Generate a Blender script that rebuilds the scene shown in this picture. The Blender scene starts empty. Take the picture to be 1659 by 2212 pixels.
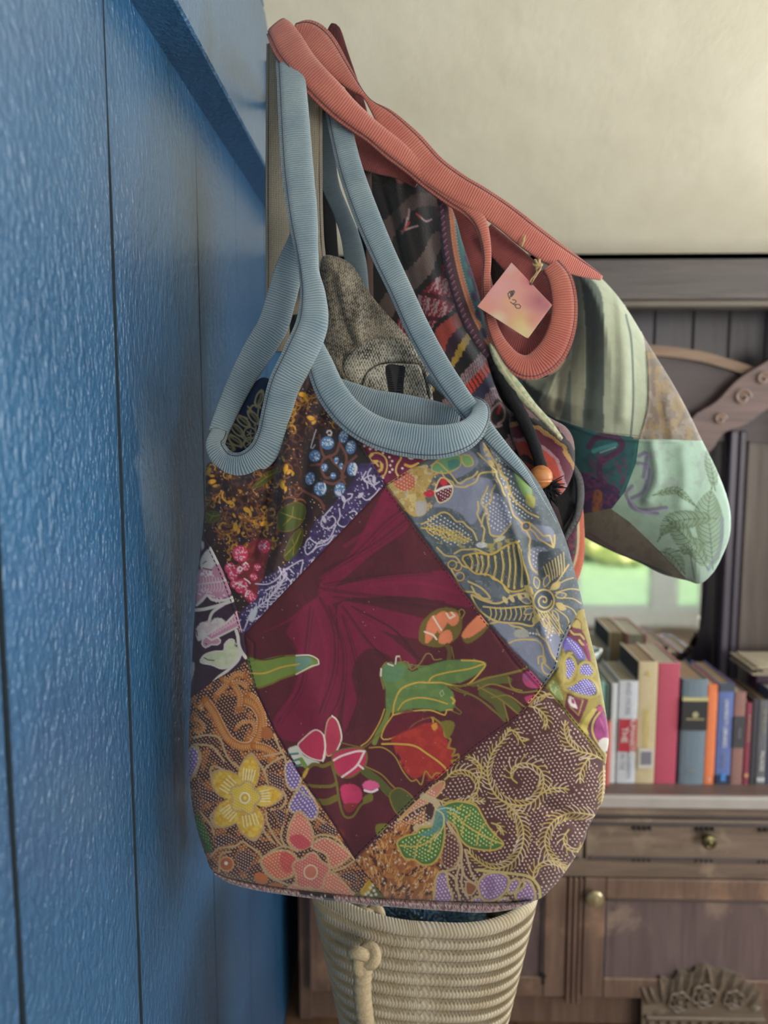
import bpy, bmesh, math, random
import numpy as np
from mathutils import Vector, Matrix
random.seed(7); np.random.seed(7)
S = bpy.context.scene
# ------------------------------------------------------------ camera
F = 1700.0; W, H = 1659, 2212; CX, CY = 829.5, 1106.0
YAW = math.radians(1.53); PITCH = math.radians(6.41); CAMZ = 1.5
cd = bpy.data.cameras.new('camera'); cam = bpy.data.objects.new('camera', cd)
S.collection.objects.link(cam); S.camera = cam
cam.location = (0, 0, CAMZ); cam.rotation_euler = (math.pi/2-PITCH, 0, YAW)
cd.sensor_fit = 'VERTICAL'; cd.sensor_height = 36; cd.lens = F/H*36
cd.clip_start = 0.02; cd.clip_end = 200
cd.dof.use_dof = True; cd.dof.focus_distance = 0.93; cd.dof.aperture_fstop = 3.0
# ------------------------------------------------------------ world, lights, exposure
S.view_settings.view_transform = 'Standard'; S.view_settings.look = 'None'
S.view_settings.exposure = 0.70; S.view_settings.gamma = 1.0
S.view_settings.use_curve_mapping = False
wd = bpy.data.worlds.new('sky'); S.world = wd; wd.use_nodes = True
wn = wd.node_tree; bg = wn.nodes['Background']
sk = wn.nodes.new('ShaderNodeTexSky'); sk.sky_type = 'HOSEK_WILKIE'
sk.sun_direction = (0.2, 0.6, 0.75); sk.turbidity = 4
wn.links.new(sk.outputs['Color'], bg.inputs['Color']); bg.inputs['Strength'].default_value = 1.2

def area(name, loc, target, sx, sy, power, col):
    l = bpy.data.lights.new(name, 'AREA'); l.shape = 'RECTANGLE'; l.size = sx; l.size_y = sy
    l.energy = power; l.color = col
    o = bpy.data.objects.new(name, l); S.collection.objects.link(o); o.location = loc
    d = Vector(target)-Vector(loc); o.rotation_euler = d.to_track_quat('-Z', 'Y').to_euler()
    return o
area('daylight_behind', (1.75, -1.62, 1.5), (1.0, 1.0, 1.75), 1.5, 1.4, 50, (1.0, 0.95, 0.86))
area('daylight_right', (2.72, 1.1, 1.45), (0.0, 0.8, 1.3), 1.4, 1.4, 44, (0.88, 0.94, 1.0))
area('daylight_far', (1.44, 2.56, 1.35), (-0.3, 0.5, 1.3), .42, 1.1, 80, (0.90, 0.95, 1.0))
area('daylight_behind_left', (0.15, -1.62, 1.75), (0.3, 1.0, 1.2), 1.0, 1.2, 5, (0.92, 0.96, 1.0))
sun = bpy.data.lights.new('sun', 'SUN'); sun.energy = 5.0; sun.angle = 0.01; sun.color = (1, .93, .75)
so = bpy.data.objects.new('sun', sun); S.collection.objects.link(so)
so.rotation_euler = Vector((-0.2, -0.6, -0.75)).to_track_quat('-Z', 'Y').to_euler()
# ------------------------------------------------------------ helpers
_cy, _sy, _cp, _sp = math.cos(YAW), math.sin(YAW), math.cos(PITCH), math.sin(PITCH)
def Pn(x, y, Y):
    """photo direction (x, y) met at forward distance Y (metres) -> world arrays"""
    x = np.asarray(x, float); y = np.asarray(y, float)
    a = (x-CX)/F; b = (CY-y)/F
    fy = _cp + b*_sp; z = -_sp + b*_cp
    dx = a*_cy - fy*_sy; dy = a*_sy + fy*_cy
    k = Y/dy
    return np.stack(np.broadcast_arrays(dx*k, Y+0*k, CAMZ+z*k), -1)
def P(x, y, Y): return Vector(Pn(x, y, Y).tolist())
def lin(c):
    c = np.asarray(c, float)/255.
    return np.where(c <= .04045, c/12.92, ((c+.055)/1.055)**2.4)
KA = 0.70
def alb(c): return np.clip(lin(c)*KA, 0.002, .92)
def col4(c): return tuple(alb(c).tolist())+(1,)
def link(o, parent=None):
    S.collection.objects.link(o)
    if parent is not None: o.parent = parent
    return o
def tag(o, label, cat, group=None):
    o['label'] = label; o['category'] = cat
    if group: o['group'] = group
    return o
def thing(name, label, cat, loc=(0, 0, 0), group=None):
    o = bpy.data.objects.new(name, None); link(o); o.location = loc; o.empty_display_size = .05
    return tag(o, label, cat, group)
def struct(o): o['kind'] = 'structure'; return o
def stuff(o): o['kind'] = 'stuff'; return o
def place(o, parent):
    """parent without moving: meshes are built in world space"""
    if parent is not None:
        o.parent = parent
        w = Vector((0, 0, 0)); q = parent
        while q is not None: w += q.location; q = q.parent
        o.location = -w
    return o
def mesh_np(name, V, Q, mat, parent=None, colors=None, uv=None, smooth=True):
    """fast mesh: V (n,3), Q (m,4) or (m,3)"""
    V = np.asarray(V, np.float32); Q = np.asarray(Q, np.int32); k = Q.shape[1]
    me = bpy.data.meshes.new(name)
    me.vertices.add(len(V)); me.vertices.foreach_set('co', V.ravel())
    me.loops.add(Q.size); me.loops.foreach_set('vertex_index', Q.ravel())
    me.polygons.add(len(Q)); me.polygons.foreach_set('loop_start', np.arange(0, Q.size, k, dtype=np.int32))
    me.polygons.foreach_set('use_smooth', np.full(len(Q), smooth))
    me.update(calc_edges=True)
    if colors is not None:
        a = me.color_attributes.new('Col', 'FLOAT_COLOR', 'POINT')
        c4 = np.ones((len(V), 4), np.float32); c4[:, :3] = colors; a.data.foreach_set('color', c4.ravel())
    if uv is not None:
        l = me.uv_layers.new(name='UVMap'); l.data.foreach_set('uv', np.asarray(uv, np.float32)[Q.ravel()].ravel())
    o = bpy.data.objects.new(name, me); S.collection.objects.link(o)
    if mat is not None: me.materials.append(mat)
    return place(o, parent)
class MB:
    """collects simple shapes into one mesh"""
    def __init__(s): s.v = []; s.f = []
    def add(s, V, Fs):
        n = len(s.v); s.v += [tuple(v) for v in V]; s.f += [tuple(n+i for i in f) for f in Fs]; return s
    def box(s, x0, x1, y0, y1, z0, z1, b=0.0, M=None):
        bm = bmesh.new(); bmesh.ops.create_cube(bm, size=1)
        for v in bm.verts:
            v.co = Vector(((x0+x1)/2+v.co.x*(x1-x0), (y0+y1)/2+v.co.y*(y1-y0), (z0+z1)/2+v.co.z*(z1-z0)))
        if b > 0: bmesh.ops.bevel(bm, geom=bm.edges[:], offset=b, segments=1, affect='EDGES', clamp_overlap=True)
        if M is not None: bmesh.ops.transform(bm, matrix=M, verts=bm.verts)
        bm.verts.index_update()
        s.add([v.co[:] for v in bm.verts], [[v.index for v in f.verts] for f in bm.faces]); bm.free(); return s
    def tube(s, pts, r, n=10, close=False):
        pts = [Vector(p) for p in pts]; R = r if hasattr(r, '__len__') else [r]*len(pts)
        m = len(pts); rings = []
        up = Vector((0, 0, 1))
        for i in range(m):
            a = pts[(i-1) % m] if close else pts[max(i-1, 0)]; b = pts[(i+1) % m] if close else pts[min(i+1, m-1)]
            t = (b-a).normalized()
            if abs(t.dot(up)) > .95: up = Vector((1, 0, 0)) if abs(t.x) < .9 else Vector((0, 1, 0))
            s1 = t.cross(up).normalized(); s2 = t.cross(s1).normalized(); up = -s2
            rings.append([pts[i]+(s1*math.cos(2*math.pi*k/n)+s2*math.sin(2*math.pi*k/n))*R[i] for k in range(n)])
        V = [p for rr in rings for p in rr]; Fs = []
        for i in range(m if close else m-1):
            j = (i+1) % m
            for k in range(n): Fs.append((i*n+k, i*n+(k+1) % n, j*n+(k+1) % n, j*n+k))
        if not close: Fs.append(tuple(range(n-1, -1, -1))); Fs.append(tuple((m-1)*n+k for k in range(n)))
        return s.add(V, Fs)
    def lathe(s, prof, c, axis='z', n=24):
        """prof: (radius, height) pairs"""
        V = []; Fs = []; m = len(prof)
        for (r, h) in prof:
            for k in range(n):
                a = 2*math.pi*k/n; p = (r*math.cos(a), r*math.sin(a), h)
                if axis == 'y': p = (p[0], h, p[1])
                if axis == 'x': p = (h, p[0], p[1])
                V.append((c[0]+p[0], c[1]+p[1], c[2]+p[2]))
        for i in range(m-1):
            for k in range(n): Fs.append((i*n+k, i*n+(k+1) % n, (i+1)*n+(k+1) % n, (i+1)*n+k))
        Fs.append(tuple(range(n-1, -1, -1))); Fs.append(tuple((m-1)*n+k for k in range(n)))
        return s.add(V, Fs)
    def prism(s, pts, y0, y1):
        """closed outline of (x, z) pairs extruded along Y"""
        n = len(pts); V = [(p[0], y0, p[1]) for p in pts]+[(p[0], y1, p[1]) for p in pts]
        Fs = [tuple(range(n)), tuple(range(2*n-1, n-1, -1))]+[(i, i+n, (i+1) % n+n, (i+1) % n) for i in range(n)]
        return s.add(V, Fs)
    def build(s, name, mat, parent=None, smooth=False):
        me = bpy.data.meshes.new(name); me.from_pydata(s.v, [], s.f); me.update()
        bm = bmesh.new(); bm.from_mesh(me); bmesh.ops.recalc_face_normals(bm, faces=bm.faces); bm.to_mesh(me); bm.free()
        if mat is not None: me.materials.append(mat)
        o = bpy.data.objects.new(name, me); S.collection.objects.link(o)
        if smooth:
            me.polygons.foreach_set('use_smooth', [True]*len(me.polygons))
            try: me.set_sharp_from_angle(angle=math.radians(40))
            except Exception: pass
        return place(o, parent)
def box(name, x0, x1, y0, y1, z0, z1, mat, parent=None, b=0.002):
    return MB().box(x0, x1, y0, y1, z0, z1, b).build(name, mat, parent)
def cr(pts, step=4.0, close=False, smooth=True):
    """Catmull-Rom through points of any dimension, resampled by the first two"""
    p = np.asarray(pts, float); n = len(p)
    if n < 3 and not close: smooth = False
    out = []
    for i in range(n if close else n-1):
        a, b = p[i], p[(i+1) % n]
        L = math.hypot(*(b-a)[:2]); k = max(1, int(L/step))
        if smooth:
            q0 = p[(i-1) % n] if (close or i > 0) else 2*a-b
            q3 = p[(i+2) % n] if (close or i+2 < n) else 2*b-a
            t = (np.arange(k)/k)[:, None]
            out.append(.5*((2*a)+(-q0+b)*t+(2*q0-5*a+4*b-q3)*t*t+(-q0+3*a-3*b+q3)*t**3))
        else:
            t = (np.arange(k)/k)[:, None]; out.append(a+(b-a)*t)
    if not close: out.append(p[-1][None])
    return np.concatenate(out)
# ------------------------------------------------------------ procedural materials
def new_mat(name):
    m = bpy.data.materials.new(name); m.use_nodes = True; nt = m.node_tree
    return m, nt, nt.nodes['Principled BSDF']
def N(nt, t, **kw):
    n = nt.nodes.new(t)
    for k, v in kw.items():
        if k.startswith('_'): setattr(n, k[1:], v)
        else: n.inputs[k.replace('__', ' ')].default_value = v
    return n
def noise(nt, vec, scale, detail=3, rough=.5, dist=0):
    n = N(nt, 'ShaderNodeTexNoise', Scale=scale, Detail=detail, Roughness=rough, Distortion=dist)
    if vec is not None: nt.links.new(vec, n.inputs['Vector'])
    return n
def coords(nt, sc=(1, 1, 1), kind='Object', rot=(0, 0, 0)):
    t = nt.nodes.new('ShaderNodeTexCoord'); mp = nt.nodes.new('ShaderNodeMapping')
    mp.inputs['Scale'].default_value = sc; mp.inputs['Rotation'].default_value = rot
    nt.links.new(t.outputs[kind], mp.inputs['Vector']); return mp.outputs['Vector']
def ramp(nt, fac, stops):
    r = nt.nodes.new('ShaderNodeValToRGB'); e = r.color_ramp.elements
    while len(e) < len(stops): e.new(.5)
    for i, (p, c) in enumerate(stops): e[i].position = p; e[i].color = c if len(c) == 4 else tuple(c)+(1,)
    nt.links.new(fac, r.inputs['Fac']); return r.outputs['Color']
def bump(nt, b, h, strength, dist, prev=None):
    n = N(nt, 'ShaderNodeBump', Strength=strength, Distance=dist); nt.links.new(h, n.inputs['Height'])
    if prev is not None: nt.links.new(prev, n.inputs['Normal'])
    nt.links.new(n.outputs['Normal'], b.inputs['Normal']); return n.outputs['Normal']
def mixc(nt, fac, a, b, mode='MIX'):
    m = nt.nodes.new('ShaderNodeMix'); m.data_type = 'RGBA'; m.blend_type = mode
    for s, v in ((m.inputs[0], fac), (m.inputs[6], a), (m.inputs[7], b)):
        if hasattr(v, 'is_output'): nt.links.new(v, s)
        else: s.default_value = v
    return m.outputs[2]
def math_n(nt, op, a, b=None):
    m = nt.nodes.new('ShaderNodeMath'); m.operation = op
    for i, v in enumerate((a, b)):
        if v is None: continue
        if hasattr(v, 'is_output'): nt.links.new(v, m.inputs[i])
        else: m.inputs[i].default_value = v
    return m.outputs[0]
def plain(name, c, rough=.6, metal=0, var=.12, scale=40, bs=.15):
    m, nt, b = new_mat(name); v = coords(nt)
    n = noise(nt, v, scale); c = alb(c)
    nt.links.new(ramp(nt, n.outputs['Fac'], [(.3, tuple(c*(1-var))), (.7, tuple(np.clip(c*(1+var), 0, 1)))]), b.inputs['Base Color'])
    b.inputs['Roughness'].default_value = rough; b.inputs['Metallic'].default_value = metal
    if bs: bump(nt, b, n.outputs['Fac'], bs, .002)
    return m
def wood(name, c1, c2, axis='z', rough=.55, scale=1.0, wear=None):
    m, nt, b = new_mat(name)
    sc = {'z': (22, 22, 1.6), 'x': (1.6, 22, 22), 'y': (22, 1.6, 22)}[axis]
    v = coords(nt, tuple(k*scale for k in sc)); n = noise(nt, v, 2.2, 5, .6, .6)
    c1, c2 = tuple(alb(c1)), tuple(alb(c2))
    cc = ramp(nt, n.outputs['Fac'], [(.3, c1), (.72, c2)])
    if wear is not None:
        n2 = noise(nt, coords(nt), 9, 4, .6)
        f = ramp(nt, n2.outputs['Fac'], [(.56, (0, 0, 0)), (.72, (1, 1, 1))])
        cc = mixc(nt, f, cc, col4(wear))
    nt.links.new(cc, b.inputs['Base Color']); b.inputs['Roughness'].default_value = rough
    bump(nt, b, n.outputs['Fac'], .35, .003); return m
def cloth_mat(name, scale=900, bs=.25, rough=.85, sheen=.15):
    """printed cotton: the print is the cloth's own colour attribute, the weave a fine bump"""
    m, nt, b = new_mat(name)
    a = nt.nodes.new('ShaderNodeVertexColor'); a.layer_name = 'Col'
    v = coords(nt); n = noise(nt, v, scale, 2); n2 = noise(nt, v, 60, 3)
    k = ramp(nt, n2.outputs['Fac'], [(.25, (.88, .88, .88)), (.75, (1.06, 1.06, 1.06))])
    nt.links.new(mixc(nt, 1.0, a.outputs['Color'], k, 'MULTIPLY'), b.inputs['Base Color'])
    b.inputs['Roughness'].default_value = rough
    b.inputs['Sheen Weight'].default_value = sheen
    p = bump(nt, b, n.outputs['Fac'], bs, .0012); bump(nt, b, n2.outputs['Fac'], .25, .004, p); return m
def rib_mat(name, c, c2, period=2.9, groove=.45, cross=0.9):
    """ribbed knit: ribs across the band (UV x is millimetres along it)"""
    m, nt, b = new_mat(name)
    t = nt.nodes.new('ShaderNodeUVMap'); sp = nt.nodes.new('ShaderNodeSeparateXYZ'); nt.links.new(t.outputs[0], sp.inputs[0])
    w = noise(nt, coords(nt), 35, 2)
    u = math_n(nt, 'ADD', sp.outputs['X'], math_n(nt, 'MULTIPLY', w.outputs['Fac'], 5.0))
    s = math_n(nt, 'SINE', math_n(nt, 'MULTIPLY', u, 2*math.pi/period))
    s1 = math_n(nt, 'ADD', math_n(nt, 'MULTIPLY', s, .5), .5)
    y = math_n(nt, 'SINE', math_n(nt, 'MULTIPLY', sp.outputs['Y'], 2*math.pi/cross))
    hh = math_n(nt, 'ADD', s1, math_n(nt, 'MULTIPLY', y, .22))
    n = noise(nt, coords(nt), 22, 4)
    base = ramp(nt, n.outputs['Fac'], [(.3, tuple(alb(c2))), (.7, tuple(alb(c)))])
    g = ramp(nt, math_n(nt, 'ADD', s1, math_n(nt, 'MULTIPLY', y, .1)), [(0.0, (1-groove,)*3), (.75, (1.08,)*3)])
    nt.links.new(mixc(nt, 1.0, base, g, 'MULTIPLY'), b.inputs['Base Color'])
    b.inputs['Roughness'].default_value = .95; b.inputs['Sheen Weight'].default_value = .35
    bump(nt, b, hh, .7, .0015); return m
# ------------------------------------------------------------ print painter on a regular grid
class Cv:
    def __init__(s, x0, y0, x1, y1, cell):
        s.c = cell; s.x0, s.y0 = x0, y0; s.nx = int((x1-x0)/cell)+2; s.ny = int((y1-y0)/cell)+2
        s.X, s.Y = np.meshgrid(x0+np.arange(s.nx)*cell, y0+np.arange(s.ny)*cell)
        s.col = np.zeros((s.ny, s.nx, 3), np.float32)
    def win(s, a, b, c, d):
        i0 = max(0, int((b-s.y0)/s.c)); i1 = min(s.ny, int((d-s.y0)/s.c)+2)
        j0 = max(0, int((a-s.x0)/s.c)); j1 = min(s.nx, int((c-s.x0)/s.c)+2)
        return slice(i0, max(i1, i0)), slice(j0, max(j1, j0))
    def fill(s, c): s.col[:] = alb(c)
    def blend(s, w, al, c):
        al = al[..., None]; s.col[w] = s.col[w]*(1-al)+alb(c)*al
    def dist(s, pl, R, taper=None):
        pl = np.asarray(pl, float)
        w = s.win(pl[:, 0].min()-R, pl[:, 1].min()-R, pl[:, 0].max()+R, pl[:, 1].max()+R)
        X = s.X[w]; Y = s.Y[w]; D = np.full(X.shape, 1e3, np.float32)
        if D.size == 0: return w, D
        oi, oj = w[0].start, w[1].start
        for k in range(len(pl)-1):
            a = pl[k]; b = pl[k+1]
            q = s.win(min(a[0], b[0])-R, min(a[1], b[1])-R, max(a[0], b[0])+R, max(a[1], b[1])+R)
            q = (slice(q[0].start-oi, q[0].stop-oi), slice(q[1].start-oj, q[1].stop-oj))
            x = X[q]; y = Y[q]
            if x.size == 0: continue
            dx, dy = b-a; L = dx*dx+dy*dy+1e-9
            t = np.clip(((x-a[0])*dx+(y-a[1])*dy)/L, 0, 1)
            d = np.hypot(x-a[0]-t*dx, y-a[1]-t*dy)
            if taper is not None: d = d+taper*(1-1.0*(1-abs(2*(k+t)/(len(pl)-1)-1)))**2
            D[q] = np.minimum(D[q], d)
        return w, D
    def stroke(s, pts, wd, c, smooth=True, close=False, taper=0, al=1.0):
        pl = cr(pts, 5, close, smooth)
        if close: pl = np.vstack([pl, pl[:1]])
        w, D = s.dist(pl, wd/2+s.c+1, taper*wd/2 if taper else None)
        if D.size: s.blend(w, al*np.clip((wd/2-D)/s.c+.5, 0, 1), c)
    def mask(s, pts, smooth=True, soft=0):
        pl = cr(pts, 6, True, smooth)
        w = s.win(pl[:, 0].min()-2, pl[:, 1].min()-2, pl[:, 0].max()+2, pl[:, 1].max()+2)
        return w, inside(s.X[w], s.Y[w], pl)
    def poly(s, pts, c, smooth=True, al=1.0, line=None, lw=2.5):
        w, m = s.mask(pts, smooth)
        if m.size:
            f = np.pad(m.astype(np.float32), 1, mode='edge'); f = (f[:-2, 1:-1]+f[2:, 1:-1]+f[1:-1, :-2]+f[1:-1, 2:]+2*f[1:-1, 1:-1])/6; s.blend(w, f*al, c)
        if line is not None: s.stroke(pts, lw, line, smooth, True)
    def ell(s, x, y, rx, ry, a, c, al=1.0, line=None, lw=2):
        R = max(rx, ry)+2; w = s.win(x-R, y-R, x+R, y+R)
        dx = s.X[w]-x; dy = s.Y[w]-y; ca, sa = math.cos(a), math.sin(a)
        u = (dx*ca+dy*sa)/rx; v = (-dx*sa+dy*ca)/ry; r = np.hypot(u, v); m = min(rx, ry)
        if r.size == 0: return
        s.blend(w, al*np.clip((1-r)*m/s.c+.5, 0, 1), c)
        if line is not None: s.blend(w, np.clip((lw/2-np.abs(1-r)*m)/s.c+.5, 0, 1), line)
    def dots(s, pts, r, c, al=1.0):
        for (x, y) in pts:
            w = s.win(x-r-2, y-r-2, x+r+2, y+r+2); d = np.hypot(s.X[w]-x, s.Y[w]-y)
            if d.size: s.blend(w, al*np.clip((r-d)/s.c+.5, 0, 1), c)
    def dotfield(s, pts, c, sp=7, r=1.5, ang=.5, smooth=True, shear=0, jit=.4):
        w, m = s.mask(pts, smooth)
        if not m.size: return
        X = s.X[w]; Y = s.Y[w]
        jx = vnoise(X/23, Y/23)*sp*jit; jy = vnoise(X/19+9, Y/19+4)*sp*jit
        ca, sa = math.cos(ang), math.sin(ang); u = ((X+jx)*ca+(Y+jy)*sa)/sp; v = (-(X+jx)*sa+(Y+jy)*ca)/sp
        u = u+.5*(np.floor(v) % 2)
        d = np.hypot(u-np.floor(u)-.5, v-np.floor(v)-.5)*sp
        s.blend(w, m*np.clip((r-d)/s.c+.5, 0, 1), c)
    def mottle(s, pts, c, thr=.0, sc=12, al=1.0, seed=0, soft=.25):
        w, m = s.mask(pts)
        if not m.size: return
        n = vnoise(s.X[w]/sc+seed, s.Y[w]/sc+seed*1.7)+.5*vnoise(s.X[w]/sc*2.3+seed+5, s.Y[w]/sc*2.3)
        s.blend(w, al*m*np.clip((n-thr)/soft, 0, 1), c)
    def fern(s, pts, c, c2=None, wd=3, barb=16, gap=7, bw=2, side=(-1, 1), curl=.6):
        """curling stem with feathery barbs on both sides"""
        pl = cr(pts, gap); s.stroke(pts, wd, c)
        rnd = random.Random(int(pts[0][0]*13+pts[0][1]))
        for k in range(1, len(pl)-1):
            t = pl[k+1]-pl[k-1]; t = t/(np.linalg.norm(t)+1e-6); n = np.array([-t[1], t[0]])
            for sd in side:
                L = barb*(.75+.4*rnd.random())*min(1, .35+1.3*(1-k/len(pl)))
                p0 = pl[k]; p1 = p0+t*L*.35+n*sd*L*.45; p2 = p0+t*L*(.35+curl)+n*sd*L*.8
                cc = c if (c2 is None or rnd.random() < .55) else c2
                s.stroke([p0, p1, p2], bw, cc)
                if rnd.random() < .12: s.ell(p2[0], p2[1], 3.2, 2, math.atan2(t[1], t[0]), cc)
def inside(X, Y, pl):
    m = np.zeros(X.shape, bool); x = pl[:, 0]; y = pl[:, 1]; n = len(pl)
    for i in range(n):
        x1, y1, x2, y2 = x[i], y[i], x[(i+1) % n], y[(i+1) % n]
        if y1 == y2: continue
        c = ((y1 > Y) != (y2 > Y)) & (X < (x2-x1)*(Y-y1)/(y2-y1)+x1); m ^= c
    return m
_rt = np.random.RandomState(3).rand(256, 256).astype(np.float32)*2-1
def vnoise(X, Y):
    xi = np.floor(X).astype(int); yi = np.floor(Y).astype(int); fx = X-xi; fy = Y-yi
    fx = fx*fx*(3-2*fx); fy = fy*fy*(3-2*fy); g = lambda a, b: _rt[b & 255, a & 255]
    return (g(xi, yi)*(1-fx)+g(xi+1, yi)*fx)*(1-fy)+(g(xi, yi+1)*(1-fx)+g(xi+1, yi+1)*fx)*fy
def seg_nearest(px, py, segs):
    """nearest points on a set of segments (m,4) for points; returns x, y, d"""
    bd = np.full(px.shape, 1e9); bx = px.copy(); by = py.copy()
    for a0, a1, b0, b1 in segs:
        dx, dy = b0-a0, b1-a1; L = dx*dx+dy*dy+1e-9
        t = np.clip(((px-a0)*dx+(py-a1)*dy)/L, 0, 1); qx = a0+t*dx; qy = a1+t*dy
        d = np.hypot(px-qx, py-qy); k = d < bd; bd[k] = d[k]; bx[k] = qx[k]; by[k] = qy[k]
    return bx, by, bd
def segs_of(pl, close=True):
    q = np.roll(pl, -1, 0) if close else pl[1:]
    p = pl if close else pl[:-1]
    return np.hstack([p, q])
class Cloth:
    """a stuffed cloth body seen from its front: closed outline, panels, folds, back"""
    def __init__(s, outline, cell, Ybase, bulge, R, folds=(), smooth=True, tilt=None, back=.03, power=.5):
        s.out = cr(outline, 6, True, smooth); s.cell = cell
        x0, y0 = s.out.min(0)-2*cell; x1, y1 = s.out.max(0)+2*cell
        s.cv = Cv(x0, y0, x1, y1, cell); s.back = back
        cc = Cv(x0, y0, x1+16, y1+16, 8)
        _, _, D = seg_nearest(cc.X.ravel(), cc.Y.ravel(), segs_of(s.out)[::1])
        m = inside(cc.X, cc.Y, s.out); D = D.reshape(cc.X.shape)*np.where(m, 1, -1)
        f = lambda D: np.clip(1-(1-np.clip(D/R, 0, 1))**2, 0, 1)**power
        s.cc = cc; s.Dc = D; s.f = f; s.bulge = bulge; s.Yb = Ybase
        d = s._bil(D, s.cv.X, s.cv.Y)
        s.Z = Ybase(s.cv.X, s.cv.Y)-bulge*f(d)
        s.fm = np.clip(d/14, 0, 1)
        for (pl, wd, amp) in folds:
            pl = cr(pl, 10); w, dd = s.cv.dist(pl, wd*2.6, None)
            L = len(pl); s.Z[w] -= amp*np.exp(-(dd/wd)**2)*s.fm[w]
    def _bil(s, A, X, Y):
        c = s.cc; u = np.clip((X-c.x0)/c.c, 0, c.nx-1.001); v = np.clip((Y-c.y0)/c.c, 0, c.ny-1.001)
        i = u.astype(int); j = v.astype(int); fx = u-i; fy = v-j
        return (A[j, i]*(1-fx)+A[j, i+1]*fx)*(1-fy)+(A[j+1, i]*(1-fx)+A[j+1, i+1]*fx)*fy
    def groove(s, pl, wd=3, amp=.0015):
        w, d = s.cv.dist(cr(pl, 8, False, False), wd*3); s.Z[w] += amp*np.exp(-(d/wd)**2)
    def depth(s, x, y):
        c = s.cv; i = int(np.clip(round((x-c.x0)/c.c), 0, c.nx-1)); j = int(np.clip(round((y-c.y0)/c.c), 0, c.ny-1))
        return float(s.Z[j, i])
    def build(s, parent, parts, mat, backmat, backname='back_panel', holes=()):
        """parts: (name, polygon or None, painter, label, smooth)"""
        cv = s.cv; c = cv.c
        cxs = cv.X[:-1, :-1]+c/2; cys = cv.Y[:-1, :-1]+c/2
        lab = np.where(inside(cxs, cys, s.out), 0, -1); segs = [segs_of(s.out)]
        for k, (nm, pg, fn, lb, sm) in enumerate(parts):
            if pg is None: continue
            pl = cr(pg, 6, True, sm); segs.append(segs_of(pl))
            w = cv.win(pl[:, 0].min()-2, pl[:, 1].min()-2, pl[:, 0].max(), pl[:, 1].max())
            w = (slice(w[0].start, min(w[0].stop, cv.ny-1)), slice(w[1].start, min(w[1].stop, cv.nx-1)))
            m = inside(cxs[w], cys[w], pl) & (lab[w] >= 0); L = lab[w]; L[m] = k; lab[w] = L
        for h in holes:
            pl = cr(h, 6, True); segs.append(segs_of(pl)); lab[inside(cxs, cys, pl)] = -1
        pad = np.pad(lab, 1, constant_values=-1)
        a, b, d, e = pad[:-1, :-1], pad[:-1, 1:], pad[1:, :-1], pad[1:, 1:]
        mixed = (a != b) | (a != d) | (a != e)
        X = cv.X.copy(); Y = cv.Y.copy(); mx, my = X[mixed], Y[mixed]
        qx, qy, qd = seg_nearest(mx, my, np.vstack(segs)); k = qd < 1.3*c
        mx[k] = qx[k]; my[k] = qy[k]; X[mixed] = mx; Y[mixed] = my
        V = Pn(X, Y, s.Z); idx = np.arange(cv.nx*cv.ny).reshape(cv.ny, cv.nx); obs = []
        for k, (nm, pg, fn, lb, sm) in enumerate(parts):
            jj, ii = np.nonzero(lab == k)
            if len(jj) == 0: continue
            if fn is not None: fn(cv)
            Q = np.stack([idx[jj, ii], idx[jj+1, ii], idx[jj+1, ii+1], idx[jj, ii+1]], 1)
            u, inv = np.unique(Q, return_inverse=True)
            o = mesh_np(nm, V.reshape(-1, 3)[u], inv.reshape(Q.shape), mat if not isinstance(mat, dict) else mat.get(k, mat[0]), parent, cv.col.reshape(-1, 3)[u])
            if lb: o['label'] = lb
            obs.append(o)
        if backmat is not None:
            g = Cv(cv.x0, cv.y0, cv.x0+cv.nx*c, cv.y0+cv.ny*c, max(7, c*3))
            gx = g.X[:-1, :-1]+g.c/2; gy = g.Y[:-1, :-1]+g.c/2; m = inside(gx, gy, s.out)
            for h in holes: m &= ~inside(gx, gy, cr(h, 6, True))
            pad = np.pad(m, 1); n4 = pad[:-1, :-1].astype(int)+pad[:-1, 1:]+pad[1:, :-1]+pad[1:, 1:]
            mm = (n4 > 0) & (n4 < 4); X = g.X.copy(); Y = g.Y.copy()
            qx, qy, qd = seg_nearest(X[mm], Y[mm], np.vstack([segs[0]]+segs[len(segs)-len(holes):] if holes else [segs[0]]))
            x_, y_ = X[mm], Y[mm]; k = qd < 1.6*g.c; x_[k] = qx[k]; y_[k] = qy[k]; X[mm] = x_; Y[mm] = y_
            dd = s._bil(s.Dc, X, Y); Z = s.Yb(X, Y)+s.back*s.f(dd)
            V = Pn(X, Y, Z).reshape(-1, 3); idx = np.arange(g.nx*g.ny).reshape(g.ny, g.nx)
            jj, ii = np.nonzero(m); Q = np.stack([idx[jj, ii], idx[jj, ii+1], idx[jj+1, ii+1], idx[jj+1, ii]], 1)
            u, inv = np.unique(Q, return_inverse=True)
            obs.append(mesh_np(backname, V[u], inv.reshape(Q.shape), backmat, parent, np.tile(alb((90, 60, 60)), (len(u), 1))))
        return obs
WIDER = 1.12
HEMT = plain('hem_thread', (74, 70, 80), .9, 0, 0, 10, 0)
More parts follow.
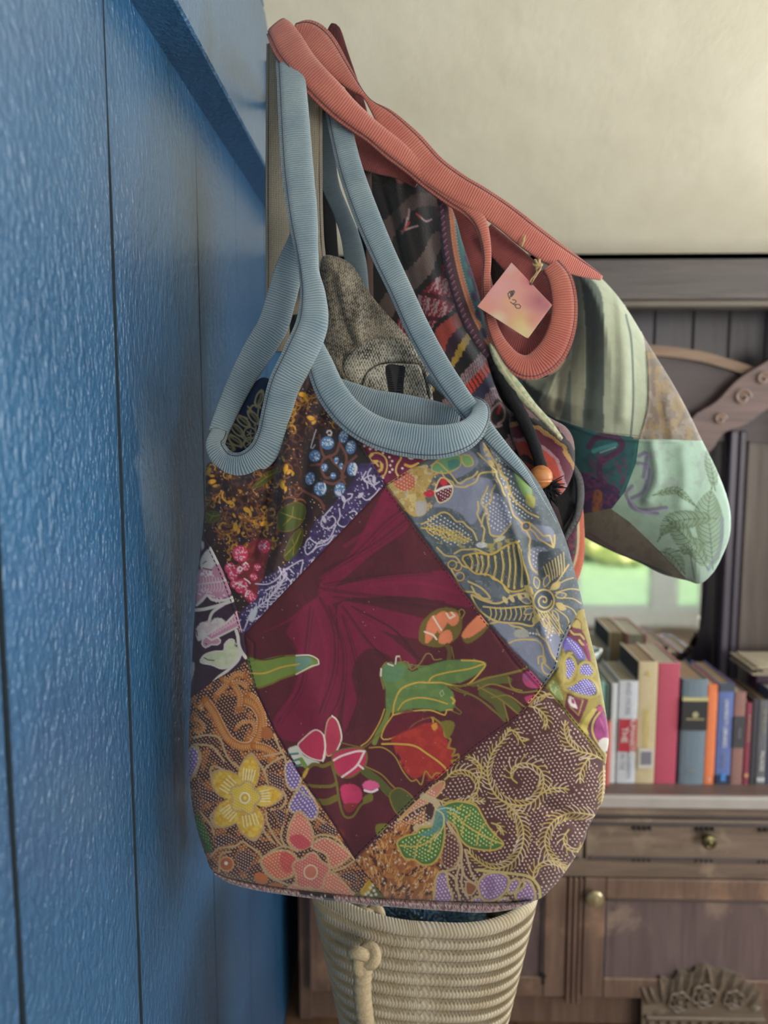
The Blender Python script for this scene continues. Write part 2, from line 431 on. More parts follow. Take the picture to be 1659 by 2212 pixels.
def band(name, parent, pts, mat, t=.0045, hem=0, step=4, n=26, e=.5, roll=None, label=None, wk=None):
    """knit band: pts (x, y, forward distance, width in photo pixels [, roll degrees])"""
    p = cr([tuple(q)+(0,)*(5-len(q)) for q in pts], step)
    C = Pn(p[:, 0], p[:, 1], p[:, 2]); m = len(p)
    T2 = np.gradient(p[:, :2], axis=0); T2 /= np.linalg.norm(T2, axis=1)[:, None]+1e-9
    Nx, Ny = -T2[:, 1], T2[:, 0]
    sd = Pn(p[:, 0]+Nx, p[:, 1]+Ny, p[:, 2])-Pn(p[:, 0]-Nx, p[:, 1]-Ny, p[:, 2]); pw = np.linalg.norm(sd, axis=1)/2; sd /= (2*pw)[:, None]
    T = np.gradient(C, axis=0); T /= np.linalg.norm(T, axis=1)[:, None]+1e-9
    nr = np.cross(T, sd); nr /= np.linalg.norm(nr, axis=1)[:, None]+1e-9
    view = np.array([0, 0, CAMZ])-C; fl = np.sign((nr*view).sum(1)); nr *= fl[:, None]
    sd = sd-(sd*T).sum(1)[:, None]*T; sd /= np.linalg.norm(sd, axis=1)[:, None]
    if p.shape[1] > 4 and np.any(p[:, 4]):
        r = np.radians(p[:, 4])[:, None]; sd, nr = sd*np.cos(r)+nr*np.sin(r), nr*np.cos(r)-sd*np.sin(r)
    hw = p[:, 3]*pw/2*(wk or (WIDER if p[:, 3].max() > 20 else 1)); th = np.linspace(0, 2*math.pi, n, endpoint=False)
    ca, sa = np.cos(th), np.sin(th)
    cx = np.sign(ca)*np.abs(ca)**.85; cy = np.sign(sa)*np.abs(sa)**e
    tt = np.minimum(t, hw*.9)[:, None]*cy[None]
    if hem: tt = tt*(1-.45*np.clip((cx*hem-.62)/.1, 0, 1)*np.clip((.98-cx*hem)/.1, 0, 1))[None]
    V = C[:, None]+sd[:, None]*(hw[:, None]*cx[None])[..., None]+nr[:, None]*tt[..., None]
    arc = np.concatenate([[0], np.cumsum(np.linalg.norm(np.diff(C, axis=0), axis=1))])*1000
    per = np.concatenate([[0], np.cumsum(np.hypot(np.diff(cx), np.diff(cy)))]); 
    U = np.stack(np.broadcast_arrays(arc[:, None], (per[None]*hw[:, None]*1000)), -1).reshape(-1, 2)
    V = V.reshape(-1, 3); i = np.arange(m-1)[:, None]*n; k = np.arange(n)[None]
    Q = np.stack([i+k, i+(k+1) % n, i+n+(k+1) % n, i+n+k], -1).reshape(-1, 4)
    # close the ends with quads fanned between opposite sides
    caps = []
    for b in (0, (m-1)*n):
        for q in range(n//2-1): caps.append([b+q, b+q+1, b+n-2-q, b+n-1-q] if b else [b+n-1-q, b+n-2-q, b+q+1, b+q])
    Q = np.vstack([Q, np.array(caps)])
    o = mesh_np(name, V, Q, mat, parent, uv=U)
    if label: o['label'] = label
    if hem:
        q = C+sd*(hw*.74*hem)[:, None]+nr*(np.minimum(t, hw*.9)*.80)[:, None]
        stuff(MB().tube([tuple(a) for a in q[::2]], .00042, 5).build('hem_stitching', HEMT, o))
    return o
def stitches(name, parent, paths, mat, depth, L=7, gap=4, r=.0004, off=.0006, label=None, smooth=False):
    mb = MB()
    for pl in paths:
        p = cr(pl, 2.0, False, smooth); k = 0; st = int(L/2); g = int((L+gap)/2)
        while k+st < len(p):
            a, b = p[k], p[k+st]; mb.tube([P(a[0], a[1], depth(*a[:2])-off), P((a[0]+b[0])/2, (a[1]+b[1])/2, depth((a[0]+b[0])/2, (a[1]+b[1])/2)-off-.0003), P(b[0], b[1], depth(*b[:2])-off)], r, 5); k += g
    o = stuff(mb.build(name, mat, parent)); 
    if label: o['label'] = label
    return o
# ============================================================ THE SETTING
WX = -0.30; LX = -0.25; ZL = CAMZ+.457; ZB = 2.225; ZC = 2.59
RX = 2.7; BY = -1.6; FY = 2.42
def blue_paint():
    m, nt, b = new_mat('gloss_blue_paint')
    v = coords(nt)
    n0 = noise(nt, v, 3.0, 4); c = ramp(nt, n0.outputs['Fac'], [(.3, tuple(alb((32, 92, 138)))), (.7, tuple(alb((52, 116, 164))))])
    fl = noise(nt, v, 55, 2); f = ramp(nt, fl.outputs['Fac'], [(.79, (0, 0, 0)), (.81, (1, 1, 1))])
    c = mixc(nt, f, c, col4((120, 140, 130)))
    nt.links.new(c, b.inputs['Base Color'])
    b.inputs['Roughness'].default_value = .36; b.inputs['Specular IOR Level'].default_value = .8
    b.inputs['Coat Weight'].default_value = .9; b.inputs['Coat Roughness'].default_value = .3
    vs = coords(nt, (1, 1, .6)); n1 = noise(nt, vs, 150, 2, .5, .3); n2 = noise(nt, vs, 70, 3, .5)
    vo = N(nt, 'ShaderNodeTexVoronoi', Scale=95.0); nt.links.new(coords(nt, (1, 1, .7)), vo.inputs['Vector'])
    pim = ramp(nt, vo.outputs['Distance'], [(.0, (1, 1, 1)), (.2, (0, 0, 0))])
    h = math_n(nt, 'ADD', n1.outputs['Fac'], math_n(nt, 'MULTIPLY', n2.outputs['Fac'], 1.2))
    p = bump(nt, b, h, .9, .005); bump(nt, b, pim, .5, .0018, p)
    return m
BLUE = blue_paint()
wl = MB().box(-.42, WX-.018, BY, FY, 0, ZC).build('wall_left', plain('wall_core', (20, 40, 60)), None); struct(wl)
JOINT_SHADE = plain('joint_shade', (22, 40, 52), .9)  # dark colour on the board edges stands in for shade inside the joints
seams = [-1.6, -1.3, -1.04, -.74, -.49, -.2, .07, .33, .567, .823, 1.165, 1.43, 1.72, 2.0, FY]
for i in range(len(seams)-1):
    a, b_ = seams[i], seams[i+1]; mb = MB()
    # board with eased and slightly wandering edges
    n = 26; zs = np.linspace(0, ZL+.01, n); V = []; Fs = []
    r = np.random.RandomState(40+i)
    wob = np.cumsum(r.randn(n))*.0004; wob2 = np.cumsum(r.randn(n))*.0004
    for k, z in enumerate(zs):
        g = (.0013+.0009*abs(r.randn())) if i in (8, 9, 7) else .0003
        if z > 1.76: g *= .12
        y0 = a+g+wob[k]; y1 = b_-g+wob2[k]
        for (yy, xx) in ((y0, WX-.017), (y0, WX-.003), (y0+.0015, WX), (y1-.0015, WX), (y1, WX-.003), (y1, WX-.017)): V.append((xx, yy, z))
    for k in range(n-1):
        for q in range(5): Fs.append((k*6+q, k*6+q+1, k*6+q+7, k*6+q+6))
    mb.add(V, Fs); o = mb.build('plank', BLUE, wl); o.data.materials.append(JOINT_SHADE)
    for f in o.data.polygons:
        if abs(f.normal.y) > .75: f.material_index = 1
bm_ = struct(box('trim_1', -.40, LX, BY, FY, ZL, ZB, BLUE, None, .003))
bm_['label'] = 'blue beam face projecting over the plank wall'
struct(box('trim_2', -.40, LX, BY, FY, ZB+.003, ZC+.02, BLUE, None, .002))
# old plaster ceiling that slopes down to the back of the room
m, nt, b = new_mat('cream_plaster'); v = coords(nt)
n0 = noise(nt, v, 5, 5, .6); n1 = noise(nt, coords(nt, (1, .4, 1)), 60, 4, .6); n2 = noise(nt, v, 14, 3)
nt.links.new(ramp(nt, n0.outputs['Fac'], [(.25, tuple(lin((212, 204, 180)))), (.75, tuple(lin((226, 219, 197))))]), b.inputs['Base Color'])
b.inputs['Roughness'].default_value = .8; p = bump(nt, b, n1.outputs['Fac'], .35, .002); bump(nt, b, n2.outputs['Fac'], .25, .006, p)
PLASTER = m
ZE = P(1400, 548, 2.0).z
prof = [(-1.75, ZC), (.7, ZC)]+[(.7+1.28*t, ZC-(ZC-ZE)*(t*t*(3-2*t)*.6+.4*t*t)) for t in np.linspace(.06, 1, 24)]+[(2.55, ZE)]
V = []; Fs = []
for (y, z) in prof: V += [(-.42, y, z), (RX+.15, y, z), (RX+.15, y, z+.12), (-.42, y, z+.12)]
for i in range(len(prof)-1):
    for q in range(4): Fs.append((i*4+q, i*4+(q+1) % 4, i*4+4+(q+1) % 4, i*4+4+q))
Fs += [(0, 1, 2, 3), tuple(len(V)-4+k for k in (3, 2, 1, 0))]
struct(MB().add(V, Fs).build('ceiling', PLASTER, None, True))
mb = MB(); V0, V1 = 1.22, 1.66
for (a, c, d, e) in ((-.42, V0, 0, 1.97), (V1, RX+.15, 0, 1.97), (V0, V1, 0, .9), (V0, V1, 1.9, 1.97)): mb.box(a, c, FY, FY+.1, d, e)
struct(mb.build('wall_back', PLASTER))
WALLP = plain('wall_paint', (226, 222, 212), .8, 0, .05, 8, .1)
# wall behind the viewer with a low wide window
wb = MB(); X0, X1, Z0, Z1 = 1.26, 2.25, .10, 2.15; U0, U1 = -.05, .65
for (a, c, d, e) in ((-.42, U0, 0, ZC), (U1, X0, 0, ZC), (X1, RX+.15, 0, ZC), (X0, X1, 0, Z0), (X0, X1, Z1, ZC), (U0, U1, 0, 1.0), (U0, U1, 2.2, ZC)):
    wb.box(a, c, BY-.1, BY, d, e)
struct(wb.build('wall_behind', WALLP))
wr = MB()
for (a, c, d, e) in ((BY, .35, 0, ZC), (1.85, FY+.1, 0, ZC), (.35, 1.85, 0, .75), (.35, 1.85, 2.3, ZC)):
    wr.box(RX, RX+.15, a, c, d, e)
struct(wr.build('wall_right', WALLP))
WHITEP = plain('white_gloss_paint', (225, 226, 220), .4, 0, .03, 20, .05)
m, nt, b = new_mat('window_glass')
gl = nt.nodes.new('ShaderNodeBsdfGlossy'); gl.inputs['Roughness'].default_value = .02
tr = nt.nodes.new('ShaderNodeBsdfTransparent'); mx = nt.nodes.new('ShaderNodeMixShader'); mx.inputs[0].default_value = .08
nt.links.new(tr.outputs[0], mx.inputs[1]); nt.links.new(gl.outputs[0], mx.inputs[2]); nt.links.new(mx.outputs[0], nt.nodes['Material Output'].inputs['Surface'])
GLASS = m
def window_y(name, x0, x1, z0, z1, bars):
    f = MB(); t = .045
    for a, c, d, e in ((x0, x0+t, z0, z1), (x1-t, x1, z0, z1), (x0, x1, z0, z0+t), (x0, x1, z1-t, z1)): f.box(a, c, BY-.08, BY-.02, d, e, .003)
    w = struct(f.build(name, WHITEP))
    for b_ in bars: box('mullion', b_[0], b_[1], BY-.085, BY-.01, z0, z1, WHITEP, w, .004)
    box('pane', x0+t, x1-t, BY-.052, BY-.048, z0+t, z1-t, GLASS, w, 0)
    return w
window_y('window_1', X0, X1, Z0, Z1, [(1.83, 2.03)])
window_y('window_2', U0, U1, 1.0, 2.2, [(.28, .32)])
f = MB()
for a, c, d, e in ((.35, .4, .75, 2.3), (1.8, 1.85, .75, 2.3), (.35, 1.85, .75, .8), (.35, 1.85, 2.25, 2.3), (1.07, 1.13, .75, 2.3)): f.box(RX+.02, RX+.08, a, c, d, e, .003)
w3 = struct(f.build('window_3', WHITEP)); box('pane', RX+.048, RX+.052, .4, 1.8, .8, 2.25, GLASS, w3, 0)
f = MB(); a_, c_ = 1.22, 1.66
for a, c, d, e in ((a_, a_+.045, .9, 1.9), (c_-.045, c_, .9, 1.9), (a_, c_, .9, .945), (a_, c_, 1.855, 1.9), (a_, c_, 1.38, 1.41)): f.box(a, c, FY+.03, FY+.08, d, e, .003)
w4_ = struct(f.build('window_4', WHITEP)); box('pane', a_+.045, c_-.045, FY+.05, FY+.054, .945, 1.855, GLASS, w4_, 0)
# floorboards
fl = struct(box('floor', -.42, RX+.15, BY-.1, FY+.1, -.06, -.012, plain('floor_core', (60, 45, 35)), None, 0))
FW = [wood('floor_wood_%d' % i, a, c, 'y', .5) for i, (a, c) in enumerate((((96, 70, 50), (130, 98, 70)), ((84, 60, 44), (120, 88, 62))))]
for i in range(21):
    x = -.30+i*.145; box('floorboard', x+.001, x+.144, BY, FY, -.012, 0, FW[i % 2], fl, .002)
# garden seen in the mirror through window_1
m, nt, b = new_mat('lawn_green'); n0 = noise(nt, coords(nt), 3, 6, .7)
nt.links.new(ramp(nt, n0.outputs['Fac'], [(.3, tuple(lin((150, 188, 155)))), (.7, tuple(lin((176, 210, 175))))]), b.inputs['Base Color']); b.inputs['Roughness'].default_value = .9
lawn = struct(box('ground', -14, 18, -30, BY-.12, -1.1, -.95, m, None, 0)); lawn['label'] = 'sunlit green lawn outside the window'
m, nt, b = new_mat('sunlit_leaves'); n0 = noise(nt, coords(nt), 4, 5, .7)
nt.links.new(ramp(nt, n0.outputs['Fac'], [(.3, tuple(lin((226, 220, 150)))), (.7, tuple(lin((255, 245, 190))))]), b.inputs['Base Color']); b.inputs['Roughness'].default_value = .8
LEAFY = m
for i, (x, y, r) in enumerate(((2.4, -9.5, .62), (3.85, -9.7, .70), (5.3, -9.5, .60), (6.9, -9.8, .78))):
    bm = bmesh.new(); bmesh.ops.create_icosphere(bm, subdivisions=4, radius=r)
    for v in bm.verts:
        q = v.co.normalized(); k = 1+.18*float(vnoise(np.array([q.x*5+i*7+9]), np.array([q.y*5+q.z*4+20]))[0])+.1*float(vnoise(np.array([q.x*14+50]), np.array([q.z*14+q.y*9+60]))[0])
        v.co = Vector((v.co.x*k, v.co.y*k, v.co.z*k*.95))
    me = bpy.data.meshes.new('garden_shrub'); bm.to_mesh(me); bm.free(); me.materials.append(LEAFY)
    o = bpy.data.objects.new('garden_shrub', me); link(o); o.location = (x, y, -.95+r*.85)
    tag(o, ('small rounded yellow', 'tall full pale yellow', 'low wide yellow green', 'largest far yellow')[i]+' garden shrub across the lawn behind the viewer', 'shrub', 'sunlit shrubs across the lawn')
# ============================================================ OLD WOODEN CABINET AT THE BACK
CYF = 1.80
def XZ(x, y, Y): p = P(x, y, Y); return p.x, p.z
def zz(y, Y): return P(1400, y, Y).z
def xx(x, Y, y=1200): return P(x, y, Y).x
WD = wood('worn_oak', (104, 88, 78), (148, 128, 112), 'x', .5, 1, (170, 150, 128))
WDV = wood('worn_oak_upright', (104, 80, 70), (138, 112, 96), 'z', .5, 1, (160, 126, 104))
WDP = wood('dark_panel_oak', (98, 82, 84), (126, 108, 108), 'z', .38, 1, (156, 136, 122))
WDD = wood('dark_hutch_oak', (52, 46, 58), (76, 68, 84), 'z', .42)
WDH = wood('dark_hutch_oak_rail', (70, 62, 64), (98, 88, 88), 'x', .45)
BRASS = plain('dull_brass', (120, 112, 78), .35, .8, .15, 60)
PALE = plain('pale_brass', (190, 176, 140), .3, .6, .1, 60)
MARB = plain('pale_edge', (186, 180, 176), .4, 0, .06, 18, .05)
LE = -.262; RE = 1.05; ZS = zz(1718, CYF); ZSB = zz(1742, CYF); DB = 2.36
cab = thing('cabinet', 'old worn wooden cabinet with drawers and carved door below the books', 'cabinet', (.68, 2.0, 0))
# carcass
mb = MB(); mb.box(LE, LE+.03, CYF+.03, DB, .0, ZSB-.01, .002); mb.box(RE-.03, RE, CYF+.03, DB, 0, ZSB-.01, .002)
mb.box(LE, RE, DB-.02, DB, 0, ZSB-.01, 0); mb.box(LE, RE, CYF+.05, DB, .06, .09, 0); mb.box(LE, RE, CYF+.04, CYF+.06, .0, .08)
mb.build('carcass', WDV, cab)
box('worktop', LE-.0, RE, CYF+.004, DB, ZSB+.004, ZS, wood('worktop_wood', (104, 84, 78), (128, 104, 94), 'x', .45), cab, .002)
box('worktop_edge', LE, RE, CYF-.012, CYF+.004, ZSB, ZS+.001, MARB, cab, .003)
box('frieze', LE, RE, CYF+.004, CYF+.04, zz(1764, CYF), ZSB, WD, cab, .003)
# drawer row: rails, drawers with knobs
zt, zb = zz(1780, CYF), zz(1850, CYF)
box('rail', LE, RE, CYF+.004, CYF+.05, zz(1768, CYF), zz(1763, CYF), WDH, cab, .001)
box('rail', LE, RE, CYF+.0, CYF+.04, zz(1897, CYF), zz(1858, CYF), WD, cab, .003)
dx = [LE+.03, xx(760, CYF, 1800), xx(1262, CYF, 1800), RE-.03]
for i in range(3):
    a, c = dx[i]+.003, dx[i+1]-.003
    d = box('drawer', a, c, CYF-.004, CYF+.35, zz(1857, CYF), zz(1770, CYF), WD, cab, .003)
    for z in (zz(1778, CYF), zz(1852, CYF)): box('moulding', a+.01, c-.01, CYF-.010, CYF-.003, z-.003, z+.003, WDH, d, .001)
    m3 = MB(); k = a+.11
    while k < c-.03:
        for z in (zz(1786, CYF), zz(1853, CYF)):
            for q in range(4): m3.box(k+q*.012, k+q*.012+.006, CYF-.0115, CYF-.004, z-.004, z+.004)
        k += .148
    stuff(m3.build('carved_notches', plain('notch_dark', (42, 34, 30), .7), d))
    kx = (a+c)/2 if i != 2 else xx(1520, CYF, 1815); kz = zz(1801, CYF)
    if i != 2 and i != 1: pass
    kn = MB().lathe([(.004, .0), (.006, -.012), (.006, -.018), (.016, -.022), (.0185, -.030), (.016, -.036), (.010, -.039), (.008, -.037), (.004, -.040), (.001, -.041)], (kx, CYF-.003, kz), 'y', 24).build('knob', BRASS, d, True)
    kn['label'] = 'dull greenish brass knob'
# doors
ztd = zz(1899, CYF)
def door(x0, x1, knob=None, key=None):
    d = MB(); t = .052
    for a, c, e, f_ in ((x0, x0+t, .10, ztd), (x1-t, x1, .10, ztd), (x0+t, x1-t, .10, .10+t), (x0+t, x1-t, ztd-t, ztd)): d.box(a, c, CYF-.002, CYF+.024, e, f_, .003)
    d = d.build('door', WDV, cab)
    mb = MB(); mb.box(x0+t-.002, x1-t+.002, CYF+.008, CYF+.018, .10+t-.002, ztd-t+.002); mb.build('panel', WDP, d)
    for a, c, e, f_ in ((x0+t, x0+t+.007, .152, ztd-t), (x1-t-.007, x1-t, .152, ztd-t), (x0+t, x1-t, ztd-t-.007, ztd-t)): box('moulding', a, c, CYF+.001, CYF+.010, e, f_, WDH, d, .0015)
    if knob:
        kx, kz = XZ(*knob, CYF)
        k = MB().lathe([(.004, 0), (.006, -.014), (.010, -.018), (.0195, -.022), (.0205, -.028), (.017, -.032), (.013, -.0325), (.0125, -.035), (.008, -.0355), (.007, -.038), (.001, -.039)], (kx, CYF-.001, kz), 'y', 28).build('knob', PALE, d, True)
        k['label'] = 'pale ringed brass knob'
    if key:
        kx, kz = XZ(*key, CYF)
        MB().box(kx-.004, kx+.004, CYF-.0035, CYF-.001, kz-.013, kz+.013, .001).lathe([(.007, -.0022), (.007, -.004)], (kx, CYF, kz+.01), 'y', 14).build('keyhole', plain('keyhole_dark', (18, 16, 18), .6), d)
    return d
xs = xx(1222, CYF, 2050); xr = xx(1256, CYF, 2050)
for a, c in ((xs+.002, xs+.012), (xs+.015, xs+.026), (xs+.028, xr-.001)): box('stile', a, c, CYF+.0-.003, CYF+.03, .08, ztd, WDV, cab, .003)
door(LE+.03, LE+.345)
door(LE+.35, xs-.002, key=(1173, 2115))
d3 = door(xr+.002, RE-.03, knob=(1279, 1928))
# carved crest on the right-hand door: leaves, rosettes, beaded ledge
CW = wood('carved_wood', (96, 84, 72), (140, 124, 106), 'x', .5)
crest = thing; cy0 = CYF+.008
ox = []
top = [(1383, 2212), (1384, 2128), (1398, 2138), (1408, 2123), (1425, 2132), (1424, 2104), (1450, 2112), (1462, 2092), (1492, 2098), (1500, 2084), (1522, 2080), (1540, 2088), (1560, 2090), (1580, 2096), (1600, 2102), (1612, 2118), (1626, 2122), (1644, 2136), (1643, 2212)]
pz = [XZ(x, y, cy0) for (x, y) in top]
cb = MB().prism(pz+[(pz[-1][0], pz[-1][1]-.25), (pz[0][0], pz[0][1]-.25)], cy0-.012, cy0+.002).build('carved_crest', CW, d3)
def leaf3(mb, x0, y0, x1, y1, w, y=cy0-.012):
    a = P(x0, y0, y); b_ = P(x1, y1, y); d = b_-a; n = Vector((-d.z, 0, d.x)).normalized()*w
    c = []; ks = 7
    for i in range(ks+1):
        t = i/ks; s_ = math.sin(math.pi*min(1, t*.92+.06))**.7; p = a+d*t
        c += [p+n*s_, p+Vector((0, -.009*s_-.001, 0)), p-n*s_]
    Fs = []
    for i in range(ks): Fs += [(i*3, i*3+1, i*3+4, i*3+3), (i*3+1, i*3+2, i*3+5, i*3+4)]
    mb.add(c, Fs)
lv = MB()
for (a, c_, d_, e_, w) in ((1400, 2170, 1386, 2130, .007), (1415, 2165, 1402, 2130, .008), (1430, 2165, 1425, 2112, .009), (1445, 2150, 1452, 2114, .008), (1460, 2140, 1470, 2100, .010), (1480, 2140, 1494, 2098, .010), (1500, 2135, 1520, 2084, .012), (1535, 2135, 1528, 2088, .010), (1550, 2140, 1562, 2094, .010), (1570, 2145, 1590, 2102, .010), (1590, 2150, 1608, 2116, .009), (1600, 2165, 1628, 2126, .009), (1615, 2175, 1642, 2140, .008), (1440, 2180, 1408, 2190, .007), (1620, 2180, 1642, 2176, .006)): leaf3(lv, a, c_, d_, e_, w)
stuff(lv.build('carved_leaves', CW, cb, True))
for (x, y, r) in ((1466, 2162, .026), (1520, 2150, .031), (1583, 2157, .024)):
    c = P(x, y, cy0-.014); mb = MB()
    for k in range(6):
        a = k*math.pi/3+.3; pts = []
        for q in range(7):
            th = a+(q/6-.5)*1.5; rr = r*(.62+.38*math.sin(math.pi*q/6)); pts.append(c+Vector((rr*math.cos(th), -.003, rr*math.sin(th))))
        mb.tube(pts, [.002]+[.0042]*5+[.002], 6)
    mb.lathe([(r*.62, .0), (r*.55, -.008), (r*.3, -.004), (r*.25, -.011), (.001, -.013)], c, 'y', 18)
    mb.build('rosette', CW, cb, True)
za = P(1500, 2187, cy0).z; xa, xb_ = XZ(1390, 2187, cy0)[0], XZ(1645, 2187, cy0)[0]
box('beaded_ledge', xa, xb_, cy0-.024, cy0, za-.006, za+.004, CW, cb, .002)
for k in range(11):
    x = xa+.012+k*(xb_-xa-.02)/10.5; MB().lathe([(.001, 0), (.008, -.004), (.0085, -.012), (.005, -.017), (.001, -.018)], (x, cy0-.004, za-.018), 'y', 12).build('carved_bead', CW, cb, True)
# ---------------- hutch
HY = 2.02; HB = 2.20
hut = thing('hutch', 'dark upper hutch with boarded back, crown rail and slanting carved brace', 'cabinet', (.68, 2.1, ZS))
zh0 = zz(548, HY); zh1 = zz(652, HY)
box('crown_rail', LE, RE, HY-.02, HY+.03, zh1, zh0+.04, WDH, hut, .004)
box('crown_moulding', LE, RE, HY-.03, HY+.03, zz(668, HY), zh1, wood('moulding_wood', (92, 82, 74), (118, 108, 96), 'x', .5), hut, .004)
box('hutch_top', LE, RE, HY-.02, DB-.1, zh0-.02, zh0, WDH, hut, .002)
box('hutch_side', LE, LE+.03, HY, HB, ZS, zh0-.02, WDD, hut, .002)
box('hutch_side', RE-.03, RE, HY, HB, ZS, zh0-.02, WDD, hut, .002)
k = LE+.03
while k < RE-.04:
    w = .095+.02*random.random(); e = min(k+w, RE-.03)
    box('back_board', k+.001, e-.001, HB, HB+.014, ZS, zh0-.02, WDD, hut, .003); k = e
# upright posts to the right of the mirror
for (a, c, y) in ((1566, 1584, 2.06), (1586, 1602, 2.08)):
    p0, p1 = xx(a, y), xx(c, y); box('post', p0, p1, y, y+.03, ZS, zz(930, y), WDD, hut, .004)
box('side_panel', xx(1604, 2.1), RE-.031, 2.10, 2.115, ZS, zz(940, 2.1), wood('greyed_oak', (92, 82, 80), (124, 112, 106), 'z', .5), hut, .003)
# arched carved fret and slanting carved brace
AY = 2.10
arc = cr([(1180, 790), (1260, 762), (1340, 748), (1420, 749), (1500, 760), (1560, 776), (1640, 802), (1720, 830)], 12)
up = [XZ(x, y, AY) for x, y in arc]; lo = [XZ(x, y+22, AY) for x, y in arc[::-1]]
MB().prism(up+lo, AY-.03, AY).build('arched_edge', wood('amber_oak', (120, 92, 70), (150, 118, 92), 'x', .5), hut)
lo = [XZ(x, y, AY) for x, y in ((1720, 965), (1590, 950), (1440, 962), (1300, 950), (1180, 960))]
up = [XZ(x, y+20, AY) for x, y in arc]
MB().prism(up+lo, AY-.012, AY-.002).build('arched_board', wood('plum_oak', (58, 44, 50), (80, 60, 64), 'x', .5), hut)
BR = wood('brace_oak', (84, 62, 62), (124, 94, 88), 'x', .5)
br = [(1480, 975), (1492, 905), (1545, 868), (1590, 822), (1640, 790), (1720, 750), (1720, 850), (1659, 880), (1610, 915), (1560, 935), (1530, 975)]
bo = MB().prism([XZ(x, y, AY-.05) for x, y in cr(br, 14, True)], AY-.06, AY-.03).build('carved_brace', BR, hut)
SCW = wood('scroll_oak', (130, 104, 92), (160, 134, 118), 'x', .4)
for (cx, cy, r) in ((1603, 858, .020), (1648, 818, .016), (1555, 905, .014)):
    c = P(cx, cy, AY-.062); MB().tube([c+Vector((r*(1-t*.75)*math.cos(t*9), -.002, r*(1-t*.75)*math.sin(t*9))) for t in np.linspace(0, 1, 26)], .0045, 6).build('carved_scroll', SCW, bo, True)
# ---------------- mirror standing on the worktop
MY = 2.09
mir = thing('mirror', 'large clear mirror with rounded corners reflecting the green garden behind the books', 'mirror', (.45, MY+.02, ZS))
out = []
cx0, cx1 = xx(1130, MY, 1200), xx(1531, MY, 1200); z0, z1 = zz(1445, MY), zz(900, MY)
for k in range(64):
    a = 2*math.pi*k/64; ca, sa = math.cos(a), math.sin(a); e = .42
    out.append(((cx0+cx1)/2+(cx1-cx0)/2*math.copysign(abs(ca)**e, ca), (z0+z1)/2+(z1-z0)/2*math.copysign(abs(sa)**e, sa)))
m, nt, b = new_mat('mirror_silver'); b.inputs['Metallic'].default_value = 1; b.inputs['Roughness'].default_value = .025; b.inputs['Base Color'].default_value = (.78, .82, .8, 1)
n0 = noise(nt, coords(nt), 30, 4); nt.links.new(ramp(nt, n0.outputs['Fac'], [(.3, (.02, .02, .02)), (.8, (.07, .07, .07))]), b.inputs['Roughness'])
SILV = m
c_ = ((cx0+cx1)/2, (z0+z1)/2); inn = [(c_[0]+(x-c_[0])*.93, c_[1]+(z-c_[1])*.95) for x, z in out]
MB().prism(inn, MY-.001, MY+.004).build('mirror_glass', SILV, mir)
V = [(x, MY-.001, z) for x, z in inn]+[(x, MY+.005, z) for x, z in out]; n = 64
MB().add(V, [(i, (i+1) % n, n+(i+1) % n, n+i) for i in range(n)]).build('bevelled_edge', SILV, mir)
MB().prism(out, MY+.005, MY+.018).build('backing', WDD, mir)
for a in (cx0+.08, cx1-.12): box('stand_foot', a, a+.04, MY-.015, MY+.03, ZS, z0+.02, WDD, mir, .003)
# ---------------- books
BF = 1.865
def pagemat(c): return wood('page_block_'+str(c[0]), tuple(int(k*.82) for k in c), c, 'y', .8, 3)
PG = pagemat((196, 182, 158)); PG2 = pagemat((168, 140, 108))
def text(parent, s, x, y, z, size, mat, rot='v', name='spine_text', sx=1.0):
    cu = bpy.data.curves.new(name, 'FONT'); cu.body = s; cu.size = size; cu.extrude = .0002; cu.align_x = 'CENTER'; cu.align_y = 'CENTER'
    o = bpy.data.objects.new(name, cu); S.collection.objects.link(o)
    bpy.context.view_layer.update(); dg = bpy.context.evaluated_depsgraph_get()
    me = bpy.data.meshes.new_from_object(o.evaluated_get(dg)); bpy.data.objects.remove(o)
    R_ = Matrix.Rotation(math.pi/2, 4, 'X')
    if rot == 'v': R_ = Matrix.Rotation(math.pi/2, 4, 'X') @ Matrix.Rotation(-math.pi/2, 4, 'Z')
    me.transform(Matrix.Translation((x, y, z)) @ R_ @ Matrix.Diagonal((sx, 1, 1, 1))); me.materials.clear(); me.materials.append(mat)
    o = bpy.data.objects.new(name, me); S.collection.objects.link(o); return place(o, parent)
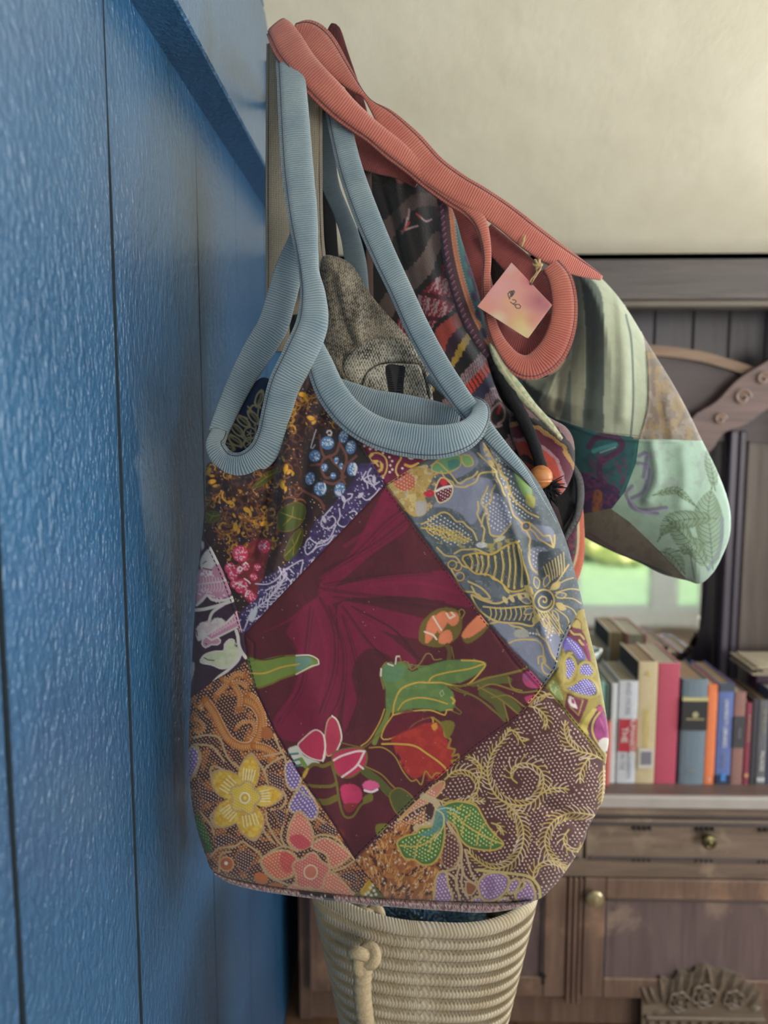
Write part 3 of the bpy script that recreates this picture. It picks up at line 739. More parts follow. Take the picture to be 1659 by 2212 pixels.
def book(label, x0, x1, ytop, ybot=1690, c=(200, 60, 80), depth=.17, pg=None, Y=BF, lean=0, round_=False, rough=.5, name='book'):
    X0, X1 = xx(x0, Y, 1580), xx(x1, Y, 1580); zt = zz(ytop, Y); z0 = ZS
    t = thing(name, label, 'book', ((X0+X1)/2, Y, ZS), 'books standing on the cabinet worktop')
    cm = plain('cover_'+name+str(x0), tuple(min(255, int(q*.88+34)) for q in c), rough, 0, .05, 120, .08)
    cov = MB(); n = 7; sp = []
    for k in range(n):
        a = math.pi*k/(n-1); sp.append((X0+(X1-X0)*(.5-.5*math.cos(a)), Y-(.006 if round_ else .002)*math.sin(a)))
    ptsA = sp+[(X1, Y+depth), (X1-.003, Y+depth), (X1-.003, Y+.004), (X0+.003, Y+.004), (X0+.003, Y+depth), (X0, Y+depth)]
    m_ = len(ptsA); cov.add([(x, y, z0) for x, y in ptsA]+[(x, y, zt) for x, y in ptsA], [tuple(range(m_)), tuple(range(2*m_-1, m_-1, -1))]+[(i, (i+1) % m_, m_+(i+1) % m_, m_+i) for i in range(m_)])
    o = cov.build('cover', cm, t)
    box('page_block', X0+.003, X1-.003, Y+.005, Y+depth-.004, z0+.003, zt-.003, pg or PG, t, 0)
    if lean: t.rotation_euler = (0, math.radians(lean), 0)
    t['x0'] = X0; t['x1'] = X1; t['zt'] = zt
    return t, (X0, X1, zt, cm)
def stripe(t, g, y0, y1, c, name='spine_band', a=0.0, b_=1.0, Y=BF, out_=.0075):
    X0, X1 = g[0], g[1]; m = plain(name+str(int(y0)), c, .5, 0, .03, 80, .05)
    return box(name, X0+(X1-X0)*a, X0+(X1-X0)*b_, Y-out_, Y-.001, zz(y1, Y), zz(y0, Y), m, t, 0)
INK = plain('white_ink', (236, 236, 232), .6, 0, 0, 10, 0); GOLD = plain('gold_ink', (222, 196, 90), .5, 0, 0, 10, 0)
GREYI = plain('grey_ink', (150, 150, 160), .6, 0, 0, 10, 0); DARKI = plain('dark_ink', (60, 60, 66), .6, 0, 0, 10, 0); PALEG = plain('olive_ink', (176, 170, 130), .6, 0, 0, 10, 0)
book('mint green book partly hidden by the patchwork bag at the left end', 1288, 1304, 1474, c=(104, 158, 136))
book('thin dark green book beside the mint green one', 1304.5, 1313, 1479, c=(44, 70, 62))
book('thin orange-red paperback low beside the narrow white book', 1309, 1320, 1560, c=(206, 92, 80), Y=BF-.012)
t, g = book('narrow plain white book beside the thick white one', 1318, 1331, 1477, c=(206, 210, 212))
t, g = book('thick white book with red label block on spine', 1334, 1375, 1471, 1693, (204, 208, 220))
stripe(t, g, 1553, 1623, (190, 44, 60), 'label_block', .06, .98, out_=.0045)
def sp(t, g, s, y, size, mat, fx=.5, sx=1.0, Y=BF, out_=.0095, name='spine_text', rot='v'): return text(t, s, g[0]+(g[1]-g[0])*fx, Y-out_, zz(y, Y), size, mat, rot, name, sx)
sp(t, g, 'HUMANISTIC', 1588, .0175, INK, .72); sp(t, g, 'THE', 1585, .022, INK, .30)
sp(t, g, 'AND MORE', 1508, .016, GREYI, .5, out_=.004); sp(t, g, 'IN THE', 1645, .013, GREYI, .3, out_=.004); sp(t, g, 'UNIVERSITY', 1650, .014, GREYI, .62, out_=.004)
t, g = book('tall tan book with faded gold lettering and shelf sticker', 1375, 1416, 1430, 1690, (202, 182, 138), pg=PG2)
box('side_board', g[0]-.0012, g[0], BF+.006, BF+.165, ZS, zz(1431, BF), plain('navy_board', (40, 48, 62), .6), t, 0)
sp(t, g, 'SHADOWS', 1573, .020, GOLD, .45, 1.0, out_=.004); sp(t, g, 'K', 1455, .020, GOLD, .5, out_=.004, rot='h')
s_ = stripe(t, g, 1615, 1658, (214, 208, 200), 'sticker', .12, .92, out_=.005); stripe(t, g, 1622, 1650, (128, 126, 140), 'sticker_print', .24, .80, out_=.0056)
book('tall raspberry red plain book, tallest of the row', 1416.5, 1463, 1432, 1692, (186, 52, 82), depth=.18)
t, g = book('thick slate blue book with black title panel and gold line', 1469, 1524, 1466, 1690, (92, 112, 128), depth=.16, round_=True, rough=.6, pg=PG2)
stripe(t, g, 1512, 1574, (34, 36, 42), 'title_panel', .0, 1, out_=.0085); stripe(t, g, 1504, 1511, (206, 196, 140), 'gold_line', 0, 1, out_=.009)
MB().lathe([(.0075, -.0095), (.0075, -.0105)], ((g[0]+g[1])/2+.001, BF, zz(1540, BF)), 'y', 20).build('emblem', PALEG, t); stripe(t, g, 1548, 1551, (160, 152, 110), 'imprint_line', .16, .86, out_=.0105)
sp(t, g, 'LIBRARY', 1660, .006, PALEG, .5, out_=.0085, rot='h')
t, g = book('slim bright orange book between slate blue and blue ones', 1525, 1546.5, 1478, 1690, (240, 118, 60)); sp(t, g, 'o', 1679, .014, INK, .5, rot='h', out_=.004)
t, g = book('blue book with white vertical title and dark top band', 1548.5, 1581, 1476, 1690, (78, 100, 172), pg=PG2, depth=.19)
stripe(t, g, 1476, 1491, (66, 78, 92), 'dark_band', 0, 1, out_=.004); stripe(t, g, 1672, 1690, (30, 42, 74), 'dark_foot', 0, 1, out_=.004)
stripe(t, g, 1668, 1684, (70, 140, 214), 'emblem', .36, .68, out_=.005)
sp(t, g, 'UNIVERSITY LIBRARIES', 1560, .0135, INK, .5, .9, out_=.004); sp(t, g, 'EDITION', 1640, .010, GREYI, .5, out_=.004)
t, g = book('brown cloth book with charcoal label panel', 1583, 1607.5, 1493, 1690, (138, 92, 84)); stripe(t, g, 1545, 1612, (66, 66, 72), 'label_panel', 0, 1, out_=.004); sp(t, g, 'POEMS', 1580, .009, GREYI, .5, out_=.0055)
t, g = book('narrow dark red book with small round emblem', 1609, 1622, 1516, 1684, (124, 28, 52)); sp(t, g, 'AN AMERICAN HISTORY', 1570, .008, PALEG, .5, .8, out_=.004)
MB().lathe([(.006, -.0035), (.006, -.0045)], ((g[0]+g[1])/2, BF, zz(1671, BF)), 'y', 16).build('emblem', plain('amber_ink', (196, 140, 100)), t)
book('black thin book beside the dark red one', 1623, 1635.5, 1508, c=(30, 30, 40), pg=PG2)
t, g = book('charcoal book with silver lettering at right of the row', 1637, 1658, 1510, 1690, (84, 84, 92), pg=PG2); sp(t, g, 'PALACES', 1640, .0125, INK, .5, out_=.004); sp(t, g, 'OF THE CITY', 1555, .011, PALEG, .5, out_=.004); stripe(t, g, 1676, 1684, (200, 204, 206), 'silver_mark', .1, .9, out_=.004)
book('dark blue book past the charcoal one at the frame edge', 1660, 1690, 1490, c=(50, 56, 84), depth=.065)
# big plum album lying on top, leaning behind the small books
zl = zz(1505, BF); ax = xx(1580, 2.02, 1430)
al = thing('album', 'large dark plum album standing behind the small books, loose pages on top', 'book', (ax+.15, 2.03, ZS))
box('cover', ax+.03, ax+.17, BF+.075, BF+.125, ZS, zz(1442, BF+.09), plain('plum_cover', (70, 44, 66), .5), al, .002)
for i in range(5):
    zt_ = zz(1442, BF+.09); MB().box(ax+.0+.012*(i % 3), ax+.18-.01*(i % 2), BF+.03+.006*(i % 2), BF+.17-.008*(i % 3), zt_+.001+i*.0045, zt_+.0045+i*.0045, .0005).build('loose_page', PG, al)
# cloth book under the glass dish
book('wide grey book carrying the glass dish at left', 1236, 1286, 1447, c=(120, 112, 104), pg=pagemat((150, 146, 138)))
dz = zz(1447, BF); dxc = xx(1262, 1.93, 1440)
m, nt, b = new_mat('cut_glass'); b.inputs['Base Color'].default_value = (.75, .82, .82, 1); b.inputs['Roughness'].default_value = .08; b.inputs['Transmission Weight'].default_value = .6
dish = thing('glass_dish', 'small cut glass dish on the grey book beside the mirror', 'dish', (dxc, 1.93, dz))
MB().lathe([(.018, .0005), (.028, .004), (.036, .016), (.040, .028), (.037, .028), (.032, .016), (.02, .008), (.001, .007)], (dxc, 1.93, dz), 'z', 20).build('bowl', m, dish, True)
MB().tube([(dxc+.039*math.cos(a), 1.93+.039*math.sin(a), dz+.029) for a in np.linspace(0, 2*math.pi, 24, endpoint=False)], .003, 8, True).build('rim', m, dish, True)
# ============================================================ PATCHWORK TOTE BAG
def M3(p): return [(400+.3617*x, 780+.3617*y) for x, y in p]
def M4(p): return [(780+.3617*x, 880+.3617*y) for x, y in p]
def M5(p): return [(390+.3617*x, 1380+.3617*y) for x, y in p]
def M6(p): return [(780+.3617*x, 1380+.3617*y) for x, y in p]
def M7(p): return [(1180+.1627*x, 1320+.1627*y) for x, y in p]
def M8(p): return [(400+.1898*x, 1100+.1898*y) for x, y in p]
def M9(p): return [(640+.2532*x, 880+.2532*y) for x, y in p]
rnd = random.Random(11)
def scatter(poly, n, seed=1):
    pl = np.array(poly, float); x0, y0 = pl.min(0); x1, y1 = pl.max(0); r = np.random.RandomState(seed)
    q = np.stack([x0+(x1-x0)*r.rand(n*3), y0+(y1-y0)*r.rand(n*3)], 1)
    return q[inside(q[:, 0], q[:, 1], pl)][:n]
def curls(c, poly, n, cols, size=16, w=2.6, seed=1):
    """small loose scrolls with a swollen end, as drawn in wax on batik"""
    r = random.Random(seed)
    for (x, y) in scatter(poly, n, seed):
        a = r.random()*6.28; s = size*(.6+.8*r.random()); b = r.choice((-1, 1))*(.7+.9*r.random()); pts = []
        for k in range(5): pts.append((x, y)); x += s*.28*math.cos(a); y += s*.28*math.sin(a); a += b*.6
        col = r.choice(cols); c.stroke(pts, w*(.7+.6*r.random()), col)
        if r.random() < .55: c.ell(x, y, w*1.6, w*1.0, a, col)
def drops(c, poly, n, cols, seed=2, s=4.0):
    r = random.Random(seed)
    for (x, y) in scatter(poly, n, seed): k = s*(.5+.8*r.random()); c.ell(x, y, k, k*.45, r.random()*3.14, r.choice(cols))
GOLDY = (190, 138, 46); AMB = (140, 84, 42); RUST = (104, 62, 46); CREAM = (226, 216, 198)
A1 = [(640, 730), (730, 830), (760, 880), (775, 950), (832, 1047), (525, 1372), (505, 1294), (483, 1236), (460, 1189), (436, 1145), (425, 1125), (395, 1060), (400, 930), (560, 780)]
def p_brown(c):
    c.fill((50, 27, 31))
    c.mottle(A1, (40, 22, 40), .1, 26, .9, 2)
    c.mottle(A1, (66, 38, 34), .25, 18, .8, 5)
    top = [(640, 800), (700, 850), (740, 930), (700, 930), (650, 1000), (640, 1140), (560, 1200), (540, 1180), (470, 1190), (430, 1100), (440, 1010), (560, 1030), (600, 940)]
    curls(c, top, 150, [AMB, RUST, (104, 62, 48), (92, 54, 44)], 22, 2.8, 3)
    curls(c, top, 34, [GOLDY, (200, 150, 50)], 18, 3.0, 4)
    drops(c, top, 170, [GOLDY, AMB, RUST, (120, 70, 50)], 5, 4.5)
    low = [(460, 1150), (540, 1110), (560, 1180), (500, 1240)]
    curls(c, low, 26, [GOLDY, AMB], 16, 2.6, 6)
    for (x, y, s) in ((700, 840, 1), (640, 880, 1), (580, 1100, 1.2), (520, 1130, 1.2), (670, 860, .8), (600, 1010, 1), (480, 1060, 1)):
        c.fern([(x, y), (x-14*s, y+16*s), (x-34*s, y+20*s), (x-46*s, y+8*s)], (176, 122, 44), AMB, 2.8, 12, 8, 2.0)
    for p in M3([(580, 740), (470, 970), (300, 990), (370, 890), (600, 640), (700, 200), (750, 340), (140, 660), (160, 720)]): c.ell(p[0], p[1], 9, 5, rnd.random()*3, (222, 162, 44)); c.ell(p[0]+7, p[1]+9, 6, 3, rnd.random()*3, (222, 162, 44))
    c.dots(scatter(A1, 500, 8), 1.0, (214, 196, 190), .8)
    c.dots(scatter(A1, 90, 9), 1.6, (224, 176, 120), .9)
    # vine branches round the blue berries
    berr = [(707, 957, 15, 14), (680, 985, 12, 13), (670, 1034, 10, 14), (692, 1056, 14, 15), (734, 1058, 12, 16), (761, 1013, 11, 15), (758, 966, 11, 15), (742, 943, 10, 14), (701, 1010, 7, 9), (727, 995, 5, 8), (737, 1007, 4, 7), (720, 1028, 6, 7)]
    c.poly([(660, 940), (720, 925), (775, 950), (800, 1010), (770, 1060), (740, 1090), (690, 1085), (655, 1050), (655, 990)], (34, 26, 30), True, .85)
    for p in ([(690, 940), (695, 975), (703, 990)], [(735, 950), (728, 975), (716, 985), (700, 990), (694, 1010), (703, 1032), (715, 1030)], [(735, 960), (748, 985), (745, 1010), (738, 1030), (745, 1045)], [(770, 985), (752, 1000), (738, 1010)], [(700, 1040), (722, 1045), (745, 1030)], [(672, 1005), (690, 1003)], [(712, 985), (722, 1000), (735, 1012), (742, 1030)], [(775, 1030), (790, 1020), (800, 1000)], [(655, 1060), (690, 1080), (700, 1100)], [(715, 1110), (740, 1090), (755, 1070)]):
        c.stroke(p, 5.5, (112, 66, 58))
    for (x, y, a, b_) in berr:
        c.ell(x, y, a, b_, .2, (78, 118, 170), 1, None); c.ell(x-2, y-3, a*.6, b_*.55, .2, (104, 142, 190), .7)
        for k in range(int(a*b_/9)):
            t = rnd.random()*6.28; r_ = math.sqrt(rnd.random())*.8; c.dots([(x+a*r_*math.cos(t), y+b_*r_*math.sin(t))], 1.2, (220, 228, 236))
    c.stroke([(766, 1003), (770, 1013), (766, 1024)], 6, (214, 214, 222)); c.stroke([(701, 1045), (703, 1056), (698, 1066)], 3, (206, 220, 232))
    c.stroke(M9([(262, 215), (270, 200), (290, 198), (302, 215), (295, 238), (275, 235)]), 3.5, (206, 198, 196))
    c.stroke(M9([(170, 190), (150, 250), (125, 345), (140, 350), (160, 320)]), 2, (190, 180, 190))
    # veined green leaves
    for pg in (M3([(560, 900), (650, 845), (715, 870), (705, 950), (640, 1010), (560, 1005)]), M3([(590, 1170), (635, 1050), (700, 1000), (690, 1100), (640, 1185)]), M3([(470, 680), (500, 660), (560, 650), (480, 730), (400, 760)]), M8([(235, 40), (330, 20), (400, 60), (360, 130), (260, 150)])):
        c.poly(pg, (72, 84, 30), True, 1, (110, 90, 30), 2.2)
        q = np.array(pg); m = q.mean(0); c.stroke([q[0]*.9+m*.1, m, q[len(q)//2]*.85+m*.15], 2, (150, 130, 40)); c.stroke([m, q[1]*.7+m*.3], 1.5, (150, 130, 40)); c.stroke([m, q[-1]*.7+m*.3], 1.5, (150, 130, 40))
    # dark red spray of pink berries
    c.poly(M3([(400, 1070), (480, 1055), (515, 1080), (490, 1200), (430, 1420), (380, 1445), (290, 1300), (330, 1180)]), (128, 42, 52), True, .95)
    c.mottle(M3([(400, 1070), (480, 1055), (515, 1080), (490, 1200), (430, 1420), (380, 1445), (290, 1300), (330, 1180)]), (150, 66, 62), .2, 9, .6, 4)
    for (x, y, r_) in ((519, 1196, 17), (570, 1180, 14), (497, 1228, 12), (503, 1243, 11), (556, 1225, 8), (548, 1246, 8), (530, 1224, 9), (521, 1266, 15), (538, 1284, 10), (545, 1290, 9), (516, 1232, 8), (506, 1262, 9)):
        c.ell(x, y, r_, r_*1.05, 0, (204, 52, 96)); c.ell(x-r_*.3, y-r_*.2, r_*.55, r_*.5, 0, (224, 92, 128), .7)
        for k in range(int(r_*r_/9)): t = rnd.random()*6.28; q = math.sqrt(rnd.random())*.85*r_; c.dots([(x+q*math.cos(t), y+q*math.sin(t))], 1.3, (240, 200, 210))
    for p in ([(513, 1230), (518, 1224), (524, 1228), (520, 1234), (513, 1232)], [(526, 1220), (531, 1215), (535, 1219)], [(508, 1262), (514, 1260), (524, 1266), (530, 1268)], [(528, 1250), (537, 1256), (540, 1260)], [(530, 1288), (534, 1276)]): c.stroke(p, 2.8, (240, 222, 226))
    # purple border of the same cloth
    pur = [(785, 1000), (762, 1040), (718, 1091), (682, 1127), (657, 1174), (617, 1221), (575, 1245), (560, 1262), (556, 1290), (540, 1304), (519, 1326), (515, 1352), (520, 1390), (850, 1060)]
    c.poly(pur, (58, 44, 92), True); c.mottle(pur, (84, 66, 124), .15, 12, .6, 6); c.mottle(pur, (42, 32, 72), .3, 9, .6, 8)
    WH = (206, 198, 222)
    c.dots(scatter(pur, 520, 13), 1.35, WH, .9)
    for p in ([(720, 1065), (735, 1055), (742, 1065), (735, 1085), (700, 1150), (672, 1196), (662, 1192), (665, 1175), (690, 1160), (700, 1150)], ):
        pass
    for p in (M3([(880, 870), (820, 940), (815, 985), (860, 1000), (900, 960), (880, 925), (850, 945)]), M3([(900, 980), (860, 1060), (790, 1090), (740, 1060), (715, 1110), (730, 1155), (790, 1110), (850, 1090), (890, 1040)]), M3([(920, 880), (925, 930), (910, 970), (950, 990), (1000, 960)]), M3([(980, 905), (1010, 895), (1030, 920), (1000, 945), (985, 930)]), M3([(1080, 660), (1060, 700), (1075, 720), (1110, 715)]), M3([(1110, 640), (1090, 680), (1120, 740), (1160, 720)]), M3([(1040, 790), (1080, 830), (1130, 800), (1160, 760)]), M3([(590, 1250), (640, 1220), (700, 1190), (690, 1260)]), M3([(480, 1370), (540, 1340), (600, 1290), (590, 1240)]), M3([(420, 1330), (500, 1330), (570, 1280), (560, 1230)]), M3([(590, 1270), (640, 1340), (600, 1400), (560, 1420)]), M3([(600, 1280), (560, 1340), (500, 1420), (490, 1480)]), M3([(650, 1270), (620, 1240), (590, 1250), (560, 1290)]), M3([(400, 1480), (370, 1560), (350, 1610)]), M3([(430, 1470), (400, 1540), (440, 1530), (520, 1480)]), M3([(760, 1140), (800, 1080), (850, 1070)]), M9([(560, 590), (600, 640), (610, 690)]), M9([(600, 640), (650, 660), (680, 700)]), M9([(590, 600), (640, 580), (670, 620), (660, 680)]), M9([(400, 860), (420, 800), (470, 770), (480, 740), (440, 740)])):
        c.stroke(p, 2.6, WH)
    c.fern(M3([(420, 1480), (520, 1400), (580, 1320), (590, 1250)]), WH, None, 2.4, 15, 9, 1.8)
    c.fern(M3([(520, 1480), (600, 1400), (690, 1290), (760, 1220)]), WH, None, 1.8, 12, 9, 1.6)
    for p in ((742, 1078), (700, 1122), (731, 1066), (808, 1036), (779, 1070), (676, 1215)): c.ell(p[0], p[1], 8, 4, rnd.random()*3, WH)
    c.poly(M3([(425, 1460), (395, 1500), (380, 1550), (400, 1560), (430, 1500)]), (196, 200, 214))
A2 = [(400, 1040), (436, 1145), (460, 1189), (483, 1236), (505, 1294), (530, 1373), (548, 1390), (548, 1425), (530, 1428), (505, 1448), (470, 1465), (440, 1487), (395, 1520), (395, 1100)]
def p_white(c):
    c.fill((58, 34, 58)); W_ = (226, 218, 214); PK = (206, 148, 172)
    c.mottle(A2, (70, 40, 70), .1, 20, .6, 3)
    c.stroke(M8([(190, 240), (240, 260), (290, 300)]), 5, W_); c.poly(M8([(180, 350), (215, 380), (215, 430), (190, 470)]), W_)
    c.poly(M8([(270, 440), (320, 410), (400, 640), (330, 690), (270, 690), (180, 680), (180, 560)]), W_)
    c.poly(M8([(130, 700), (180, 680), (290, 690), (330, 640), (400, 620), (450, 760), (530, 930), (500, 1000), (380, 1020), (300, 1010), (250, 960), (190, 1040), (120, 1100)]), PK, False)
    c.stroke(M8([(130, 860), (260, 840), (400, 825), (480, 800)]), 3, W_)
    for k in range(9):
        x = 160+k*34; c.stroke(M8([(x, 855-k*3), (x+18, 815), (x+10, 780)]), 2.4, (232, 200, 212)); c.stroke(M8([(x, 860-k*3), (x+6, 905), (x-12, 935)]), 2.2, (232, 200, 212))
    for k in range(26): c.dots(M8([(150+12*(k % 26), 960-60*math.sin(k*.25)+20*(k % 3))]), 1.7, (240, 214, 224))
    c.dots(scatter(M8([(180, 700), (300, 700), (320, 760), (180, 770)]), 24, 4), 2.0, (244, 226, 232))
    c.stroke(M8([(130, 1090), (190, 1040), (250, 975), (300, 1025), (380, 1040), (470, 1030), (540, 1000)]), 6, W_)
    c.stroke(M8([(60, 1150), (200, 1140), (330, 1110), (430, 1080), (540, 1040)]), 7, W_)
    c.stroke(M8([(430, 1090), (350, 1140), (300, 1190), (270, 1280)]), 6, W_)
    c.poly(M8([(130, 1350), (200, 1280), (280, 1290), (330, 1240), (410, 1240), (460, 1290), (420, 1340), (330, 1380), (250, 1440), (150, 1500), (125, 1430)]), W_); c.mottle(M8([(130, 1350), (330, 1240), (460, 1290), (250, 1440), (150, 1500)]), (214, 186, 196), .0, 7, .6, 3)
    c.poly(M8([(200, 1480), (300, 1430), (400, 1490), (370, 1540), (300, 1540), (230, 1575), (190, 1530)]), PK, True, 1, W_, 3)
    c.poly(M8([(230, 1440), (460, 1300), (590, 1170), (620, 1330), (480, 1400), (300, 1490)]), PK, False, 1, W_, 4)
    for k in range(9): c.stroke(M8([(300+k*32, 1440-k*18), (320+k*32, 1395-k*16), (305+k*32, 1360-k*16)]), 2.2, (236, 208, 218))
    c.poly(M8([(560, 1180), (600, 1160), (650, 1400), (620, 1400)]), (222, 168, 186))
    c.stroke(M8([(580, 1380), (600, 1450), (610, 1540), (640, 1620), (690, 1690)]), 7, W_)
    c.poly(M8([(175, 1740), (220, 1660), (330, 1620), (440, 1610), (450, 1540), (500, 1485), (555, 1490), (550, 1570), (610, 1590), (650, 1640), (590, 1700), (520, 1780), (420, 1815), (300, 1770)]), (216, 220, 190), True, 1, W_, 3.4)
    c.mottle(M8([(220, 1660), (440, 1610), (560, 1500), (610, 1600), (420, 1800)]), (200, 210, 168), .1, 8, .7, 3)
    c.stroke(M8([(640, 1620), (600, 1720), (500, 1820), (380, 1910), (330, 1960)]), 6, W_)
    c.poly(M8([(55, 1740), (105, 1740), (100, 1850), (60, 1960)]), (204, 200, 200))
    for p in ([(130, 1380), (140, 1440)], [(200, 620), (240, 590)], [(200, 670), (300, 690)], [(215, 1690), (260, 1715), (330, 1720)], [(230, 1530), (245, 1535)]): c.stroke(M8(p), 2, (60, 40, 56))
A0 = [(832, 1047), (905, 1150), (980, 1250), (1052, 1345), (1120, 1418), (1176, 1482), (1124, 1546), (1051, 1597), (983, 1651), (907, 1716), (834, 1789), (784, 1839), (767, 1857), (716, 1774), (650, 1680), (592, 1579), (549, 1485), (535, 1430), (531, 1400), (526, 1371)]
def p_centre(c):
    c.fill((84, 22, 38)); LT = (126, 20, 62); OLV = (116, 104, 40); GRN = (98, 128, 72); YL = (206, 168, 72); DKL = (60, 14, 34)
    c.mottle(A0, (96, 26, 44), .1, 40, .5, 2)
    # magenta rays of the great flower
    for pg in ([(690, 1290), (700, 1250), (790, 1170), (830, 1060), (860, 1100), (880, 1140), (800, 1200), (720, 1270)],
               [(690, 1250), (760, 1190), (820, 1075), (840, 1055), (860, 1085), (835, 1150), (770, 1215)],
               [(560, 1370), (620, 1340), (670, 1300), (720, 1270), (800, 1250), (920, 1235), (975, 1240), (1020, 1310), (900, 1290), (800, 1290), (730, 1300)],
               [(620, 1360), (680, 1300), (720, 1310), (730, 1380), (745, 1450), (735, 1530), (700, 1590), (620, 1600), (590, 1560), (640, 1480), (640, 1400)],
               [(730, 1310), (790, 1340), (860, 1390), (900, 1430), (880, 1440), (800, 1400), (760, 1450), (770, 1520), (740, 1580), (745, 1480)],
               [(740, 1300), (850, 1320), (950, 1350), (930, 1380), (850, 1370), (780, 1340)]): c.poly(pg, LT, True, .85)
    for p in ([(690, 1240), (760, 1200), (830, 1130), (870, 1100)], [(700, 1230), (800, 1180), (880, 1120)], [(700, 1262), (800, 1245), (930, 1236)], [(690, 1270), (800, 1285), (960, 1300)], [(720, 1290), (850, 1300), (1000, 1320)], [(690, 1290), (720, 1360), (720, 1450), (690, 1540)], [(710, 1310), (740, 1400), (735, 1500), (700, 1570)], [(740, 1310), (790, 1380), (830, 1420)], [(670, 1310), (660, 1400), (650, 1480), (600, 1560)], [(740, 1330), (765, 1420), (775, 1500), (750, 1580)], [(760, 1310), (850, 1360), (900, 1420)]): c.stroke(p, 5, DKL, al=.5); c.stroke([(x+7, y+5) for x, y in p], 1.6, (50, 12, 30), al=.6)
    for p in ([(745, 1180), (800, 1140), (835, 1090)], [(650, 1400), (645, 1470), (610, 1545)], [(690, 1340), (705, 1420), (690, 1520)], [(800, 1265), (900, 1258), (990, 1280)]): c.stroke(p, 9, (142, 26, 74), al=.4)
    # left leaf with white tip
    lf = M5([(395, 112), (480, 128), (600, 105), (720, 100), (790, 108), (825, 140), (790, 165), (700, 205), (600, 240), (530, 272), (440, 282)])
    c.poly(lf, (118, 140, 64), True, 1, OLV, 4); c.poly(M5([(690, 112), (770, 110), (790, 135), (700, 190)]), (108, 148, 140), True, .9); c.stroke(M5([(400, 205), (500, 205), (600, 170), (710, 150)]), 3.2, YL)
    c.stroke(M5([(690, 100), (770, 98), (822, 125), (826, 150), (780, 165), (690, 212)]), 2.6, (226, 222, 206)); c.stroke(M5([(400, 100), (500, 125), (620, 102)]), 2, (54, 30, 24))
    # coral flower, upper right
    c.poly(M4([(345, 1390), (360, 1290), (430, 1220), (500, 1195), (570, 1210), (600, 1260), (600, 1330), (560, 1390), (480, 1430), (400, 1425)]), OLV, True, .9)
    c.poly(M4([(600, 1370), (640, 1300), (700, 1250), (760, 1240), (770, 1290), (720, 1360), (640, 1410)]), OLV, True, .9)
    for pg in ([(380, 1380), (400, 1280), (440, 1240), (470, 1300), (400, 1410)], [(440, 1250), (500, 1215), (520, 1270), (470, 1350), (450, 1300)], [(510, 1230), (570, 1225), (585, 1270), (560, 1305), (520, 1290)], [(460, 1400), (480, 1345), (530, 1330), (545, 1390), (500, 1415)], [(600, 1365), (640, 1300), (715, 1235), (760, 1275), (730, 1320), (640, 1378)]): c.poly(M4(pg), (232, 134, 96), True, 1)
    for p in ([(430, 1250), (460, 1300), (480, 1330)], [(380, 1340), (430, 1360), (450, 1385)], [(510, 1230), (530, 1260), (550, 1250)], [(540, 1225), (560, 1245)], [(735, 1245), (760, 1290)]): c.stroke(M4(p), 4, (236, 214, 196))
    c.stroke(M4([(590, 1240), (585, 1215), (600, 1205), (620, 1225), (600, 1260)]), 2.4, (150, 130, 60))
    c.stroke(M4([(515, 1420), (530, 1460), (520, 1520)]), 10, (98, 78, 40)); c.stroke(M4([(540, 1430), (555, 1500)]), 2.5, OLV)
    # big green leaf pair
    c.poly(M6([(140, 150), (200, 160), (230, 135), (270, 160), (300, 195), (400, 160), (500, 130), (600, 125), (700, 130), (750, 150), (700, 205), (620, 250), (520, 280), (550, 320), (560, 400), (520, 430), (440, 425), (340, 415), (220, 425), (190, 440), (150, 430), (145, 300), (120, 210)]), GRN, True, 1)
    c.mottle(M6([(140, 150), (400, 160), (700, 130), (560, 400), (200, 440)]), (112, 142, 78), .1, 18, .6, 4); c.poly(M6([(140, 150), (200, 160), (260, 170), (250, 230), (180, 260), (140, 240)]), (96, 142, 112), True, .6)
    for p, w in (([(190, 455), (200, 380), (240, 300), (330, 262), (400, 262), (480, 262), (560, 280), (640, 270), (720, 190), (740, 150), (690, 132), (600, 128)], 3.6), ([(400, 262), (430, 225), (520, 200), (640, 180), (735, 150)], 3.2), ([(220, 425), (260, 375), (340, 352), (430, 362), (515, 388)], 3.2), ([(190, 455), (260, 440), (340, 428), (420, 428), (500, 455), (510, 425), (545, 425)], 3), ([(540, 350), (558, 370), (550, 385)], 5), ([(700, 160), (735, 150)], 3)): c.stroke(M6(p), w, YL)
    c.stroke(M6([(135, 300), (115, 200), (150, 140), (175, 158), (205, 150), (210, 105), (230, 100), (240, 140), (260, 135), (280, 140), (300, 185), (350, 150), (390, 90), (420, 95), (435, 125), (480, 120)]), 2.6, (142, 120, 62)); c.stroke(M6([(118, 220), (120, 180)]), 4, (224, 216, 200)); c.stroke(M6([(205, 150), (212, 105), (228, 105)]), 3, (224, 216, 200)); c.stroke(M6([(160, 150), (190, 160)]), 3.4, (224, 216, 200))
    c.stroke(M6([(470, 325), (485, 305), (495, 330), (480, 345), (470, 325)]), 1.5, (176, 190, 150)); c.stroke(M6([(555, 400), (600, 440), (590, 450), (540, 430)]), 2.6, OLV)
    # stems
    c.stroke(M6([(165, 430), (140, 500), (100, 570), (80, 620)]), 11, (118, 134, 62)); c.stroke(M6([(140, 420), (110, 500), (50, 600), (0, 640)]), 2.6, YL); c.stroke(M6([(190, 455), (140, 530), (122, 590), (160, 600), (260, 560), (330, 500), (420, 470), (430, 500)]), 3, YL)
    # right-hand leaves and rose bud at the seam
    c.stroke(M6([(530, 285), (640, 275), (740, 235), (860, 215), (960, 190)]), 4, OLV); c.stroke(M6([(560, 290), (680, 345), (760, 400), (860, 490)]), 4, OLV); c.stroke(M6([(530, 290), (600, 320), (690, 350), (800, 440)]), 2.4, OLV)
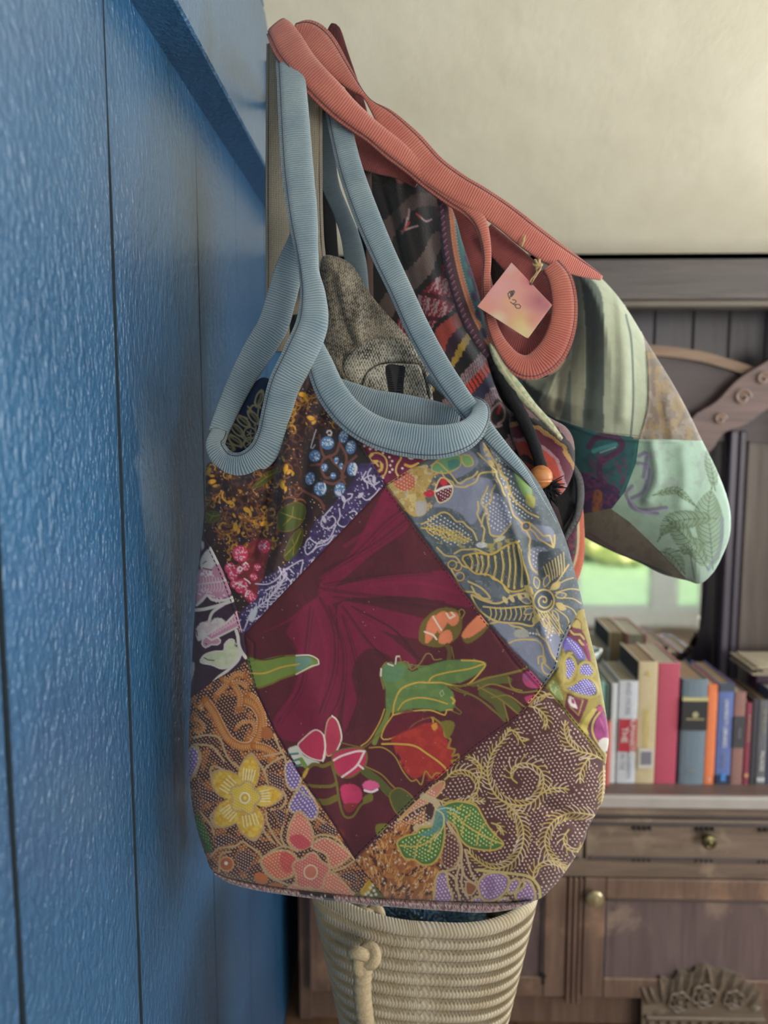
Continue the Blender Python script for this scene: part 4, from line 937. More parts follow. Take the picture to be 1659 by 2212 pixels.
    c.poly(M6([(640, 275), (760, 240), (880, 222), (900, 260), (820, 270), (700, 285)]), (94, 96, 44), True); c.poly(M6([(720, 290), (800, 300), (880, 340), (960, 420), (930, 440), (850, 380), (870, 470), (850, 495), (790, 400), (700, 330)]), (94, 96, 44), True, .95)
    for p in ([(640, 275), (760, 235), (960, 185), (990, 165)], [(700, 300), (780, 270), (890, 300), (960, 320), (1060, 310)], [(780, 350), (880, 340), (980, 410)], [(850, 380), (880, 490)], [(700, 285), (830, 360), (940, 450)], [(880, 230), (900, 290), (960, 310)]): c.stroke(M6(p), 3.6, (136, 118, 50))
    c.poly(M6([(965, 220), (1000, 190), (1060, 210), (1100, 270), (1080, 295), (1000, 290), (970, 260)]), (176, 62, 112)); c.poly(M6([(975, 350), (1020, 335), (1070, 340), (1020, 390), (985, 375)]), (188, 60, 110)); c.poly(M6([(965, 210), (1010, 200), (1010, 250), (975, 255)]), (132, 66, 116), True, .7)
    c.stroke(M6([(1080, 270), (1060, 320), (1000, 380)]), 3.4, YL)
    # red leaf
    c.poly(M6([(180, 600), (240, 560), (330, 520), (420, 500), (470, 510), (500, 580), (540, 650), (550, 720), (520, 790), (480, 830), (400, 800), (330, 835), (290, 820), (240, 720), (200, 650)]), (168, 44, 42), True, 1); c.mottle(M6([(200, 600), (420, 500), (540, 650), (480, 830), (290, 820)]), (186, 56, 46), .05, 16, .7, 7); c.poly(M6([(150, 520), (260, 430), (340, 440), (420, 480), (250, 560), (160, 590)]), (110, 18, 44), True, .8)
    c.stroke(M6([(125, 628), (220, 628), (320, 640), (400, 690), (470, 740), (520, 790)]), 4, YL)
    c.stroke(M6([(50, 650), (130, 650), (200, 700), (250, 790), (300, 850), (330, 840), (360, 870), (385, 790), (420, 830), (450, 800), (500, 820)]), 3, (170, 138, 56)); c.stroke(M6([(430, 470), (490, 520), (500, 580), (535, 600), (520, 650), (560, 660), (545, 700), (580, 690), (580, 720), (540, 730), (560, 750)]), 4.4, (158, 128, 52)); c.poly(M6([(470, 500), (540, 490), (560, 520), (520, 600), (500, 560)]), (124, 116, 40), True, .95)
    c.poly(M6([(420, 520), (450, 500), (460, 530), (440, 550)]), (214, 150, 60)); c.stroke(M6([(140, 490), (300, 560), (400, 470), (420, 510), (450, 520)]), 2.4, OLV, al=.0)
    # pink buds, lower left
    c.poly(M5([(700, 640), (730, 600), (800, 545), (850, 570), (865, 640), (855, 720), (800, 720), (740, 690)]), (186, 48, 86), True, 1, (222, 200, 190), 3); c.poly(M5([(860, 610), (875, 500), (905, 465), (935, 490), (960, 590), (930, 670), (880, 700), (865, 660)]), (190, 60, 90), True, 1, (200, 160, 130), 2.8); c.stroke(M5([(905, 460), (940, 495), (962, 590), (935, 665)]), 3, (232, 224, 214)); c.stroke(M5([(855, 575), (865, 640), (850, 730)]), 3.4, (236, 226, 220))
    c.poly(M5([(640, 660), (700, 640), (740, 700), (830, 740), (760, 760), (690, 750), (660, 700)]), (206, 206, 196), True); 
    for p in ([(650, 690), (700, 685)], [(670, 730), (720, 715)], [(690, 760), (740, 745)]): c.stroke(M5(p), 5, (84, 132, 122))
    c.stroke(M5([(740, 800), (790, 750), (850, 760), (900, 740)]), 8, OLV); c.stroke(M5([(740, 870), (800, 880), (900, 880), (930, 860)]), 7, OLV); c.stroke(M5([(800, 970), (870, 975), (930, 950)]), 14, OLV); c.stroke(M5([(900, 740), (930, 850), (950, 980), (980, 1060), (1030, 1060), (1080, 990), (1140, 960)]), 5, OLV); c.stroke(M5([(1100, 790), (1180, 850), (1260, 930), (1330, 960)]), 18, (88, 92, 42)); c.stroke(M5([(1100, 760), (1200, 810), (1280, 890), (1380, 940)]), 3, (146, 122, 50))
    c.stroke(M5([(720, 720), (745, 760)]), 9, (120, 150, 70)); c.stroke(M5([(760, 780), (730, 830)]), 7, YL); c.poly(M5([(760, 790), (820, 760), (840, 800), (800, 850)]), (82, 22, 44))
    c.poly(M5([(905, 700), (950, 665), (1050, 650), (1105, 670), (1110, 740), (1060, 800), (1000, 830), (930, 800)]), (196, 52, 94), True, 1, OLV, 3.4)
    for p in ([(915, 725), (960, 700), (1050, 672), (1100, 672)], [(1095, 680), (1050, 760), (965, 825)], [(1060, 750), (1090, 775)]): c.stroke(M5(p), 4.5, (240, 214, 216))
    c.poly(M5([(955, 890), (1010, 865), (1070, 890), (1085, 950), (1040, 995), (980, 990)]), (202, 56, 104)); c.poly(M5([(970, 990), (1060, 985), (1010, 1040)]), (140, 44, 50)); c.poly(M5([(1085, 870), (1120, 845), (1180, 860), (1190, 885), (1140, 905), (1095, 900)]), (226, 96, 150)); c.stroke(M5([(1100, 905), (1140, 915), (1175, 900)]), 5, (240, 220, 228)); c.poly(M5([(1090, 950), (1140, 920), (1150, 960), (1100, 985)]), (116, 110, 40))
    c.poly(M5([(1250, 930), (1300, 890), (1360, 920), (1390, 960), (1370, 1010), (1310, 1050), (1270, 1010)]), (84, 88, 44), True, 1, (132, 112, 46), 3); c.poly(M5([(1170, 1110), (1230, 1105), (1260, 1130), (1190, 1190), (1165, 1150)]), (120, 116, 44))
    c.stroke(M5([(960, 620), (1040, 640), (1100, 645), (1160, 590), (1200, 560)]), 3, (122, 100, 44)); c.poly(M5([(925, 1130), (980, 1150), (970, 1200), (940, 1180)]), (120, 40, 40))
    c.dots(scatter(A0, 40, 4), .9, (196, 150, 150), .8)
A4 = [(748, 870), (775, 950), (832, 1048), (880, 1016), (945, 980), (985, 890), (850, 870)]
def p_magenta(c):
    c.fill((112, 26, 62)); c.mottle(A4, (128, 34, 80), .0, 16, .6, 2); Y = (222, 186, 104)
    c.dots(M9([(560, 290), (610, 320), (650, 340), (580, 330), (560, 345), (700, 350), (630, 355), (680, 360), (740, 390), (770, 370), (830, 395), (795, 425), (818, 458), (803, 495), (820, 530), (797, 552), (740, 600), (905, 520), (885, 600)]), 2.6, (238, 224, 214))
    c.stroke(M9([(640, 395), (700, 390), (760, 430), (775, 510), (750, 580), (720, 590)]), 3.4, Y); c.stroke(M9([(650, 400), (620, 430), (640, 460), (690, 460)]), 6, Y); c.poly(M9([(710, 450), (740, 480), (735, 540), (700, 560), (690, 540), (720, 520)]), Y); c.stroke(M9([(640, 480), (680, 475), (700, 500)]), 3.6, Y)
    c.stroke(M9([(880, 380), (895, 430), (860, 490), (850, 550), (880, 610), (870, 700)]), 4, Y); c.ell(*M9([(975, 420)])[0], 8, 6, .5, (236, 224, 214)); c.stroke(M9([(1040, 410), (1090, 440), (1140, 430)]), 5, Y); c.stroke(M9([(930, 490), (980, 505), (1040, 480)]), 6, (224, 170, 80)); c.ell(*M9([(645, 472)])[0], 3, 3, 0, (220, 90, 130))
A5 = [(832, 1047), (880, 1016), (945, 980), (985, 890), (1060, 870), (1170, 980), (1270, 1120), (1310, 1300), (1250, 1319), (1214, 1394), (1203, 1444), (1168, 1492), (1108, 1428), (1052, 1345), (980, 1250), (905, 1150)]
def p_grey(c):
    c.fill((88, 98, 106)); LV = (140, 144, 170); G = (206, 180, 112); G2 = (214, 170, 92)
    c.mottle(A5, (104, 112, 124), .05, 22, .7, 1); c.mottle(A5, (74, 86, 92), .35, 16, .6, 9)
    for pg in (M4([(520, 500), (600, 440), (740, 420), (790, 470), (720, 620), (660, 700), (600, 640), (520, 600), (430, 590)]), M4([(720, 540), (820, 520), (900, 680), (800, 780), (760, 700)]), M4([(490, 260), (620, 240), (700, 330), (560, 420)]), M4([(850, 400), (920, 620), (1000, 690), (1140, 720), (1130, 800), (980, 760), (860, 520)]), M4([(1000, 850), (1100, 840), (1120, 920), (1060, 1000), (1010, 960)]), M4([(870, 1390), (1060, 1380), (1150, 1540), (1130, 1620), (1000, 1530)]), M4([(780, 1270), (900, 1270), (920, 1380), (860, 1380)]), M4([(1080, 1260), (1160, 1330), (1200, 1420), (1150, 1500), (1080, 1380)]), M4([(700, 180), (760, 200), (800, 330), (740, 340)])): c.poly(pg, LV, True, .8)
    # stained ochre corner with fruit
    c.poly(M4([(150, 460), (230, 370), (330, 350), (430, 380), (420, 440), (380, 520), (400, 600), (360, 650), (290, 640), (210, 560)]), (196, 164, 92), True, .95); c.mottle(M4([(150, 460), (330, 350), (440, 380), (420, 600), (290, 640)]), (218, 196, 140), .15, 8, .8, 6); c.mottle(M4([(150, 460), (330, 350), (440, 380), (420, 600), (290, 640)]), (170, 130, 60), .45, 6, .7, 2)
    c.ell(*M4([(258, 440)])[0], 24, 21, .3, (196, 92, 76), .9); c.dotfield(M4([(200, 380), (310, 390), (320, 480), (220, 500)]), (232, 190, 160), 7, 1.4); c.poly(M4([(330, 560), (390, 570), (380, 640), (330, 640)]), (178, 178, 186), True, .8)
    c.poly(M4([(440, 500), (480, 420), (545, 470), (530, 540), (470, 570), (450, 540)]), (110, 24, 50), True, 1, (228, 206, 160), 3); c.dotfield(M4([(450, 500), (540, 480), (500, 560)]), (240, 230, 230), 6, 1.3); c.poly(M4([(370, 510), (420, 490), (440, 520), (400, 540)]), (190, 40, 60)); c.poly(M4([(470, 450), (490, 420), (520, 450), (490, 470)]), (206, 50, 66)); c.stroke(M4([(440, 400), (470, 380), (500, 300), (560, 300)]), 4, G2); c.stroke(M4([(450, 500), (490, 480), (540, 470)]), 5, (236, 228, 220))
    # teal green leaves under the neck band
    c.poly(M4([(420, 370), (450, 320), (520, 290), (590, 290), (590, 350), (520, 390), (460, 390)]), (116, 166, 116), True, 1, G, 3); c.poly(M4([(520, 320), (580, 310), (590, 350), (530, 370)]), (70, 130, 130), True, .8); c.poly(M4([(600, 290), (650, 290), (670, 340), (620, 350)]), (130, 176, 110), True, 1, G, 3); c.poly(M4([(915, 360), (960, 370), (1010, 450), (1020, 530), (980, 540), (930, 440)]), (132, 168, 96), True); c.poly(M4([(990, 520), (1040, 540), (1030, 600), (985, 570)]), (176, 172, 80), True, .8)
    c.mottle(M4([(720, 190), (800, 210), (850, 400), (920, 520), (880, 520), (780, 400)]), (206, 176, 90), -.1, 7, .8, 5); c.mottle(M4([(700, 800), (920, 790), (940, 900), (700, 880)]), (196, 178, 80), -.05, 9, .6, 3); c.mottle(M4([(440, 720), (640, 760), (650, 840), (430, 800)]), (186, 178, 96), .0, 8, .6, 13)
    # fine white dotting
    for pg in (M4([(720, 540), (820, 520), (900, 680), (790, 740)]), M4([(440, 640), (600, 700), (660, 800), (520, 820), (380, 720)]), M4([(790, 250), (860, 300), (930, 480), (1030, 650), (940, 640), (840, 440)]), M4([(1010, 860), (1100, 850), (1060, 990)]), M4([(1080, 1260), (1160, 1330), (1120, 1400)])): c.dotfield(pg, (222, 224, 230), 8, 1.7, .6)
    def wig(p, w=3.6, col=G):
        q = cr(M4(p), 13); r = np.random.RandomState(int(p[0][0])); q = q+r.randn(*q.shape)*2.2; c.stroke(q, w, col)
    for p in ([(350, 700), (420, 670), (470, 630), (520, 640), (560, 680), (640, 700), (690, 760), (700, 800)], [(690, 560), (700, 640), (720, 700), (740, 770), (720, 810)], [(760, 480), (720, 540), (740, 620), (700, 700)], [(800, 470), (770, 560), (760, 640), (770, 760), (820, 780), (900, 700)], [(880, 530), (910, 640), (1000, 720), (1090, 800), (1150, 840), (1170, 760)], [(860, 430), (900, 520), (960, 600), (1060, 660)], [(960, 680), (1000, 780), (1000, 860), (1020, 960), (1070, 1000), (1080, 920), (1140, 940)], [(560, 870), (640, 850), (720, 850), (800, 880), (880, 820), (940, 810)], [(450, 830), (500, 880), (560, 900), (600, 950), (700, 960), (760, 1000), (830, 1050), (880, 1110)], [(540, 960), (560, 1020), (620, 1080), (700, 1130), (780, 1160)], [(770, 1290), (860, 1270), (920, 1300), (1000, 1340)], [(870, 1410), (960, 1390), (1060, 1390), (1090, 1470), (1120, 1560), (1160, 1600)], [(1050, 1330), (1120, 1420), (1160, 1520)], [(420, 360), (460, 330), (540, 400), (600, 460), (700, 380)], [(480, 380), (560, 470), (620, 480), (740, 390), (800, 380)], [(1010, 690), (1060, 740), (1120, 780), (1150, 840)], [(690, 270), (760, 330), (820, 420), (860, 540)], [(730, 200), (800, 330), (900, 520)]): wig(p)
    # shell of stripes
    sh = M4([(610, 890), (700, 870), (760, 880), (800, 870), (860, 830), (930, 810), (960, 900), (1000, 1060), (900, 1100), (840, 1050), (760, 1000), (680, 990), (620, 930)])
    c.poly(sh, (70, 80, 78), True, 1, (206, 172, 70), 3.6)
    for (x0, y0, x1, y1) in ((650, 880, 660, 960), (690, 880, 690, 980), (720, 890, 715, 990), (760, 890, 740, 1000), (800, 890, 790, 1020), (840, 860, 840, 1040), (880, 830, 880, 1070), (910, 820, 915, 1080), (940, 830, 960, 1070)): c.stroke(M4([(x0, y0), ((x0+x1)/2+12, (y0+y1)/2), (x1, y1)]), 5, G); c.stroke(M4([(x0+6, y0+16), ((x0+x1)/2+18, (y0+y1)/2), (x1+4, y1-14)]), 1.6, (90, 90, 70))
    # leaves with veins
    lf = M4([(660, 1120), (720, 1150), (820, 1170), (920, 1120), (1010, 1120), (1030, 1190), (1030, 1300), (940, 1290), (820, 1280), (740, 1240), (690, 1190)]); c.poly(lf, (66, 76, 88), True, 1, G, 4); c.stroke(M4([(730, 1190), (840, 1200), (960, 1190), (1030, 1185)]), 3.4, G)
    for k in range(9): x = 770+k*30; c.stroke(M4([(x, 1195), (x+8, 1235), (x-6, 1270)]), 2.6, G)
    for k, x in enumerate((860, 900, 950, 990)): c.ell(*M4([(x, 1150-k*8)])[0], 9, 4.5, 1.0, (212, 190, 140))
    c.stroke(M4([(640, 1040), (720, 1080), (770, 1140), (700, 1130), (660, 1070)]), 4, G)
    lf = M4([(1060, 870), (1120, 860), (1180, 840), (1230, 930), (1200, 1020), (1120, 1060), (1060, 1010)]); c.poly(lf, (64, 74, 82), True)
    for k in range(8): c.stroke(M4([(1090+k*17, 950-k*12), (1110+k*15, 1010-k*8), (1115+k*14, 1050-k*10)]), 2, G)
    c.stroke(M4([(1120, 1100), (1180, 1030), (1240, 940)]), 3, G); c.fern(M4([(360, 720), (440, 730), (540, 760), (640, 800)]), (214, 180, 76), None, 3, 15, 9, 2.4)
    # spiral rosette and petals
    cx, cy = M4([(1092, 1155)])[0]; c.ell(cx, cy, 22, 24, 0, (66, 78, 92), 1, G, 3.4)
    c.stroke([(cx+(17-t*1.6)*math.cos(t*.9), cy+(18-t*1.7)*math.sin(t*.9)) for t in np.linspace(0, 10, 40)], 3, G)
    for k in range(11):
        a = k*.571+.2; p = (cx+27*math.cos(a), cy+30*math.sin(a)); q = (cx+50*math.cos(a+.12), cy+56*math.sin(a+.12)); c.poly([p, ((p[0]+q[0])/2-8*math.sin(a), (p[1]+q[1])/2+8*math.cos(a)), q, ((p[0]+q[0])/2+6*math.sin(a), (p[1]+q[1])/2-6*math.cos(a))], (104, 112, 126) if k % 3 else (204, 182, 120), True, 1, G, 2.2)
    for k in range(7): a = -.9+k*.36; c.stroke([(cx+30*math.cos(a), cy+34*math.sin(a)), (cx+62*math.cos(a+.1), cy+60*math.sin(a+.1)), (cx+80*math.cos(a+.25), cy+82*math.sin(a+.25))], 2.4, G)
    for k in range(6): c.stroke(M4([(1040+k*16, 1220), (1080+k*18, 1290), (1130+k*16, 1350)]), 2, G)
    c.poly(M4([(920, 1330), (990, 1330), (1000, 1370), (920, 1370)]), (170, 170, 164)); c.dots(M4([(1010, 1348), (1028, 1350), (1046, 1353), (1062, 1357)]), 2, (226, 224, 220)); c.stroke(M4([(1060, 1530), (1060, 1490), (1095, 1490), (1100, 1520), (1080, 1530), (1090, 1580), (1130, 1600)]), 3.4, G); c.ell(*M4([(720, 822)])[0], 12, 6, 0, (206, 206, 208)); c.ell(*M4([(830, 785)])[0], 12, 5, -.4, (196, 190, 160))
    for (x, y) in ((575, 950), (590, 1010), (545, 940), (985, 710)): c.ell(*M4([(x, y)])[0], 9, 9, 0, (80, 90, 92), 1, G2, 2.4)
    c.mottle(A5, (150, 158, 176), .55, 5, .5, 14, .5)
A7 = [(1176, 1482), (1203, 1444), (1214, 1394), (1250, 1319), (1310, 1290), (1340, 1500), (1330, 1670), (1308, 1651), (1270, 1600), (1232, 1554), (1200, 1510)]
def p_violet(c):
    c.fill((158, 142, 66)); OL = (176, 158, 84); VI = (110, 98, 182); MG = (106, 30, 62); PUR = (146, 36, 112)
    c.mottle(A7, (138, 124, 56), .1, 12, .7, 2)
    c.poly(M7([(390, 90), (470, 160), (470, 240), (540, 400), (570, 660), (500, 560), (380, 440), (270, 320), (300, 200)]), MG, True); c.poly(M7([(330, 200), (400, 110), (460, 170), (460, 240), (420, 230)]), OL); c.stroke(M7([(320, 260), (370, 310), (450, 310), (500, 370)]), 4.5, OL); c.stroke(M7([(440, 390), (480, 440), (530, 450)]), 5, OL); c.stroke(M7([(510, 420), (560, 560), (575, 680)]), 5, PUR)
    c.poly(M7([(250, 340), (340, 370), (440, 460), (520, 600), (510, 660), (420, 640), (380, 570), (330, 530), (260, 560), (220, 470)]), VI, True); c.poly(M7([(240, 540), (330, 520), (400, 610), (430, 640), (500, 640), (480, 700), (400, 720)]), (92, 92, 78), True)
    for pg in (M7([(250, 640), (310, 590), (370, 650), (395, 760), (350, 870), (300, 930), (250, 900), (260, 760)]), M7([(440, 740), (490, 690), (570, 690), (640, 800), (600, 870), (500, 860), (440, 840)]), M7([(240, 1030), (350, 980), (450, 900), (560, 880), (670, 980), (690, 1100), (600, 1140), (470, 1120), (350, 1080)])):
        c.poly(pg, (86, 86, 72), True, 1, OL, 6); q = np.array(pg); m = q.mean(0); c.poly([(m+(p-m)*.8).tolist() for p in q], VI, True); c.dotfield([(m+(p-m)*.84).tolist() for p in q], (226, 222, 244), 5.2, 1.3, .9)
    c.dotfield(M7([(260, 370), (400, 430), (500, 620), (400, 560)]), (226, 222, 244), 5.5, 1.3, .9)
    for pg, col in ((M7([(280, 1090), (430, 1150), (560, 1170), (520, 1300), (430, 1500), (330, 1380), (250, 1290), (250, 1210)]), (112, 38, 60)), (M7([(290, 1130), (500, 1180), (430, 1400), (300, 1260)]), OL), (M7([(300, 1120), (480, 1180), (425, 1370), (300, 1240)]), (120, 42, 66)), (M7([(310, 1120), (360, 1150), (420, 1300), (330, 1270), (290, 1200)]), (230, 222, 222)), (M7([(330, 1150), (370, 1180), (380, 1240), (340, 1220)]), (180, 50, 110))): c.poly(pg, col, False)
    c.poly(M7([(660, 1280), (740, 1260), (830, 1520), (830, 1800), (800, 1920), (650, 1760), (550, 1620), (560, 1500)]), (92, 30, 58), True); c.poly(M7([(480, 1480), (620, 1300), (680, 1290), (550, 1520), (560, 1640), (470, 1560)]), (196, 178, 88), True)
    c.poly(M7([(700, 1350), (750, 1340), (830, 1560), (830, 1720), (700, 1740), (640, 1640), (650, 1500)]), PUR, True); c.stroke(M7([(720, 1330), (640, 1440), (610, 1560), (640, 1680), (700, 1770), (800, 1920)]), 4.6, OL); c.poly(M7([(690, 1760), (740, 1690), (830, 1690), (830, 1790), (780, 1880)]), (206, 202, 192), True); c.poly(M7([(700, 1400), (760, 1480), (780, 1600), (720, 1480)]), (186, 90, 150), True, .7); c.poly(M7([(680, 1260), (740, 1260), (750, 1330), (690, 1340)]), (176, 50, 110))
    c.poly(M7([(50, 960), (130, 930), (200, 1080), (220, 1180), (150, 1180), (60, 1060)]), (150, 164, 100), True); c.mottle(M7([(50, 960), (130, 930), (220, 1180), (60, 1060)]), (186, 200, 150), .0, 5, .8, 3)
    c.stroke(M7([(190, 980), (280, 1000), (380, 950), (440, 860)]), 5, OL); c.stroke(M7([(200, 990), (250, 900), (230, 700), (300, 560), (340, 560)]), 5, OL)
A6 = [(1176, 1482), (1200, 1510), (1232, 1554), (1270, 1600), (1308, 1651), (1340, 1700), (1330, 1990), (820, 1990), (828, 1934), (797, 1895), (766, 1856), (784, 1839), (834, 1789), (907, 1716), (983, 1651), (1051, 1597), (1124, 1546)]
def p_fern(c):
    c.fill((84, 44, 44)); G = (196, 172, 104); C2 = (216, 196, 166)
    c.dotfield([(x, y) for x, y in A6], (222, 196, 184), 8.2, 1.75, .95, False)
    def band_(p, w): c.stroke(p, w, (84, 44, 44))
    sp1 = M6([(930, 860), (900, 830), (900, 780), (950, 745), (1020, 750), (1075, 790), (1090, 860), (1060, 940), (990, 990), (900, 990), (820, 950), (770, 870), (755, 770), (790, 670), (850, 600), (890, 530)])
    sp2 = M6([(860, 970), (940, 1060), (970, 1160), (950, 1270), (880, 1350), (780, 1370), (690, 1320), (630, 1260)])
    sp3 = M6([(1240, 1140), (1210, 1190), (1230, 1250), (1290, 1270), (1330, 1220)])
    sp4 = M6([(1420, 1060), (1340, 1045), (1250, 1040), (1160, 1080), (1110, 1150), (1100, 1230), (1140, 1310), (1220, 1370), (1300, 1310)])
    sp5 = M6([(1440, 720), (1380, 690), (1300, 670), (1240, 620), (1215, 550), (1220, 490)])
    sp6 = M6([(1380, 690), (1340, 740), (1310, 800), (1310, 860)])
    sp7 = M6([(1040, 1460), (1030, 1400), (1060, 1350), (1120, 1325), (1190, 1340), (1230, 1390)])
    sp8 = M6([(500, 840), (560, 790), (640, 790), (700, 850), (690, 920), (640, 970)])
    sp9 = M6([(700, 860), (720, 780), (680, 720), (620, 700)])
    sp10 = M6([(1000, 400), (1060, 420), (1110, 480), (1100, 540)])
    sp11 = M6([(1180, 380), (1130, 330), (1060, 350), (1000, 400)])
    sp12 = M6([(1450, 760), (1450, 860), (1440, 960), (1430, 1020)])
    sp13 = M6([(1070, 930), (1120, 900), (1180, 890), (1240, 900)])
    sp14 = M6([(880, 540), (930, 560), (960, 610), (1000, 600)])
    sp15 = M6([(450, 960), (540, 985), (640, 970), (740, 970)])
    sp16 = M6([(1060, 1540), (1080, 1480), (1050, 1420)]); sp17 = M6([(780, 1100), (830, 1120), (850, 1170)]); sp18 = M6([(820, 1480), (880, 1400), (960, 1330)])
    allp = [sp1, sp2, sp3, sp4, sp5, sp6, sp7, sp8, sp9, sp10, sp11, sp12, sp13, sp14, sp15, sp17]
    for p in allp: band_(p, 24)
    for p, b_ in ((sp1, 20), (sp2, 20), (sp3, 15), (sp4, 18), (sp5, 18), (sp6, 15), (sp7, 15), (sp8, 18), (sp9, 14), (sp10, 14), (sp11, 13), (sp12, 15), (sp13, 14), (sp14, 13), (sp15, 13), (sp17, 10)): c.fern(p, G, C2, 3.6, b_, 8.6, 2.2)
    # orange-brown lower left of this cloth
    org = M6([(0, 1280), (120, 1190), (220, 1100), (300, 1080), (430, 1000), (430, 1150), (500, 1270), (470, 1380), (430, 1550), (0, 1600), (-60, 1400)])
    c.poly(org, (156, 94, 48), False); c.mottle(org, (74, 34, 34), .25, 10, .95, 3, .12); c.mottle(org, (186, 122, 62), .3, 9, .8, 11, .2)
    r = random.Random(5)
    for (x, y) in scatter(org, 300, 21): a = -1.1+.5*math.sin(x*.03); c.stroke([(x, y), (x+5*math.cos(a), y+5*math.sin(a)), (x+9*math.cos(a-.3), y+9*math.sin(a-.3))], 1.5, (226, 176, 118))
    c.dots(scatter(org, 60, 22), 2.4, (222, 196, 170)); c.dotfield(M6([(170, 1100), (430, 1000), (430, 1060), (220, 1130)]), (230, 180, 160), 7, 1.7)
    c.poly(M6([(380, 930), (430, 880), (480, 850), (500, 870), (440, 950), (300, 1030), (220, 1090), (270, 1030)]), (196, 128, 110), True, 1, (206, 174, 110), 3); c.dotfield(M6([(380, 930), (430, 900), (440, 940), (280, 1040)]), (240, 206, 196), 6.5, 1.6)
    c.stroke(M6([(370, 940), (450, 980), (450, 1050), (400, 1110), (330, 1130)]), 14, (196, 176, 140)); c.poly(M6([(395, 985), (430, 1000), (435, 1040), (410, 1090), (380, 1070)]), (70, 40, 40)); c.dotfield(M6([(300, 1060), (380, 1030), (420, 1100), (330, 1110)]), (226, 206, 190), 7, 1.6)
    # stems and petals to the violet blossom
    for p in (M6([(490, 1040), (520, 1100), (560, 1160), (600, 1240), (600, 1340), (620, 1420), (690, 1470)]), M6([(500, 1070), (560, 1190), (590, 1260), (570, 1360), (500, 1390)]), M6([(620, 1260), (640, 1330), (660, 1400), (700, 1460)]), M6([(590, 1350), (570, 1440), (590, 1560)]), M6([(610, 1370), (600, 1470), (640, 1550)]), M6([(500, 1390), (560, 1430), (570, 1500)])): c.stroke(p, 4.6, (196, 172, 134))
    c.poly(M6([(500, 1180), (560, 1170), (590, 1280), (540, 1370), (490, 1350), (480, 1270)]), (96, 50, 44), True, .9, (170, 140, 100), 2.4); c.dotfield(M6([(500, 1180), (560, 1170), (590, 1280), (540, 1370), (490, 1350)]), (222, 190, 176), 7.5, 1.6)
    # green leaves
    for lf, mid in ((M6([(460, 1020), (540, 975), (620, 975), (690, 1000), (720, 1050), (760, 1120), (800, 1170), (850, 1225), (800, 1260), (720, 1260), (640, 1240), (590, 1190), (560, 1120), (500, 1070)]), [(470, 1020), (560, 1050), (610, 1100), (700, 1160), (780, 1200), (845, 1225)]), (M6([(215, 1215), (260, 1180), (330, 1160), (350, 1130), (420, 1120), (480, 1080), (500, 1130), (490, 1230), (470, 1290), (430, 1340), (370, 1350), (320, 1320), (260, 1310), (230, 1260)]), [(470, 1130), (420, 1200), (330, 1240), (235, 1235)])):
        c.poly(lf, (70, 110, 56), True, 1, (196, 166, 84), 4.2); q = np.array(lf); m = q.mean(0)
        c.poly([(m+(p-m)*.9).tolist() for p in q], (78, 122, 62), True, .9); c.dotfield([(m+(p-m)*.85).tolist() for p in q], (206, 216, 140), 7.5, 1.9, .6)
        c.stroke(M6(mid), 3.4, (206, 180, 90)); mm = M6(mid)
        for k in range(1, len(mm)-1):
            for dx, dy in ((16, -22), (-4, 26)): c.stroke([mm[k], (mm[k][0]+dx*.5, mm[k][1]+dy*.6), (mm[k][0]+dx, mm[k][1]+dy)], 2.6, (206, 180, 90))
    c.poly(M6([(450, 1020), (500, 1000), (520, 1080), (480, 1120), (450, 1160), (380, 1180), (340, 1170), (420, 1130)]), (84, 140, 138), True, .85); c.stroke(M6([(450, 1020), (490, 1050), (490, 1120), (440, 1200)]), 3, (206, 196, 150)); c.stroke(M6([(455, 1020), (520, 1010), (580, 1040)]), 3, (160, 200, 190))
    # violet blossoms
    for pg in (M6([(700, 1460), (740, 1410), (820, 1395), (880, 1430), (870, 1500), (800, 1560), (730, 1560), (705, 1510)]), M6([(885, 1460), (930, 1430), (950, 1460), (920, 1510), (880, 1520)]), M6([(920, 1530), (980, 1470), (960, 1440), (1010, 1450), (1040, 1520), (1030, 1570), (960, 1580)]), M6([(450, 1420), (480, 1390), (510, 1400), (520, 1470), (545, 1530), (530, 1580), (440, 1580), (440, 1500)]), M6([(820, 1570), (860, 1545), (890, 1575), (860, 1590)]), M6([(660, 1560), (710, 1540), (740, 1580), (680, 1590)])):
        c.poly(pg, (150, 112, 164), True, 1, (200, 178, 120), 5); q = np.array(pg); m = q.mean(0); c.dotfield([(m+(p-m)*.85).tolist() for p in q], (232, 220, 238), 7, 1.8, .9)
    c.poly(M6([(740, 1440), (790, 1420), (800, 1500), (760, 1540)]), (120, 84, 136), True, .5); c.stroke(M6([(690, 1380), (780, 1390), (880, 1400), (1000, 1420), (1060, 1480), (1070, 1560)]), 6, (198, 182, 116)); c.poly(M6([(630, 1450), (690, 1480), (660, 1530), (630, 1520)]), (150, 90, 56), True, 1, (196, 172, 134), 3)
A8 = [(799, 1898), (760, 1945), (836, 1948), (828, 1934)]
def p_tri(c):
    c.fill((104, 100, 44)); c.poly([(799, 1898), (778, 1925), (786, 1935), (804, 1920)], (206, 166, 50), True); c.dots([(800, 1918), (808, 1924), (796, 1928), (812, 1932), (802, 1934), (790, 1932), (806, 1912)], 3.2, (228, 226, 206))
A3 = [(395, 1520), (440, 1487), (470, 1465), (505, 1448), (530, 1428), (535, 1430), (549, 1485), (592, 1579), (650, 1680), (716, 1774), (767, 1857), (799, 1899), (760, 1960), (380, 1960)]
